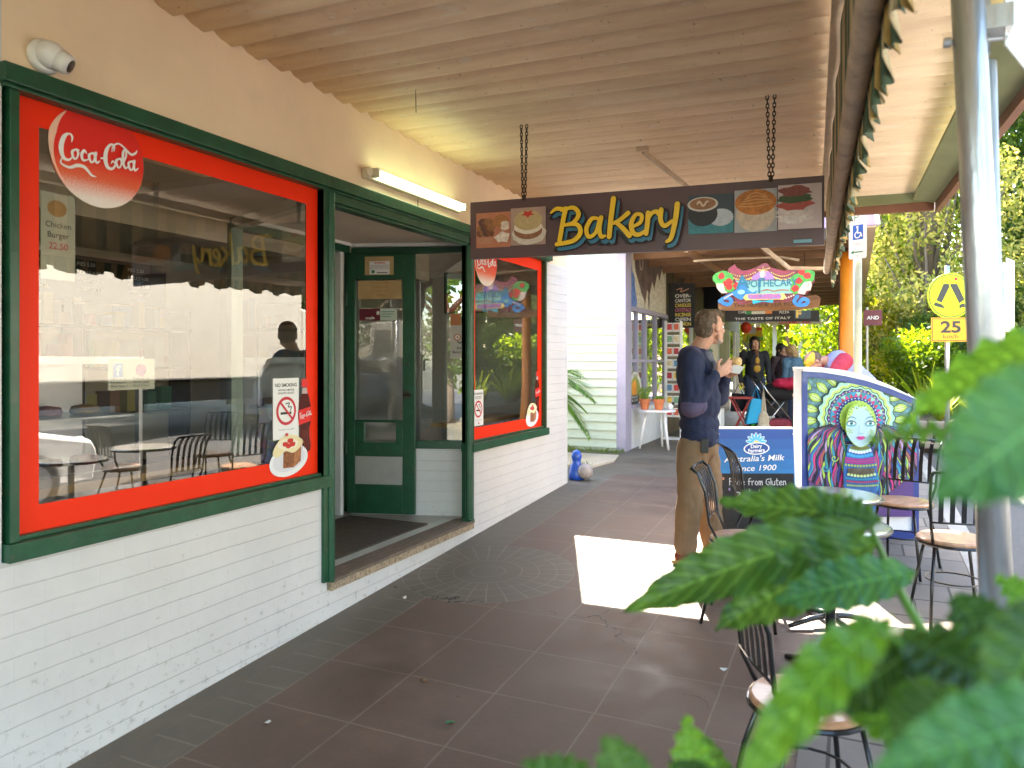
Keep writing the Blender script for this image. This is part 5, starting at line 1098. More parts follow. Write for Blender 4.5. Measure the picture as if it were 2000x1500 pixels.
# painted panel over the window: dark cliffs, white water and a blue cloud
a = Art((.002, 10.03, 2.47), (0, 1, 0), (0, 0, 1)); W_, H_ = 2.2, .92
a.rect(0, 0, W_, H_, M('mural_brown', (.13, .085, .075), .5, var=.5, vs=6)); mw = M('mural_cream', (.55, .5, .4), .6, var=.35, vs=14); mblu = M('mural_blue', (.1, .18, .42), .6, var=.7, vs=16)
a.poly([(0, 0), (0, .8), (.1, .9), (.16, .75), (.22, .8), (.3, .5), (.45, .38), (.62, .22), (.8, .12), (.8, 0)], mw); a.poly([(.8, 0), (.95, .3), (1.1, .22), (1.25, .45), (1.4, .35), (1.6, .62), (1.75, .5), (1.9, .75), (2.0, .62), (2.18, .7), (2.18, 0)], mw)
a.poly([(0, .05), (0, .6), (.06, .72), (.12, .5), (.25, .42), (.3, .2), (.38, .1), (.35, 0), (.05, 0)], mblu); a.poly(blob(1.05, .18, .05, .16, 10, .15), M('mural_brown')); a.stroke([(.5, .9), (.55, .6), (.66, .58), (.7, .7)], .03, mw); a.build('painted_panel', N_)
a = Art((.018, 10.03, 1.1), (0, 1, 0), (0, 0, 1)); a.poly(blob(.22, .0, .42, .45, 26, a0=0, a1=180), M('arch_cream', (.6, .58, .5), .5, var=.05)); a.poly(blob(.22, .02, .33, .36, 26, a0=0, a1=180), M('arch_green', (.25, .28, .05), .5, var=.3, vs=9)); a.poly(blob(.18, .2, .13, .13, 18), M('arch_orange', (.75, .28, .03), .5, var=.2, vs=8))
a.rect(-.02, .0, .42, .12, M('arch_black', (.04, .04, .03), .6, var=.3)); a.text('PEACE', .2, .075, .032, STW, 'c', w=.3); a.text('& LOVE', .2, .03, .03, STW, 'c', w=.3); a.text('THE SUN', .21, .375, .035, STK, 'c', w=.26); a.build('window_sticker', N_)
# verandah
m = MB(); m.box((-.1, 9.3, 3.28), (2.95, 21, 3.31)); m.box((-3.5, 9.9, 3.41), (-.05, 21, 3.45)); m.build('verandah_ceiling', ROOFB, N_)
m = MB()
for i in range(14): y = 9.35 + i*.87; m.box((-.05, y, 3.13), (2.9, y+.06, 3.28))
for x in (.9, 1.8): m.box((x, 9.32, 3.05), (x+.05, 21, 3.13))
m.build('rafters', BRW, N_)
m = MB(); m.box((2.78, 9.25, 3.0), (2.88, 21, 3.28)); m.box((-.05, 9.25, 3.1), (2.78, 9.3, 3.30)); m.build('verandah_beam', DK, N_)
ORG = M('orange_post_paint', (.75, .22, .012), .45, var=.18, vs=2.5, bump=.2, bs=12)
for i, y in enumerate((10.1, 12.9, 16.4, 20)):
    m = MB(); m.tube([(2.775, y, .4), (2.755, y, .75), (2.752, y, 1.2), (2.75, y, 3.05)], [.145, .11, .092, .082], 20); m.build('post', ORG, N_, smooth=True, label='bright orange verandah post' if i == 0 else None)
    if i == 0:
        m = MB(); m.tube([(2.655, y+.06, .4), (2.67, y+.06, 3.0)], .018, 8); m.build('downpipe', DK, N_, smooth=True)
m = MB(); m.box((2.9, 9.25, 3.2), (3.05, 21, 3.3)); m.build('gutter', ST, N_)
m = MB(); m.prism(blob(0, 0, .42, .42, 20, a0=0, a1=180), (2.62, 9.2, 3.22), X, Z, .1); m.build('arched_gable', M('mauve_paint', (.42, .28, .46), .5, var=.08), N_)
m = MB(); pr = blob(0, 0, .47, .47, 20, a0=0, a1=180) + blob(0, 0, .42, .42, 20, a0=0, a1=180)[::-1]; m.prism(pr, (2.62, 9.18, 3.22), X, Z, .14); m.build('gable_trim', WHITE, N_)
m = MB(); m.tube([(.9, 9.9, 3.02), (1.3, 9.95, 3.03), (2.0, 10.0, 3.02), (2.2, 10.0, 2.97)], .016, 8); m.build('conduit', ST, N_, smooth=True)

# ---- signs hung in the verandah: every sign is a flat cut-out at its own distance
def hung(name, label, y, cat='sign'): return thing(name, label, cat, (0, y, 0))
def zz(k0, k1, sc): return lambda zx, zy: (k0 + zx/sc, k1 + zy/sc)
y_ = 9.5; t = hung('hanging_sign', 'carved colourful apothecary sign with painted faces and roses', y_)
q2 = lambda zx, zy: onY(1380 + zx/8.333, 500 + zy/8.333, y_)
outl = [(180, 720), (230, 690), (330, 620), (230, 600), (180, 520), (160, 450), (130, 380), (160, 280), (260, 235), (340, 260), (360, 200), (460, 130), (495, 190), (600, 240), (700, 225), (820, 180), (930, 115), (990, 120), (1040, 180), (1150, 225), (1280, 240), (1370, 215), (1440, 240), (1560, 225), (1700, 260), (1760, 330), (1755, 420), (1710, 470), (1700, 550), (1620, 620), (1540, 640), (1620, 660), (1665, 740), (1620, 810), (1500, 820), (1420, 760), (1400, 700), (1330, 760), (1240, 740), (1090, 760), (1000, 770), (840, 770), (740, 740), (560, 800), (480, 740), (430, 690), (410, 760), (330, 820), (230, 810)]
m = MB(); pts = [q2(*p) for p in outl][::-1]; m.prism(pts if sum(pts[i][0]*pts[(i+1) % len(pts)][1]-pts[(i+1) % len(pts)][0]*pts[i][1] for i in range(len(pts))) > 0 else pts[::-1], (0, 0, 0), X, Z, .03); m.build('board', M('sign_maroon', (.25, .05, .06), .45, var=.15, vs=8), t)
a = Art((0, -.001, 0), X, Z, .0003); pl = lambda pp_, m_: a.poly([q2(*p) for p in pp_], m_); sk = lambda pp_, w__, m_, k=5: a.stroke([q2(*p) for p in pp_], w__*.00078, m_, k=k)
rose = M('rose_red', (.6, .03, .02), .4, var=.2, vs=40); grn = M('sign_green', (.08, .35, .05), .45, var=.35, vs=25); flesh = M('sign_flesh', (.72, .5, .36), .5, var=.05); sbl = M('sign_blue', (.04, .2, .42), .45, var=.15, vs=12); smint = M('sign_mint', (.27, .48, .38), .5, var=.05); spk = M('sign_pink', (.5, .12, .28), .5, var=.1); gold = M('sign_gold', (.75, .5, .12), .45, var=.15)
pl([(370, 210), (460, 140), (500, 200), (600, 245), (820, 190), (700, 290), (520, 300), (420, 270)], M('sign_rose', (.3, .04, .06), .45, var=.1)); pl([(1040, 190), (1280, 245), (1420, 240), (1300, 290), (1150, 300), (1080, 250)], M('sign_rose'))
for i in range(26):
    u_ = i/25; zx = 360+u_*480 if i < 13 else 360+(u_)*1080; zy = 270+60*math.sin((i % 13)/12*PI)
    zx = 360 + (i % 13)*36 if i < 13 else 1060 + (i-13)*30; a.poly(blob(*q2(zx, zy), .008, .008, 6, .2), gold); a.poly(blob(*q2(zx+10, zy+60), .012, .012, 7, .3), gold)
pl([(730, 390), (760, 320), (850, 260), (930, 235), (1010, 250), (1080, 310), (1110, 390)], M('sign_lilac', (.36, .17, .36), .5, var=.08)); sk([(830, 220), (1000, 250), (880, 330), (925, 170), (970, 330), (850, 250), (1030, 200)], 12, gold, 1); a.poly(blob(*q2(908, 300), .028, .045, 12), flesh)
pl([(470, 400), (1420, 400), (1410, 610), (640, 620), (600, 560)], smint); sk([(470, 398), (1420, 398)], 10, M('sign_maroon')); 
for (cx_, cy_, rx_, ry_) in ((270, 380, 150, 130), (380, 500, 90, 90), (1560, 380, 170, 110), (1450, 530, 80, 80), (1640, 300, 100, 80)): a.poly(blob(*q2(cx_, cy_), rx_*.00079, ry_*.00079, 16, .12), grn)
for (cx_, cy_) in ((245, 330), (330, 450), (365, 500), (370, 420), (490, 485), (1545, 260), (1640, 325), (1500, 405), (1445, 530)): a.poly(blob(*q2(cx_, cy_), .042, .042, 10, .15), rose)
pl([(165, 450), (280, 450), (300, 560), (350, 600), (250, 610), (200, 560), (170, 520)], flesh); pl([(1590, 430), (1700, 410), (1715, 480), (1695, 560), (1625, 570), (1600, 630), (1480, 610), (1520, 520)], flesh)
sk([(190, 490), (215, 482)], 8, STK); sk([(1640, 480), (1670, 470)], 8, STK)
pl([(530, 420), (640, 420), (680, 560), (760, 600), (830, 560), (800, 620), (560, 720), (420, 640), (240, 720), (190, 760), (230, 690), (400, 600), (500, 540)], sbl)
sk([(270, 770), (360, 790), (410, 740), (370, 690), (290, 690), (220, 740)], 60, sbl); sk([(1520, 750), (1580, 700), (1650, 730), (1620, 790), (1500, 800), (1430, 740), (1480, 660)], 55, sbl)
a.text('A', *q2(590, 520), .145, M('sign_ink', (.03, .16, .22), .45, var=0), 'c', bold=.03); a.text('POTHECARY', *q2(655, 515), .085, M('sign_ink', (.03, .16, .22), .45, var=0), 'l', bold=.01, w=.585); sk([(862, 600), (862, 380), (940, 378)], 26, M('sign_ink'), 2)
sk([(900, 575), (1000, 550), (1100, 575), (1200, 555), (1340, 560)], 16, M('sign_rust', (.4, .12, .05), .5, var=0)); a.poly(blob(*q2(570, 590), .045, .03, 12), smint)
a.poly([q2(*p) for p in ((600, 680), (640, 630), (720, 620), (1180, 615), (1260, 610), (1300, 670), (1250, 715), (1180, 710), (720, 720), (640, 725))], gold); a.poly([q2(*p) for p in ((680, 630), (1210, 625), (1225, 670), (1200, 700), (700, 705), (670, 665))], M('sign_violet', (.22, .18, .35), .5, var=.3, vs=30)); a.text('WELLBEING', *q2(945, 692), .05, spk, 'c', bold=.04, w=.36)
pl([(745, 715), (920, 735), (1090, 715), (1085, 765), (920, 745), (760, 785)], M('sign_teal', (.02, .35, .42), .5, var=.1))
for i in range(9): a.poly(blob(*q2(300+i*30 if i < 5 else 1300+(i-5)*40, 690-(i % 5)*16), .011, .011, 6), flesh)
a.build('painting', t)
def board_sign(name, label, y, x0, y0, x1, y1, mat, build, th=.03, poly=None):
    t = hung(name, label, y); m = MB(); pp_ = poly or [(x0, y1), (x1, y1), (x1, y0), (x0, y0)]; pts = [onY(*p, y) for p in pp_]; ar = sum(pts[i][0]*pts[(i+1) % len(pts)][1]-pts[(i+1) % len(pts)][0]*pts[i][1] for i in range(len(pts)))
    m.prism(pts if ar > 0 else pts[::-1], (0, 0, 0), X, Z, th); m.build('board', mat, t)
    zt = max(p[1] for p in pts); xa, xb_ = min(p[0] for p in pts), max(p[0] for p in pts)
    m = MB(); m.tube([(xa+.15*(xb_-xa), .015, zt-.01), (xa+.15*(xb_-xa), .015, 3.14)], .005, 5); m.tube([(xb_-.15*(xb_-xa), .015, zt-.01), (xb_-.15*(xb_-xa), .015, 3.14)], .005, 5); m.build('hanger', CH, t)
    a = Art((0, -.002, 0), X, Z, .0004); build(a, lambda px, py: onY(px, py, y)); 
    if a.mb.f: a.build('lettering', t)
    return t
def _w(a, q): a.text('THE HERB & TEA ROOM', *q(1500, 598), .05, M('burnt_letters', (.1, .04, .02), .6), 'c', bold=.02, w=.9)
board_sign('hanging_sign', 'long polished brown timber slab sign under the apothecary sign', 10.6, 0, 0, 0, 0, M('varnished_slab', (.28, .11, .03), .35, var=.45, vs=4, stretch=(.6, 1, 4), coat=.4), _w, .05, [(1404, 606), (1402, 592), (1420, 588), (1480, 590), (1560, 580), (1595, 576), (1603, 582), (1600, 600), (1560, 605), (1500, 607)])
def _i(a, q):
    (x0, z0), (x1, z1) = q(1455, 614), q(1508, 607); 
    for i, c in enumerate(((.05, .3, .1), (.7, .68, .62), (.7, .68, .62), (.75, .25, .06))): a.rect(x0+(x1-x0)*i/4, z0, x0+(x1-x0)*(i+1)/4, z1, M('flag%d' % i, c, .5, var=0))
    a.text('THE TASTE OF ITALY', *q(1489, 624), .038, STW, 'c', bold=.01, w=.9); a.text('CAFE', *q(1450, 612), .04, STW, 'c'); a.text('PIZZA', *q(1532, 612), .04, STW, 'c')
board_sign('hanging_sign', 'black sign reading the taste of Italy in white', 13.2, 1416, 606, 1600, 628, M('sign_black', (.02, .015, .015), .5, var=.2), _i)
def _f(a, q): a.text('F', *q(1560, 620), .12, M('sign_gold'), 'c', bold=.05)
board_sign('hanging_sign', 'small dark blue sign with a gold letter, in front of the black sign', 12.6, 1552, 606, 1583, 622, M('sign_slate', (.06, .09, .12), .5, var=.2), _f)
def _g(a, q): a.text('GOURMET ARM', *q(1552, 632), .07, M('sign_red'), 'c', bold=.04, w=.6)
board_sign('hanging_sign', 'cream sign with red lettering farther back in the verandah', 16, 1495, 622, 1604, 633, M('sign_cream', (.45, .38, .27), .5, var=.1), _g)
def _y(a, q):
    a.text('Juices', *q(1473, 665), .13, M('sign_green'), 'c', bold=.04, shear=.2, w=.42); x0, z0 = q(1463, 652); x1, z1 = q(1476, 638); a.rect(x0, z0, x1, z1, M('paper_grey', (.5, .5, .52), .6, var=.05)); x0, z0 = q(1478, 645); x1, z1 = q(1488, 640); a.rect(x0, z0, x1, z1, rose)
board_sign('hanging_sign', 'yellow and green juice sign hanging at the end of the verandah', 18.5, 1452, 640, 1489, 669, M('sign_yellow', (.7, .5, .03), .5, var=.15), _y)
def _c(a, q):
    cw, cy2, cp = M('chalk_white'), M('chalk_yellow', (.6, .5, .12), .8, var=.1), M('chalk_pink', (.5, .15, .25), .8, var=.1)
    for i, (tx, c) in enumerate((('OVER-', cw), ('CANTOR', cw), ('CANDLES', cy2), ('CRYSTALS', cp), ('INCENSE', cy2), ('OPEN', cw), ('FASHION', cy2))): a.text(tx, *q(1334, 581+i*9.2), .055, c, 'c', bold=.02, w=.26)
    a.stroke([q(1322, 566), q(1332, 563), q(1330, 570), q(1345, 564)], .012, M('chalk_orange'))
board_sign('chalk_sign', 'black chalkboard price list hanging beside the painted panel', 12.3, 1306, 553, 1357, 640, M('chalkboard'), _c)
m = MB(); t = thing('corrugated_screen', 'dark corrugated metal screen behind the man, high in the verandah', 'screen', (0, 15.2, 0))
x0, zt = onY(1374, 543, 15.2); x1, zb = onY(1408, 604, 15.2)
for i in range(81): x = x0+(x1-x0)*i/80; yy = .02*math.sin(i*PI/2.5); m.v += [(x, yy, zb), (x, yy, zt)]
for i in range(80): m.f.append([2*i, 2*i+2, 2*i+3, 2*i+1]); m.m.append(0)
m.build('sheet', M('corrugated_dark', (.07, .07, .09), .5, metal=.4, var=.1), t); m = MB(); m.box((x0-.03, -.03, zb-.04), (x1+.03, .03, zb)); m.tube([(x0+.05, 0, zt), (x0+.05, 0, 3.15)], .008, 6); m.build('rail', DK, t)

# ---- small things outside the craft shop
t = thing('side_table', 'small white side table holding two terracotta pots', 'table', (.32, 10.28, .475))
m = MB(); m.lathe([(0, .52), (.26, .52), (.265, .53), (.26, .545), (0, .545)], (0, 0, 0), 28); m.build('tabletop', WH, t)
for i in range(3): an = R(-35+i*120); m = MB(); m.tube([(.15*math.cos(an), .15*math.sin(an), .52), (.24*math.cos(an), .24*math.sin(an), 0)], [.022, .016], 8); m.build('leg', WH, t, smooth=True)
TC = M('terracotta', (.55, .17, .06), .7, var=.15, vs=9)
for i, (dx, lb) in enumerate(((-.13, 'terracotta pot with a leafy herb, left one on the white table'), (.07, 'terracotta pot with short yellow green grass, right one on the white table'))):
    t = thing('plant_pot', lb, 'pot', (.30+dx, 10.2, 1.022), 0, 'terracotta pots'); m = MB(); m.lathe([(0, 0), (.05, 0), (.07, .11), (.082, .112), (.085, .15), (.075, .15), (.07, .13), (0, .13)], (0, 0, 0), 20); m.build('pot', TC, t, smooth=False)
    clump_leaves([((0, 0, .22 if i == 0 else .16), (.07, .07, .1 if i == 0 else .04))], 260, .016 if i == 0 else .012, leafmat('herb%d' % i, (.08, .2, .02), (.3, .45, .06)), 'plant', t, -.8)
t = thing('small_ornament', 'white speckled ornament beside the terracotta pots', 'ornament', (.5, 10.32, 1.022)); m = MB(); m.sphere((0, 0, .045), .045, 12, 8); m.build('body', WH, t, smooth=True); m = MB(); m.sphere((.04, 0, .085), .025, 10, 6); m.build('head', STK, t, smooth=True)
t = thing('postcard_rack', 'tall white rack of red and yellow postcards by the shop window', 'rack', (.14, 11.6, .475))
m = MB(); m.box((-.02, 0, 0), (.02, .03, 1.85)); m.box((.22, 0, 0), (.26, .03, 1.85))
for i in range(8): m.box((.02, -.02, .35+i*.19), (.22, .02, .36+i*.19))
m.box((-.05, -.1, 0), (.29, .12, .03)); m.build('frame', WHITE, t)
cc = [(.55, .05, .04), (.6, .12, .05), (.35, .02, .03), (.7, .45, .05), (.2, .35, .2), (.6, .5, .3), (.1, .2, .3)]
for i in range(8):
    for j in range(2):
        m = MB(); m.box((.02+j*.105, -.028, .365+i*.19), (.115+j*.105, -.022, .49+i*.19)); o = m.build('postcard', [WHITE, M('card%d' % ((i*3+j) % 7), cc[(i*3+j) % 7], .5, var=.4, vs=30)], t); m2 = MB(); m2.box((.03+j*.105, -.0305, .38+i*.19), (.105+j*.105, -.0285, .475+i*.19)); m2.build('picture', M('card%d' % ((i*3+j) % 7)), o)
t = thing('poster', 'cream botanical print hanging behind the postcard rack', 'poster', (.45, 12.5, 1.45)); m = MB(); m.box((0, 0, 0), (.34, .01, .55)); m.build('sheet', M('cream_print', (.55, .5, .35), .6, var=.08), t)
a = Art((0, -.002, 0), X, Z); 
for i in range(9): a.poly(blob(.17+.07*math.cos(i*2.4), .3+.13*math.sin(i*1.7), .045, .03, 9, .2, i), M('print_green', (.1, .2, .12), .6, var=.3, vs=30))
a.stroke([(.17, .12), (.17, .3)], .02, M('print_green')); a.build('print', t)
t = thing('folding_stool', 'thin red folding stool outside the dark shopfront', 'stool', (1.18, 12.4, .475)); RD = M('dull_red', (.35, .04, .035), .5, var=.1)
for s_ in (-1, 1): m = MB(); m.tube([(-.15, s_*.13, .62), (.17, s_*.13, 0)], .014, 6); m.tube([(.15, s_*.1, .62), (-.17, s_*.1, 0)], .014, 6); m.build('leg', RD, t)
m = MB(); m.box((-.18, -.15, .62), (.18, .15, .65)); m.build('seat', RD, t)
t = thing('display_box', 'low white display box on legs beside the postcard rack', 'box', (.62, 11.4, .475)); m = MB(); m.box((0, 0, .12), (.4, .3, .5)); m.build('body', WHITE, t)
for x in (.04, .34): m = MB(); m.box((x, .02, 0), (x+.04, .06, .12)); m.build('leg', WHITE, t)
t = thing('paper_lantern', 'red paper lantern hanging by the yellow sign', 'lantern', (*[onY(1457, 640, 17.5)[0], 17.5], onY(0, 640, 17.5)[1])); t.location = (onY(1457, 640, 17.5)[0], 17.5, onY(1457, 640, 17.5)[1]); m = MB(); m.lathe([(0, -.13), (.06, -.12), (.12, -.05), (.12, .05), (.06, .12), (0, .13)], (0, 0, 0), 14); m.build('shade', M('lantern_red', (.75, .06, .02), .6, var=.1), t, smooth=True); m = MB(); m.tube([(0, 0, .12), (0, 0, .7)], .005, 5); m.build('cord', STK, t)

# ---- end of the covered walk: posts, handrail
PW = M('pale_post', (.5, .47, .4), .6, var=.1)
for i, (px, y) in enumerate(((1513, 27), (1538, 27), (1563, 27), (1591, 27), (1603, 24), (1480, 29))):
    x = onY(px, 700, y)[0]; t = thing('verandah_post', 'pale post at the far open end of the covered walk', 'post', (x, y, .475), 0, 'far posts of the covered walk'); m = MB(); m.box((-.06, -.06, 0), (.06, .06, 2.6)); m.build('shaft', PW if i % 2 == 0 else BRW, t); m = MB(); m.box((-.09, -.09, 2.5), (.09, .09, 2.6)); m.build('cap', PW, t)
t = thing('far_shelter', 'dark roofed shelter at the far end of the covered walk', 'shelter', (0, 26, .475)); m = MB(); m.box((-6, 0, 2.62), (3.2, 3, 2.7)); m.box((-6, -.05, 2.5), (3.2, 0, 2.7)); m.build('roof', DK, t); m = MB(); m.box((-6, 2.6, 0), (-2.6, 2.8, 2.62)); m.build('wall', M('green_wall', (.12, .14, .06), .7, var=.3), t)
t = thing('handrail', 'white sloping handrail beyond the posts', 'handrail', (onY(1565, 700, 25)[0], 25, .475)); m = MB(); m.beam((-.3, 0, 1.55), (1.1, 0, .9), .05, .07); m.beam((-.3, 0, 1.2), (1.1, 0, .55), .04, .05)
for x in (-.3, 1.1): m.box((x-.03, -.03, 0), (x+.03, .03, 1.55 if x < 0 else .95))
m.build('rail', WHITE, t)

# ================================================================ street signs
t = thing('parking_sign', 'white disabled parking sign with a blue square on a mossy pole', 'sign', gp(2.855, 7.62)); zb = CZ-gz(7.62)
m = MB(); m.tube([(0, 0, -.1), (0, 0, 2.72)], .036, 16); m.build('pole', M('mossy_pole', (.42, .42, .3), .6, var=.2, vs=7, dirt=.3), t, smooth=True)
m = MB(); wS, hS = .17, .45; us = V((.85, -.5, 0)).normalized(); m.prism([(0, .01), (.01, 0), (wS-.01, 0), (wS, .01), (wS, hS-.01), (wS-.01, hS), (.01, hS), (0, hS-.01)], V((-.075, -.045, 2.26)), us, Z, .004); m.build('plate', WHITE, t)
a = Art(V((-.075, -.045, 2.26))+us.cross(V(Z))*.001, us, Z, .0003); sb_ = M('access_blue', (.01, .1, .45), .4, var=0); sg_ = M('text_green', (.03, .2, .12), .4, var=0)
a.text('P', wS*.45, .345, .07, sg_, 'c'); a.rect(.04, .175, .14, .31, sb_); a.poly(blob(.085, .29, .011, .011, 10), STW); a.stroke([(.087, .275), (.087, .235), (.115, .235), (.125, .205)], .013, STW, k=1); a.stroke([(.082, .25), (.062, .225), (.07, .195), (.1, .195), (.112, .212)], .009, STW); a.text('ONLY', wS*.52, .125, .022, M('sign_grey', (.4, .42, .45), .4, var=0), 'c')
a.stroke([(.035, .06), (.135, .06)], .009, sg_, k=1); a.poly([(.02, .06), (.05, .078), (.05, .042)], sg_); a.poly(blob(wS/2, .025, .005, .005, 8), STK); a.build('lettering', t)
t = thing('crossing_sign', 'round yellow walking legs crossing sign above an orange 25 km/h plate', 'sign', (3.99, 11.42, gz(9.5)))
zb = .475; m = MB(); m.tube([(-.028, .055, -.1), (-.028, .055, 2.5)], .03, 12); m.build('pole', GALV, t, smooth=True)
fd = UR; FL = M('fluoro_yellow', (.62, .82, .0), .4, var=.03); rot0 = V((0, 0, 1.7-.475))
def disc_pts(r, n_=44): return blob(0, 0, r, r, n_)
cz_ = 1.7-.475+(705-578)/F*9.9; m = MB(); m.prism(disc_pts(.305), (0, 0, cz_), fd, Z, .004); m.build('disc', FL, t)
a = Art(V((0, 0, cz_)) + fd.cross(V(Z))*.001, fd, Z, .0003); a.poly(disc_pts(.288), M('ring_black', (.03, .03, .02), .5, var=0)); a.poly(disc_pts(.276), FL)
lg = M('leg_black', (.04, .04, .035), .5, var=.05); a.poly([(-.09, .16), (-.02, .16), (-.01, .12), (-.115, -.09), (-.185, -.06)], lg); a.poly([(.0, .16), (.09, .16), (.19, -.05), (.12, -.1), (.0, .14)], lg); a.poly([(-.2, -.085), (-.12, -.11), (-.07, -.155), (-.09, -.165), (-.19, -.14), (-.225, -.12)], lg); a.poly([(.12, -.12), (.18, -.1), (.24, -.14), (.23, -.16), (.16, -.15), (.12, -.17)], lg)
a.poly(blob(.075, .225, .025, .022, 12), M('dot_red', (.4, .03, .03), .5, var=0)); a.poly(blob(0, -.2, .006, .006, 8), STK); a.poly(blob(0, .215, .006, .006, 8), STK); a.build('symbol', t)
cz2 = 1.7-.475+(705-644)/F*9.9; AM = M('amber_plate', (.85, .42, .01), .4, var=.04); m = MB(); m.prism([(-.26, -.16), (.26, -.16), (.26, .16), (-.26, .16)], (.005, 0, cz2), fd, Z, .004); m.build('plate', AM, t, bevel=.001)
a = Art(V((.005, 0, cz2)) + fd.cross(V(Z))*.001, fd, Z, .0003); a.rect(-.248, -.148, .248, .148, lg); a.h -= .0002; a.rect(-.24, -.14, .24, .14, AM); a.text('25', .0, -.035, .145, lg, 'c', bold=.03, w=.27); a.text('km/h', 0, -.115, .05, lg, 'c', w=.2); a.build('lettering', t)
t = thing('stop_flag_sign', 'small maroon sign board on a post behind the parking sign', 'sign', (3.02, 13.4, .475)); m = MB(); m.tube([(0, 0, 0), (0, 0, 2.1)], .02, 8); m.build('post', PW, t); m = MB(); m.box((-.05, -.03, 1.8), (.22, -.02, 2.05)); m.build('board', mar, t); a = Art((-.05, -.0315, 1.8), X, Z); a.text('AND', .135, .1, .055, STW, 'c', bold=.02); a.build('lettering', t)
t = thing('traffic_sign', 'white sign plate seen almost edge on behind the steel pole', 'sign', (4.0, 8.0, .27)); q = at(1968, 705, 7.5); t.location = (q.x, q.y, gz(q.y)); m = MB(); m.tube([(-.045, .03, -.1), (-.045, .03, 2.25)], .03, 10); m.build('post', GALV, t, smooth=True); m = MB(); m.prism([(0, 0), (.35, 0), (.35, .75), (0, .75)], (-.01, 0, 1.55), V((.35, .93, 0)).normalized(), Z, .004); m.build('plate', WHITE, t)

# ================================================================ planting, stone wall, trees
STN = M('field_stone', (.3, .25, .2), .85, var=.35, vs=5, bump=.6, bs=14, dirt=.4)
t = thing('stone_wall', 'low dry stone wall edging the garden bed', 'wall', (3.72, 12.45, .4))
m = MB(); x = 0
for row in range(3):
    x = -.1*row
    while x < 5.4:
        l = rnd.uniform(.18, .42); hh = .14; vs_ = [(x+rnd.uniform(0, .03), rnd.uniform(-.05, .0), row*hh+rnd.uniform(0, .02)), (x+l-.02, rnd.uniform(-.05, 0), row*hh+rnd.uniform(0, .02)), (x+l-.015, .22, row*hh), (x, .22, row*hh)]
        m.add(vs_ + [(a_[0], a_[1]+rnd.uniform(0, .02), a_[2]+hh-.015) for a_ in vs_], [(3,2,1,0), (4,5,6,7), (0,1,5,4), (1,2,6,5), (2,3,7,6), (3,0,4,7)]); x += l
m.build('stonework', STN, t, bevel=.02)
BARK = M('tree_bark', (.16, .12, .09), .9, var=.35, vs=5, stretch=(1, 1, .3), bump=.8, bs=18)
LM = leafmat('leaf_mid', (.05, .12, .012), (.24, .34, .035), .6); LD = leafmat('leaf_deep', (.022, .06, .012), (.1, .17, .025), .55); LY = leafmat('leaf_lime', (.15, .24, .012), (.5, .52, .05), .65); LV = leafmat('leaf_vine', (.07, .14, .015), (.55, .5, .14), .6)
def shrub(name, label, loc, clumps, n, size, mat, group='shrubs in the garden bed', cat='shrub', droop=.2):
    t = thing(name, label, cat, loc, 0, group); m = MB()
    for i, (c, r) in enumerate(clumps[:6]): m.tube([(c[0]*.15, c[1]*.15, -.05), (c[0]*.6, c[1]*.6, c[2]*.5), c], [.03, .02, .008], 6)
    m.build('stem', BARK, t, smooth=True); clump_leaves(clumps, n, size, mat, 'crown', t, droop); return t
def strap(name, label, loc, n, L, mat, group='strappy plants in the garden bed'):
    t = thing(name, label, 'plant', loc, 0, group); m = MB()
    for i in range(n):
        an = rnd.uniform(0, 2*PI); l = L*rnd.uniform(.6, 1.1); lean = rnd.uniform(.15, .8); wv = .018*rnd.uniform(.7, 1.3)*L/.6; sdv = V((-math.sin(an), math.cos(an), 0))*wv; vs_ = []
        for q in range(6): u = q/5; p = V((math.cos(an)*lean*l*u, math.sin(an)*lean*l*u, l*u*(1-.35*lean*u*1.4))); k_ = math.sin(PI*(.12+.88*u))+.02; vs_ += [p-sdv*k_, p+sdv*k_]
        m.add(vs_, [(2*q, 2*q+1, 2*q+3, 2*q+2) for q in range(5)])
    m.build('leaves', mat, t); return t
LS = leafmat('strap_leaf', (.12, .2, .02), (.4, .45, .06), .5)
for i, (x, y, L) in enumerate(((4.0, 12.9, .75), (4.5, 13.0, .7), (5.0, 12.8, .8), (5.5, 13.1, .7), (4.3, 13.8, .9), (3.95, 14.6, 1.0), (6.1, 12.9, .8), (5.2, 14, .9))):
    strap('strappy_plant', ('yellow green strap leaved plant at the near left end of the stone wall', 'strap leaved plant second from the left along the stone wall', 'strap leaved plant in the middle of the stone wall', 'strap leaved plant right of the middle of the stone wall', 'tall strap leaved plant behind the two nearest ones', 'tallest strap leaved plant, below the maroon sign', 'strap leaved plant at the right end of the stone wall', 'strap leaved plant in the second row, right')[i], (x, y, .76), 46, L, LS)
def cl(*a_): return [(c, r) for c, r in a_]
for i in range(7):
    x, y = ((4.1, 15.2), (5.0, 15.4), (6.0, 15.0), (4.4, 17), (7.0, 15.6), (3.9, 19), (5.6, 18))[i]; h = (1.5, 1.9, 1.4, 2.4, 1.8, 2.6, 2.6)[i]
    shrub('garden_shrub', ('low bushy shrub behind the strap leaved plants at left', 'rounded dark shrub behind the crossing sign pole', 'low shrub right of the crossing sign', 'taller shrub beneath the flowering tree', 'shrub near the right of the garden bed', 'tall shrub at the left back of the bed', 'tall shrub at the back middle of the bed')[i], (x, y, .76),
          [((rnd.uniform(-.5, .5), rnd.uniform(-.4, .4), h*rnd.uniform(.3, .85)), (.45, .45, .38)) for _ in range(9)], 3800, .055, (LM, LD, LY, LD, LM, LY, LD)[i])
tree('vine_tree', 'tall sunlit tree smothered in pale flowering vine behind the crossing sign', (4.35, 18.2, .7), 7.6, 1.9, LV, BARK, 19000, .06, 34, .16, .12, 'trees beyond the garden bed', flat=1.1)
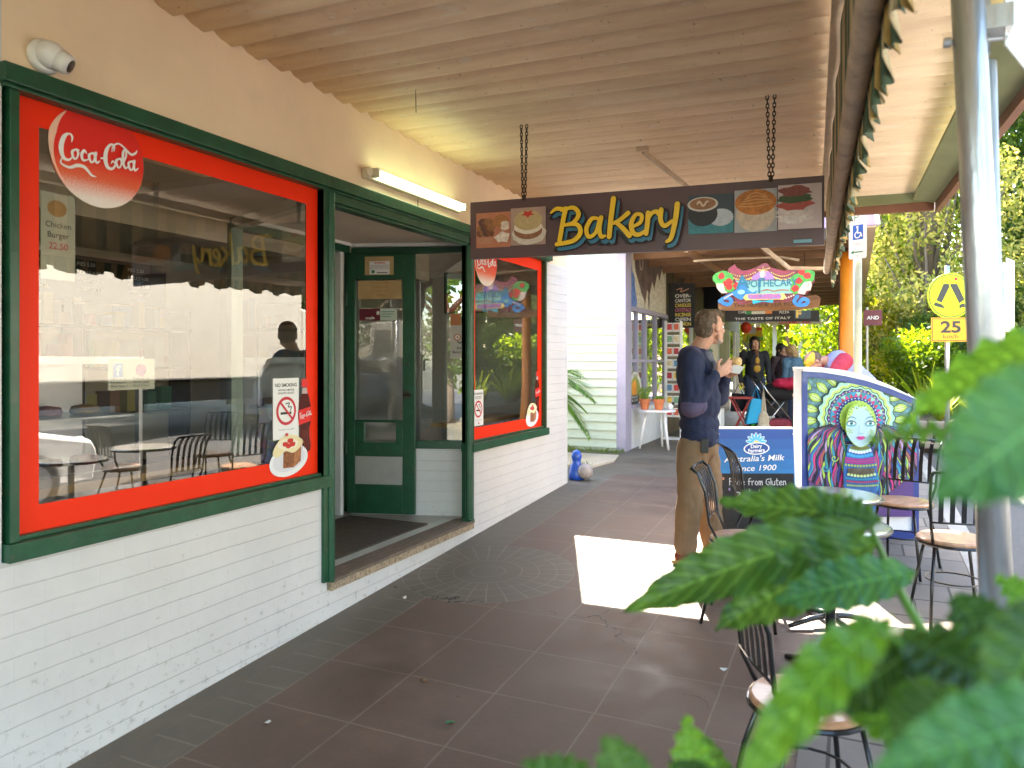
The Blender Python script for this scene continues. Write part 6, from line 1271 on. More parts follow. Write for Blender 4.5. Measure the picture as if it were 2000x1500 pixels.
tree('leafy_tree', 'bright green tree between the orange post and the vine tree', (3.3, 21.5, .6), 8.0, 2.3, LM, BARK, 20000, .085, 24, .2, .1, 'trees beyond the garden bed', flat=1.0)
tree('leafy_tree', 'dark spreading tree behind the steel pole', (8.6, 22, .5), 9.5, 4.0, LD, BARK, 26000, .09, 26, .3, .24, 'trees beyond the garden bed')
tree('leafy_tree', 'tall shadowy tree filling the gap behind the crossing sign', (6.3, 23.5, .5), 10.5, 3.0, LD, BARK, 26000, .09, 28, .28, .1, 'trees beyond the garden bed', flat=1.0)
tree('leafy_tree', 'overhanging tree at the top right corner of the photo', (12.4, 21, .4), 11.5, 4.2, LM, BARK, 20000, .1, 22, .3, .35, 'trees beyond the garden bed')
for i, (x, y, h, sp, mt) in enumerate(((-1.6, 36, 6, 2.4, LY), (.8, 38, 7, 2.6, LM), (2.6, 35, 6, 2.0, LY), (-4, 39, 8, 3, LM), (4.2, 38, 9, 3, LM))):
    tree('distant_tree', ('lime green tree seen past the woman walking', 'mid green tree seen through the pale posts', 'bright lime tree seen left of the orange post', 'green tree far behind the shopfronts', 'tall green tree far behind the parking sign')[i], (x, y, .4), h, sp, mt, BARK, 9000, .13, 18, .2, .06, 'trees beyond the covered walk', flat=1.0)
for i, (x, y, h) in enumerate(((15, -2, 9), (15.5, 6, 10), (15, 14, 9), (16, 22, 10), (3, -14, 10), (12, -10, 9))):
    tree('street_tree', ('street tree opposite the camera', 'street tree opposite the bakery door', 'street tree opposite the craft shop', 'street tree beyond the road far on', 'tree behind the camera', 'tree across the road behind the camera')[i], (x, y, gz(y)-.1), h, 3.6, (LM, LD)[i % 2], BARK, 5200, .17, 16, .3, .2, 'street trees across the road')

# ================================================================ vehicles and building across the road
def car(name, label, loc, rz, col, L=4.3, W=1.76, H=1.46, group=None):
    t = thing(name, label, 'car', loc, rz, group); pm = M('car_paint_'+col[0], col[1], .25, var=.02, coat=1); gl = M('car_glass', (.02, .025, .03), .05, var=0, coat=1); ty = M('tyre_rubber', (.02, .02, .02), .8, var=.1); rim = M('alloy_rim', (.5, .5, .52), .3, metal=.8, var=0)
    h = W/2; prof = [(0, .28), (0, .62), (.08, .74), (.95, .92), (1.45, 1.0), (2.1, 1.40), (3.3, 1.46), (4.1, 1.08), (4.26, .9), (4.3, .5), (4.25, .28)]; prof = [(x*L/4.3, z*H/1.46) for x, z in prof]
    wid = [.86, .95, .97, .99, .99, .80, .78, .95, .93, .9, .88]; m = MB(); n_ = len(prof)
    for j, f in enumerate((-1, -.94, .94, 1)):
        for (x, z), w_ in zip(prof, wid): zz_ = z - (0 if abs(f) < 1 else .03); m.v.append((x - L/2, h*f*w_, zz_))
    for j in range(3):
        for i in range(n_): a_, b_ = j*n_+i, j*n_+(i+1) % n_; m.f.append([a_, b_, b_+n_, a_+n_]); m.m.append(0)
    m.f += [list(range(n_))[::-1], list(range(3*n_, 4*n_))]; m.m += [0, 0]; bd = m.build('body', pm, t, smooth=False, bevel=.03)
    m = MB(); k_ = L/4.3; q = lambda x, z, y: ((x-2.15)*k_, y, z*H/1.46)
    m.add([q(1.5, 1.02, -h*.8), q(1.5, 1.02, h*.8), q(2.08, 1.385, h*.7), q(2.08, 1.385, -h*.7)], [(0, 1, 2, 3)]); m.v = [(a_[0]-.012, a_[1], a_[2]+.012) for a_ in m.v]
    m.add([q(4.08, 1.1, -h*.78), q(4.08, 1.1, h*.78), q(3.38, 1.43, h*.68), q(3.38, 1.43, -h*.68)], [(0, 1, 2, 3)]); m.v[4:] = [(a_[0]+.012, a_[1], a_[2]+.012) for a_ in m.v[4:]]
    m.build('windscreen', gl, t)
    for s_ in (-1, 1):
        m = MB(); yb = s_*(h*.985+.004); yt = s_*(h*.80+.006); m.add([q(1.6, 1.02, yb), q(3.9, 1.08, yb), q(3.3, 1.39, yt), q(2.15, 1.37, yt)], [(0, 1, 2, 3)] if s_ < 0 else [(3, 2, 1, 0)]); m.build('side_window', gl, t)
        m = MB(); m.sphere(q(.1, .7, s_*h*.74), .13, 12, 8, sc=(.5, 1, .55)); m.build('headlight', M('headlight_glass', (.75, .78, .8), .05, var=0, coat=1), t, smooth=True)
        m = MB(); m.box((L/2-.06, s_*h*.72-.12, .78), (L/2+.01, s_*h*.72+.12, .92)); m.build('tail_light', rose, t)
        m = MB(); m.sphere(q(1.75, 1.03, s_*(h+.06)), .08, 10, 6, sc=(.7, 1.2, .8)); m.build('mirror', pm, t, smooth=True)
        for x in (.78, 3.45):
            rm = Matrix.Rotation(R(90), 3, 'X'); m = MB(); m.lathe([(0, -.1), (.28, -.1), (.32, -.07), (.32, .07), (.28, .1), (0, .1)], q(x, .32, s_*(h-.09)), 24, mat=rm); w1 = m.build('wheel', ty, t, smooth=False); m = MB(); m.lathe([(0, -.11), (.2, -.11), (.2, .11), (0, .11)], q(x, .32, s_*(h-.09)), 16, mat=rm); m.build('rim', rim, w1)
    m = MB(); m.box((-L/2-.015, -h*.4, .42), (-L/2+.02, h*.4, .6)); m.build('grille', STK, t); return t
car('parked_car', 'white hatchback parked at the kerb, mirrored in the large window', (5.9, 3.65, gz(3.9)-.13), R(-90), ('white', (.78, .78, .78)), group='cars in the street')
q = at(2010, 705, 19); car('parked_car', 'white car far down the street at the right edge', (q.x+.5, q.y, gz(9.5)-.13), R(-80), ('white', (.78, .78, .78)), group='cars in the street')
car('parked_car', 'silver car parked farther along, mirrored in the second window', (7.6, 13.4, gz(9.5)-.13), R(-88), ('silver', (.45, .46, .48)), group='cars in the street')
t = thing('box_truck', 'white box truck standing across the road, mirrored in the large window', 'truck', (9.0, 9.6, gz(7)-.13), 0)
m = MB(); m.box((-1.2, -5.6, 1.15), (1.2, 2.9, 3.9)); m.build('cargo_box', M('truck_white', (.62, .55, .44), .45, var=.03), t, bevel=.03)
m = MB(); m.prism([(-0, .5), (1.9, .5), (1.9, 1.3), (1.6, 1.55), (1.35, 2.55), (0, 2.6)], (-1.1, 3.0, 0), (0, 1, 0), Z, -2.2); m.build('cab', M('truck_white'), t, bevel=.04); m = MB(); m.box((-1.0, -5.5, .75), (1.0, 4.6, 1.1)); m.build('chassis', STK, t)
m = MB(); m.prism([(.5, 1.55), (1.35, 1.6), (1.2, 2.35), (.5, 2.35)], (-1.115, 3.0, 0), (0, 1, 0), Z, -.01); m.build('window', MATS['car_glass'], t)
for y in (-4.2, -3.1, 3.9):
    for s_ in (-1, 1): m = MB(); m.lathe([(0, -.14), (.42, -.14), (.47, -.1), (.47, .1), (.42, .14), (0, .14)], (s_*.98, y, .47), 24, mat=Matrix.Rotation(R(90), 3, 'Y')); w1 = m.build('wheel', MATS['tyre_rubber'], t); m = MB(); m.lathe([(0, -.15), (.25, -.15), (.25, .15), (0, .15)], (s_*.98, y, .47), 16, mat=Matrix.Rotation(R(90), 3, 'Y')); m.build('rim', MATS['alloy_rim'], w1)
q = at(2040, 705, 42); t = thing('brick_shop', 'pinkish brick shop with an awning far down the street at right', 'building', (q.x-1.5, q.y, .3), 0)
m = MB(); m.box((-1.5, 0, 0), (9, 8, 4.6)); m.build('wall', brickmat('pink_brick', (.5, .25, .18), .2), t); m = MB(); m.prism([(-2, 4.6), (9.5, 4.6), (3.5, 6.8)], (0, -.3, 0), X, Z, 8.6); m.build('roof', M('pale_roof', (.5, .42, .4), .6, var=.1), t)
for x in (-.6, 1.4, 3.4): m = MB(); m.box((x, -.06, 1.0), (x+1.3, .02, 2.6)); f_ = m.build('window', WHITE, t); m = MB(); m.box((x+.1, -.08, 1.1), (x+1.2, -.061, 2.5)); m.build('pane', M('far_glass', (.15, .3, .42), .1, var=.2), f_)
m = MB(); m.add([(-1.8, -1.8, 2.6), (9, -1.8, 2.6), (9, 0, 3.2), (-1.8, 0, 3.2)], [(0, 1, 2, 3)]); o = m.build('awning', M('far_awning', (.3, .4, .35), .6, var=.1), t); o.modifiers.new('t', 'SOLIDIFY').thickness = .05
q = at(1985, 705, 30); t = thing('shop_goods_stand', 'red and blue goods stand outside the brick shop', 'stand', (q.x+.3, q.y, .35)); m = MB(); m.box((-.9, 0, 0), (.9, .7, .7)); m.build('table', WHITE, t)
for i in range(6): m = MB(); m.box((-.85+i*.28, .05, .7), (-.62+i*.28, .5, .95+.06*(i % 3))); m.build('crate', M('goods_%d' % i), t)
# ================================================================ people
SKIN = M('skin', (.52, .27, .18), .5, var=.12, vs=18, spec=.35); HAIRB = M('hair_grey_brown', (.13, .085, .055), .7, var=.45, vs=45, bump=.8, bs=90); HAIRD = M('hair_dark', (.02, .014, .01), .5, var=.3, bump=.5, bs=60)
STUB = M('grey_stubble', (.42, .34, .3), .7, var=.3, vs=90, bump=.5, bs=200)
def rotz(a): return Matrix.Rotation(a, 3, 'Z')
def head_prims(c, Hm, k=1.0):
    P = lambda x, y, z: V(c) + Hm @ (V((x, y, z))*k)
    E = lambda p, r: ('s', P(*p), tuple(q*k for q in r), Hm)
    Cc = lambda p, q, a, b: ('c', P(*p), P(*q), a*k, b*k)
    return [E((-.012, 0, .03), (.098, .077, .098)), E((.028, 0, -.02), (.068, .060, .09)), E((.04, 0, -.078), (.05, .045, .036)), E((.078, 0, -.098), (.017, .02, .017)), Cc((.02, .052, -.06), (.06, .03, -.09), .02, .018), Cc((.02, -.052, -.06), (.06, -.03, -.09), .02, .018),
            Cc((.088, 0, .018), (.112, 0, -.026), .009, .0115), E((.101, .011, -.03), (.009, .007, .006)), E((.101, -.011, -.03), (.009, .007, .006)), Cc((.082, .012, .03), (.074, .048, .026), .011, .01), Cc((.082, -.012, .03), (.074, -.048, .026), .011, .01),
            E((.066, .038, -.022), (.022, .02, .02)), E((.066, -.038, -.022), (.022, .02, .02)), Cc((.093, -.018, -.056), (.093, .018, -.056), .006, .006), Cc((.091, -.016, -.067), (.091, .016, -.067), .0065, .0065),
            E((-.008, .079, .0), (.018, .008, .031)), E((-.008, -.079, .0), (.018, .008, .031)), Cc((-.004, .080, -.02), (.003, .07, -.032), .008, .006), Cc((-.004, -.080, -.02), (.003, -.07, -.032), .008, .006)]
def eyes(c, Hm, k, par):
    for s_ in (-1, 1):
        p = V(c) + Hm @ (V((.079, s_*.031, .004))*k); m = MB(); m.sphere(p, .0115*k, 12, 8); e = m.build('eye', STW, par, smooth=True); m = MB(); m.sphere(V(c) + Hm @ (V((.087, s_*.031, .004))*k), .006*k, 8, 6); m.build('iris', STK, e, smooth=True)
def hand_prims(w, d, n, side, curl=.5, k=1.0):
    """w wrist, d finger direction, n palm normal (the way fingers curl), side: +1 when the thumb lies along n x d"""
    w, d, n = V(w), V(d).normalized(), V(n).normalized(); n = (n - d*n.dot(d)).normalized(); s_ = d.cross(n)*side; out = []
    lens = (.078, .088, .082, .066); 
    for i in range(4):
        off = s_*(.030 - .020*i)*k; kn = w + d*(.088-.006*abs(i-1))*k + off; out.append(('c', w + d*.018*k + off*.55, kn, .0145*k, .0115*k)); p = kn; ang = 0; cc = curl*(1+.13*(i-1))
        for j, fr_ in enumerate((.45, .32, .23)):
            ang += (cc*.8, cc, cc*.7)[j]; dd = d*math.cos(ang) + n*math.sin(ang) + s_*(.06-.04*i); q_ = p + dd.normalized()*lens[i]*fr_*k*1.05; out.append(('c', p, q_, (.0098-.001*j)*k, (.009-.001*j)*k)); p = q_
    out.append(('s', w + d*.045*k, (.046*k, .037*k, .017*k), Matrix((d, s_, n)).transposed()))
    b0 = w + d*.03*k + s_*.026*k; t1 = b0 + (d*.55 + s_*.7 + n*.35).normalized()*.042*k; t2 = t1 + (d*.9 + s_*.15 + n*.55).normalized()*.032*k; t3 = t2 + (d*.9 - s_*.1 + n*.7).normalized()*.026*k
    out += [('c', b0, t1, .015*k, .012*k), ('c', t1, t2, .0115*k, .0105*k), ('c', t2, t3, .0105*k, .009*k)]
    return out
def limb(pts, rs): return [('c', a, b, r0, r1) for a, b, r0, r1 in zip(pts, pts[1:], rs, rs[1:])]
# ---- the man eating
mp0 = at(1352, 705, 5.32); t = thing('person', 'grey haired man in navy pullover and khaki trousers standing and eating a roll', 'person', gp(mp0.x+.02, mp0.y)); k = 1.0
hc_ = (.105, .02, 1.665); Hm = rotz(R(50)) @ Matrix.Rotation(R(-3), 3, 'Y')
pr = head_prims(hc_, Hm, 1.02) + limb([(-.01, 0, 1.44), (.03, 0, 1.53), (.075, .01, 1.60)], [.075, .06, .06]) + [('s', (0, 0, 1.25), (.10, .15, .25)), ('s', (.02, 0, .98), (.09, .12, .14))]
armR = [(.0, -.19, 1.44), (.06, -.285, 1.15), (.175, -.155, 1.335)]; armL = [(.0, .19, 1.44), (.12, .25, 1.16), (.205, .10, 1.33)]
pr += limb(armR, [.05, .045, .027]) + limb(armL, [.05, .045, .027])
pr += hand_prims(armR[2], (.72, .42, .52), (-.35, .9, .15), 1, .42) + hand_prims(armL[2], (.8, -.3, .5), (-.2, -.95, .1), -1, .42)
pr += limb([(.02, -.075, .87), (-.015, -.095, .5), (-.045, -.10, .07)], [.07, .055, .045]) + limb([(.03, .075, .87), (.075, .12, .5), (.10, .15, .07)], [.07, .055, .045])
body('body', pr, SKIN, t, .0046, 3); eyes(hc_, Hm, 1.02, t)
Ph = lambda x, y, z: V(hc_) + Hm @ V((x, y, z))
hp = [('s', Ph(-.028, 0, .052), (.093, .082, .084), Hm), ('s', Ph(-.055, 0, -.002), (.060, .074, .072), Hm), ('s', Ph(.03, 0, .105), (.055, .055, .03), Hm), ('s', Ph(.055, .03, .092), (.03, .03, .022), Hm), ('s', Ph(.05, -.03, .09), (.03, .035, .022), Hm)]
body('hair', hp, HAIRB, t, .005, 1, .011, 40)
body('beard', [('s', Ph(.045, 0, -.088), (.049, .045, .028), Hm), ('s', Ph(.079, 0, -.1), (.018, .022, .018), Hm), ('c', Ph(.025, .050, -.072), (Ph(.055, .036, -.092)), .016, .016), ('c', Ph(.025, -.050, -.072), Ph(.055, -.036, -.092), .016, .016)], STUB, t, .005, 3)
NAVK = M('navy_wool', (.012, .017, .05), .85, var=.12, vs=12, bump=.5, bs=140); KHA = M('khaki_cotton', (.22, .145, .08), .85, var=.15, vs=6, bump=.4, bs=120); LILG = M('lilac_suede', (.07, .055, .11), .85, var=.15, vs=20)
sw = [('s', (.0, 0, 1.33), (.128, .195, .20)), ('s', (.03, 0, 1.14), (.145, .19, .22)), ('s', (.035, 0, .98), (.138, .175, .11)), ('c', (.0, -.14, 1.455), (.0, .14, 1.455), .075, .075), ('s', (.015, 0, 1.49), (.075, .09, .045))]
sw += limb([(.0, -.17, 1.43), (.04, -.285, 1.17), (.155, -.175, 1.315)], [.09, .08, .047]) + limb([(.0, .17, 1.43), (.11, .25, 1.17), (.19, .12, 1.31)], [.09, .08, .047]) + [('s', (.05, -.27, 1.14), (.07, .06, .05))]
body('pullover', sw, NAVK, t, .009, 4, .026, 6.5)
body('hem_band', [('c', (.035, -.06, .90), (.035, .06, .90), .125, .125), ('s', (.035, 0, .9), (.132, .168, .045))], NAVK, t, .009, 3, .006, 14)
body('elbow_patch', limb([(.032, -.296, 1.122), (.066, -.272, 1.137)], [.074, .068]), LILG, t, .009, 4, .012, 7); body('shoulder_patch', [('s', (-.005, -.155, 1.468), (.082, .075, .072))], LILG, t, .009, 3, .008, 9)
body('undershirt', [('s', (.082, -.01, 1.455), (.05, .055, .06)), ('s', (.135, -.015, 1.39), (.02, .035, .05))], M('grey_tee', (.12, .12, .15), .8, var=.1), t, .008, 3)
a = Art(V((.055, -.188, 1.37)), V((.86, .5, .05)).normalized(), V(Z)); 
body('shirt_tail', [('s', (.03, 0, .865), (.137, .172, .05)), ('s', (.03, -.12, .84), (.08, .06, .04))], M('denim_shirt', (.03, .045, .09), .85, var=.2, vs=20), t, .009, 2, .014, 18)
body('trousers', [('s', (.03, 0, .82), (.123, .152, .10))] + limb([(.01, -.075, .84), (-.015, -.095, .5), (-.045, -.10, .12)], [.112, .092, .078]) + limb([(.04, .075, .84), (.075, .12, .5), (.10, .15, .12)], [.112, .088, .074]), KHA, t, .009, 4, .024, 6)
for (x, y) in ((-.05, -.10), (.10, .15)):
    body('shoe', [('c', (x-.03, y, .05), (x+.05, y, .05), .048, .05), ('c', (x+.05, y, .045), (x+.17, y-.01, .038), .05, .036)], M('red_brown_leather', (.16, .03, .018), .45, var=.2), t, .008, 3)
    m = MB(); m.prism([(x-.085, y-.045), (x+.1, y-.05), (x+.2, y-.045), (x+.22, y), (x+.2, y+.035), (x+.1, y+.045), (x-.085, y+.045)], (0, 0, .028), X, (0, 1, 0), .026); m.build('sole', M('tan_sole', (.4, .22, .08), .7, var=.1), t, bevel=.004)
m = MB(); m.box((.075, -.205, .80), (.13, -.19, .90)); m.build('pouch', STK, t, bevel=.006)
t2 = thing('bread_roll', 'half eaten bread roll held up in both hands of the man', 'bread roll', t.location + V((.285, -.01, 1.425)))
body('roll', [('s', (0, 0, .0), (.04, .03, .032)), ('s', (.02, .01, .012), (.02, .022, .02)), ('s', (-.018, 0, .014), (.02, .022, .018))], M('bread_crust', (.62, .40, .16), .7, var=.25, vs=25, bump=.4, bs=60), t2, .005, 2, .008, 30)
m = MB(); m.prism([(-.055, -.04), (.03, -.055), (.06, .0), (.0, .02), (-.06, .01)], (0, -.03, -.035), X, (0, .5, .87), .002); m.build('napkin', WHITE, t2)

def figure(label, loc, rz, H, J, col_top, col_leg, hairm, hp, extra=None, skin=SKIN, fold=.02):
    """J: pelvis, chest, neck, head, arms (list of 3), legs (list of 3), all in metres; H head rotation"""
    t = thing('person', label, 'person', loc, rz); c = J['head']; Hm = H
    pr = head_prims(c, Hm, .98) + limb([J['chest'], J['neck'], c], [.09, .055, .05]) + [('c', J['pelvis'], J['chest'], .12, .13)]
    for A, sd_ in zip(J['arms'], (-1, 1)):
        pr += limb([J['chest']+V((0, sd_*.12, .06))] + list(A), [.06, .052, .04, .026]); d = (V(A[2])-V(A[1])).normalized(); pr += hand_prims(A[2], d, V((0, -sd_, 0)) + V((.2, 0, 0)), sd_*-1, .35, .95)
    for Lg in J['legs']: pr += limb(Lg, [.09, .06, .04])
    body('body', pr, skin, t, .006, 3); eyes(c, Hm, .98, t)
    q_ = lambda x, y, z: V(c) + Hm @ V((x, y, z)); body('hair', [('s', q_(*p), r, Hm) for p, r in hp], hairm, t, .008, 2, .012, 25)
    tp = [('c', V(J['pelvis'])+V((0, 0, .02)), J['chest'], .155, .165), ('c', V(J['chest'])+V((0, -.11, .05)), V(J['chest'])+V((0, .11, .05)), .075, .075)]
    for A, sd_ in zip(J['arms'], (-1, 1)): tp += limb([V(J['chest'])+V((0, sd_*.14, .06)), A[0], A[1], V(A[1]).lerp(V(A[2]), .85)], [.066, .064, .056, .042])
    body('top', tp, col_top, t, .011, 4, fold, 7)
    lg = [('s', J['pelvis'], (.14, .17, .13))]
    for Lg in J['legs']: lg += limb([Lg[0], Lg[1], V(Lg[1]).lerp(V(Lg[2]), .92)], [.115, .085, .065])
    body('trousers', lg, col_leg, t, .011, 4, fold*.6, 7)
    for Lg in J['legs']: e = V(Lg[2]); body('shoe', [('c', e+V((-.03, 0, -.03)), e+V((.13, 0, -.045)), .045, .035)], M('shoe_grey', (.3, .3, .3), .6), t, .009, 2)
    if extra: extra(t, J)
    return t
def stand(h=1.6, walk=.1):
    k = h/1.7; f = lambda x, y, z: V((x, y, z*k))
    return dict(pelvis=f(0, 0, .92), chest=f(.01, 0, 1.3), neck=f(.0, 0, 1.46), head=f(.03, 0, 1.575), arms=[[f(0, -.2, 1.38), f(-.02, -.26, 1.1), f(.05, -.25, .84)], [f(0, .2, 1.38), f(-.02, .26, 1.1), f(.05, .25, .84)]], legs=[[f(0, -.09, .9), f(walk+.02, -.1, .48), f(walk*.6, -.1, .07)], [f(0, .09, .9), f(0, .1, .48), f(-walk, .1, .07)]])
JKT = M('black_jacket', (.014, .014, .02), .8, var=.2); JEAN = M('dark_jeans', (.02, .03, .06), .8, var=.2, vs=20)
def wx(t, J):
    m = MB(); c = V(J['chest']); body('tee_front', [('s', c+V((.065, 0, -.10)), (.11, .085, .28))], M('brown_tee', (.12, .05, .02), .8, var=.15), t, .01, 3)
    body('print', [('s', c+V((.135, 0, -.04)), (.05, .05, .075)), ('s', c+V((.15, 0, -.18)), (.035, .065, .07))], M('gold_print', (.5, .28, .03), .7, var=.4, vs=30), t, .008, 2)
    body('neck_scarf', [('s', V(J['neck'])+V((.03, 0, -.03)), (.06, .065, .022))], WHITE, t, .008, 2)
q = at(1473, 705, 13.5); figure('woman walking towards the camera in black jacket and brown printed top', (q.x, q.y, .475), R(-65.3), Matrix.Identity(3), stand(1.66, .12), JKT, JEAN, HAIRD, [((-.02, 0, .05), (.1, .088, .09)), ((-.045, 0, -.03), (.07, .085, .12)), ((.02, .07, -.02), (.04, .02, .09)), ((.02, -.07, -.02), (.04, .02, .09))], wx)
tb_ = thing('shoulder_bag', 'black bag carried low at the walking woman\'s side', 'bag', (q.x-.27, q.y-.1, .475)); m = MB(); m.prism([(-.14, .30), (.12, .30), (.15, .62), (-.12, .64)], (0, 0, 0), X, Z, .1); m.build('pouch', JKT, tb_, bevel=.02); m = MB(); m.tube([(-.08, .05, .62), (.0, .05, .80), (.08, .05, .62)], .01, 6); m.build('strap', JKT, tb_)
# bending man with a yellow cap
J = stand(1.72, .05); J.update(pelvis=V((-.42, 0, .93)), chest=V((-.12, 0, 1.20)), neck=V((.06, 0, 1.25)), head=V((.17, 0, 1.235)), arms=[[V((-.05, -.2, 1.2)), V((.1, -.24, .95)), V((.3, -.12, .85))], [V((-.05, .2, 1.2)), V((.1, .24, .95)), V((.3, .12, .85))]], legs=[[V((-.42, -.09, .9)), V((-.36, -.1, .48)), V((-.42, -.1, .07))], [V((-.42, .09, .9)), V((-.42, .1, .48)), V((-.5, .1, .07))]])
Hb = Matrix.Rotation(R(62), 3, 'Y')
def capx(t, J):
    c = V(J['head']); qh = lambda x, y, z: c + Hb @ V((x, y, z)); cm = M('yellow_cap', (.8, .48, .05), .7, var=.08)
    cp = body('cap', [('s', qh(-.005, 0, .05), (.1, .084, .066), Hb)], cm, t, .008, 3); m = MB(); m.sphere(qh(.13, 0, .045), 1, 16, 8, sc=(.075, .07, .012), mat=Hb); m.build('brim', cm, cp, smooth=True)
    rs_ = M('red_sleeve', (.45, .03, .06), .8, var=.12); 
    for A, sd_ in zip(J['arms'], (-1, 1)): body('sleeve', limb([V(J['chest'])+V((.0, sd_*.17, .04)), A[0]+V((0, 0, -.02)), A[1]], [.095, .09, .07]), rs_, t, .01, 3, .014, 8)
q = at(1618, 705, 8.9); figure('bending man in a yellow cap, lavender vest and red sleeves', (q.x, q.y, .46), R(204.7), Hb, J, M('lavender_vest', (.33, .33, .55), .8, var=.12), JEAN, HAIRB, [((-.03, 0, .02), (.09, .08, .08))], capx)
DEN = M('pale_denim', (.09, .17, .25), .85, var=.35, vs=12)
q = at(1548, 705, 13.6); figure('person in a blue denim jacket with blond hair beside the pram', (q.x, q.y, .475), R(150), Matrix.Rotation(R(30), 3, 'Y'), stand(1.5, .03), DEN, JEAN, M('blond_hair', (.45, .28, .12), .7, var=.4, vs=40, bump=.5), [((-.02, 0, .04), (.105, .092, .095)), ((-.05, 0, -.05), (.06, .08, .09))])
q = at(1524, 705, 14.6); figure('dark haired person in a dark floral dress farther back', (q.x, q.y, .475), R(-30), Matrix.Identity(3), stand(1.55, .03), M('floral_dress', (.06, .03, .035), .8, var=.9, vs=30), JKT, HAIRD, [((-.02, 0, .04), (.1, .088, .1)), ((-.05, 0, -.08), (.06, .08, .12))])
q = at(1420, 705, 20); figure('distant person in a green top near the far shopfront', (q.x, q.y, .475), R(-60), Matrix.Identity(3), stand(1.7, .1), M('green_top', (.1, .22, .08), .8), JEAN, HAIRD, [((-.02, 0, .05), (.1, .085, .09))])
# pram with bags
q = at(1516, 705, 12.4); t = thing('pram', 'black pram with a dark hood and bags hung on its handle', 'pram', (q.x, q.y, .475), R(24.7+180))
BF = M('black_pram_fabric', (.02, .02, .024), .8, var=.2); m = MB(); m.sphere((-.06, 0, .72), 1, 20, 12, sc=(.30, .24, .17)); m.build('hood', BF, t, smooth=True)
m = MB(); m.prism([(-.28, .3), (.22, .28), (.3, .42), (.1, .5), (-.12, .82), (-.28, .8)], (0, -.2, 0), X, Z, -.4); m.build('seat', BF, t, bevel=.03)
m = MB()
for s_ in (-1, 1): m.tube([(-.28, s_*.22, .12), (.2, s_*.2, .7), (.34, s_*.2, .92)], .013, 8); m.tube([(.3, s_*.22, .1), (-.05, s_*.21, .55)], .013, 8)
m.build('frame', M('chrome', (.6, .6, .6), .2, metal=1, var=0), t, smooth=True); m = MB(); m.tube([(.34, -.2, .92), (.38, -.1, .95), (.38, .1, .95), (.34, .2, .92)], .02, 8); m.build('handle', STK, t, smooth=True)
for x in (-.28, .3):
    for s_ in (-1, 1): m = MB(); rm = Matrix.Rotation(R(90), 3, 'X'); m.lathe([(0, -.02), (.09, -.02), (.105, 0), (.09, .02), (0, .02)], (x, s_*.25, .105), 18, mat=rm); w1 = m.build('wheel', MATS['tyre_rubber'], t); m = MB(); m.lathe([(0, -.025), (.05, -.025), (.05, .025), (0, .025)], (x, s_*.25, .105), 12, mat=rm); m.build('rim', M('lime_rim', (.15, .7, .05), .4, var=0), w1)
m = MB(); m.box((-.2, -.18, .14), (.2, .18, .26)); m.build('basket', M('basket_red', (.25, .03, .05), .8, var=.4, vs=20), t, bevel=.02)
q = at(1535, 705, 12.1); t = thing('red_blanket', 'crimson blanket bundled on top of the pram', 'blanket', (q.x, q.y, 1.27)); body('cloth', [('s', (0, 0, .06), (.2, .18, .09)), ('s', (.1, 0, .1), (.13, .14, .07)), ('s', (.18, .03, .02), (.08, .12, .09))], M('crimson_cloth', (.45, .01, .05), .85, var=.15), t, .015, 3, .03, 8)
q = at(1473, 705, 11.9); t = thing('shopping_bag', 'bright blue shopping bag hanging from the pram handle', 'bag', (q.x, q.y, .86), R(24.7)); m = MB(); m.prism([(-.13, -.18), (.10, -.15), (.13, .22), (-.04, .25)], (0, 0, 0), X, Z, .12); m.build('bag_body', M('sky_blue_plastic', (.0, .33, .6), .5, var=.08), t, bevel=.012); m = MB(); m.tube([(-.02, .06, .23), (.05, .06, .42), (.11, .06, .21)], .008, 6); m.build('handle', M('sky_blue_plastic'), t)
q = at(1493, 705, 11.85); t = thing('tote_bag', 'beige cloth tote bag hanging beside the blue shopping bag', 'bag', (q.x, q.y, .82), R(24.7)); body('bag_body', [('s', (0, .05, -.08), (.085, .055, .16)), ('s', (.0, .05, -.17), (.1, .06, .07))], M('beige_cloth', (.5, .42, .3), .85, var=.12), t, .01, 3, .02, 10); m = MB(); m.tube([(-.02, .05, .06), (.0, .05, .48), (.03, .05, .06)], [.022, .015, .022], 6); m.build('strap', M('beige_cloth'), t)
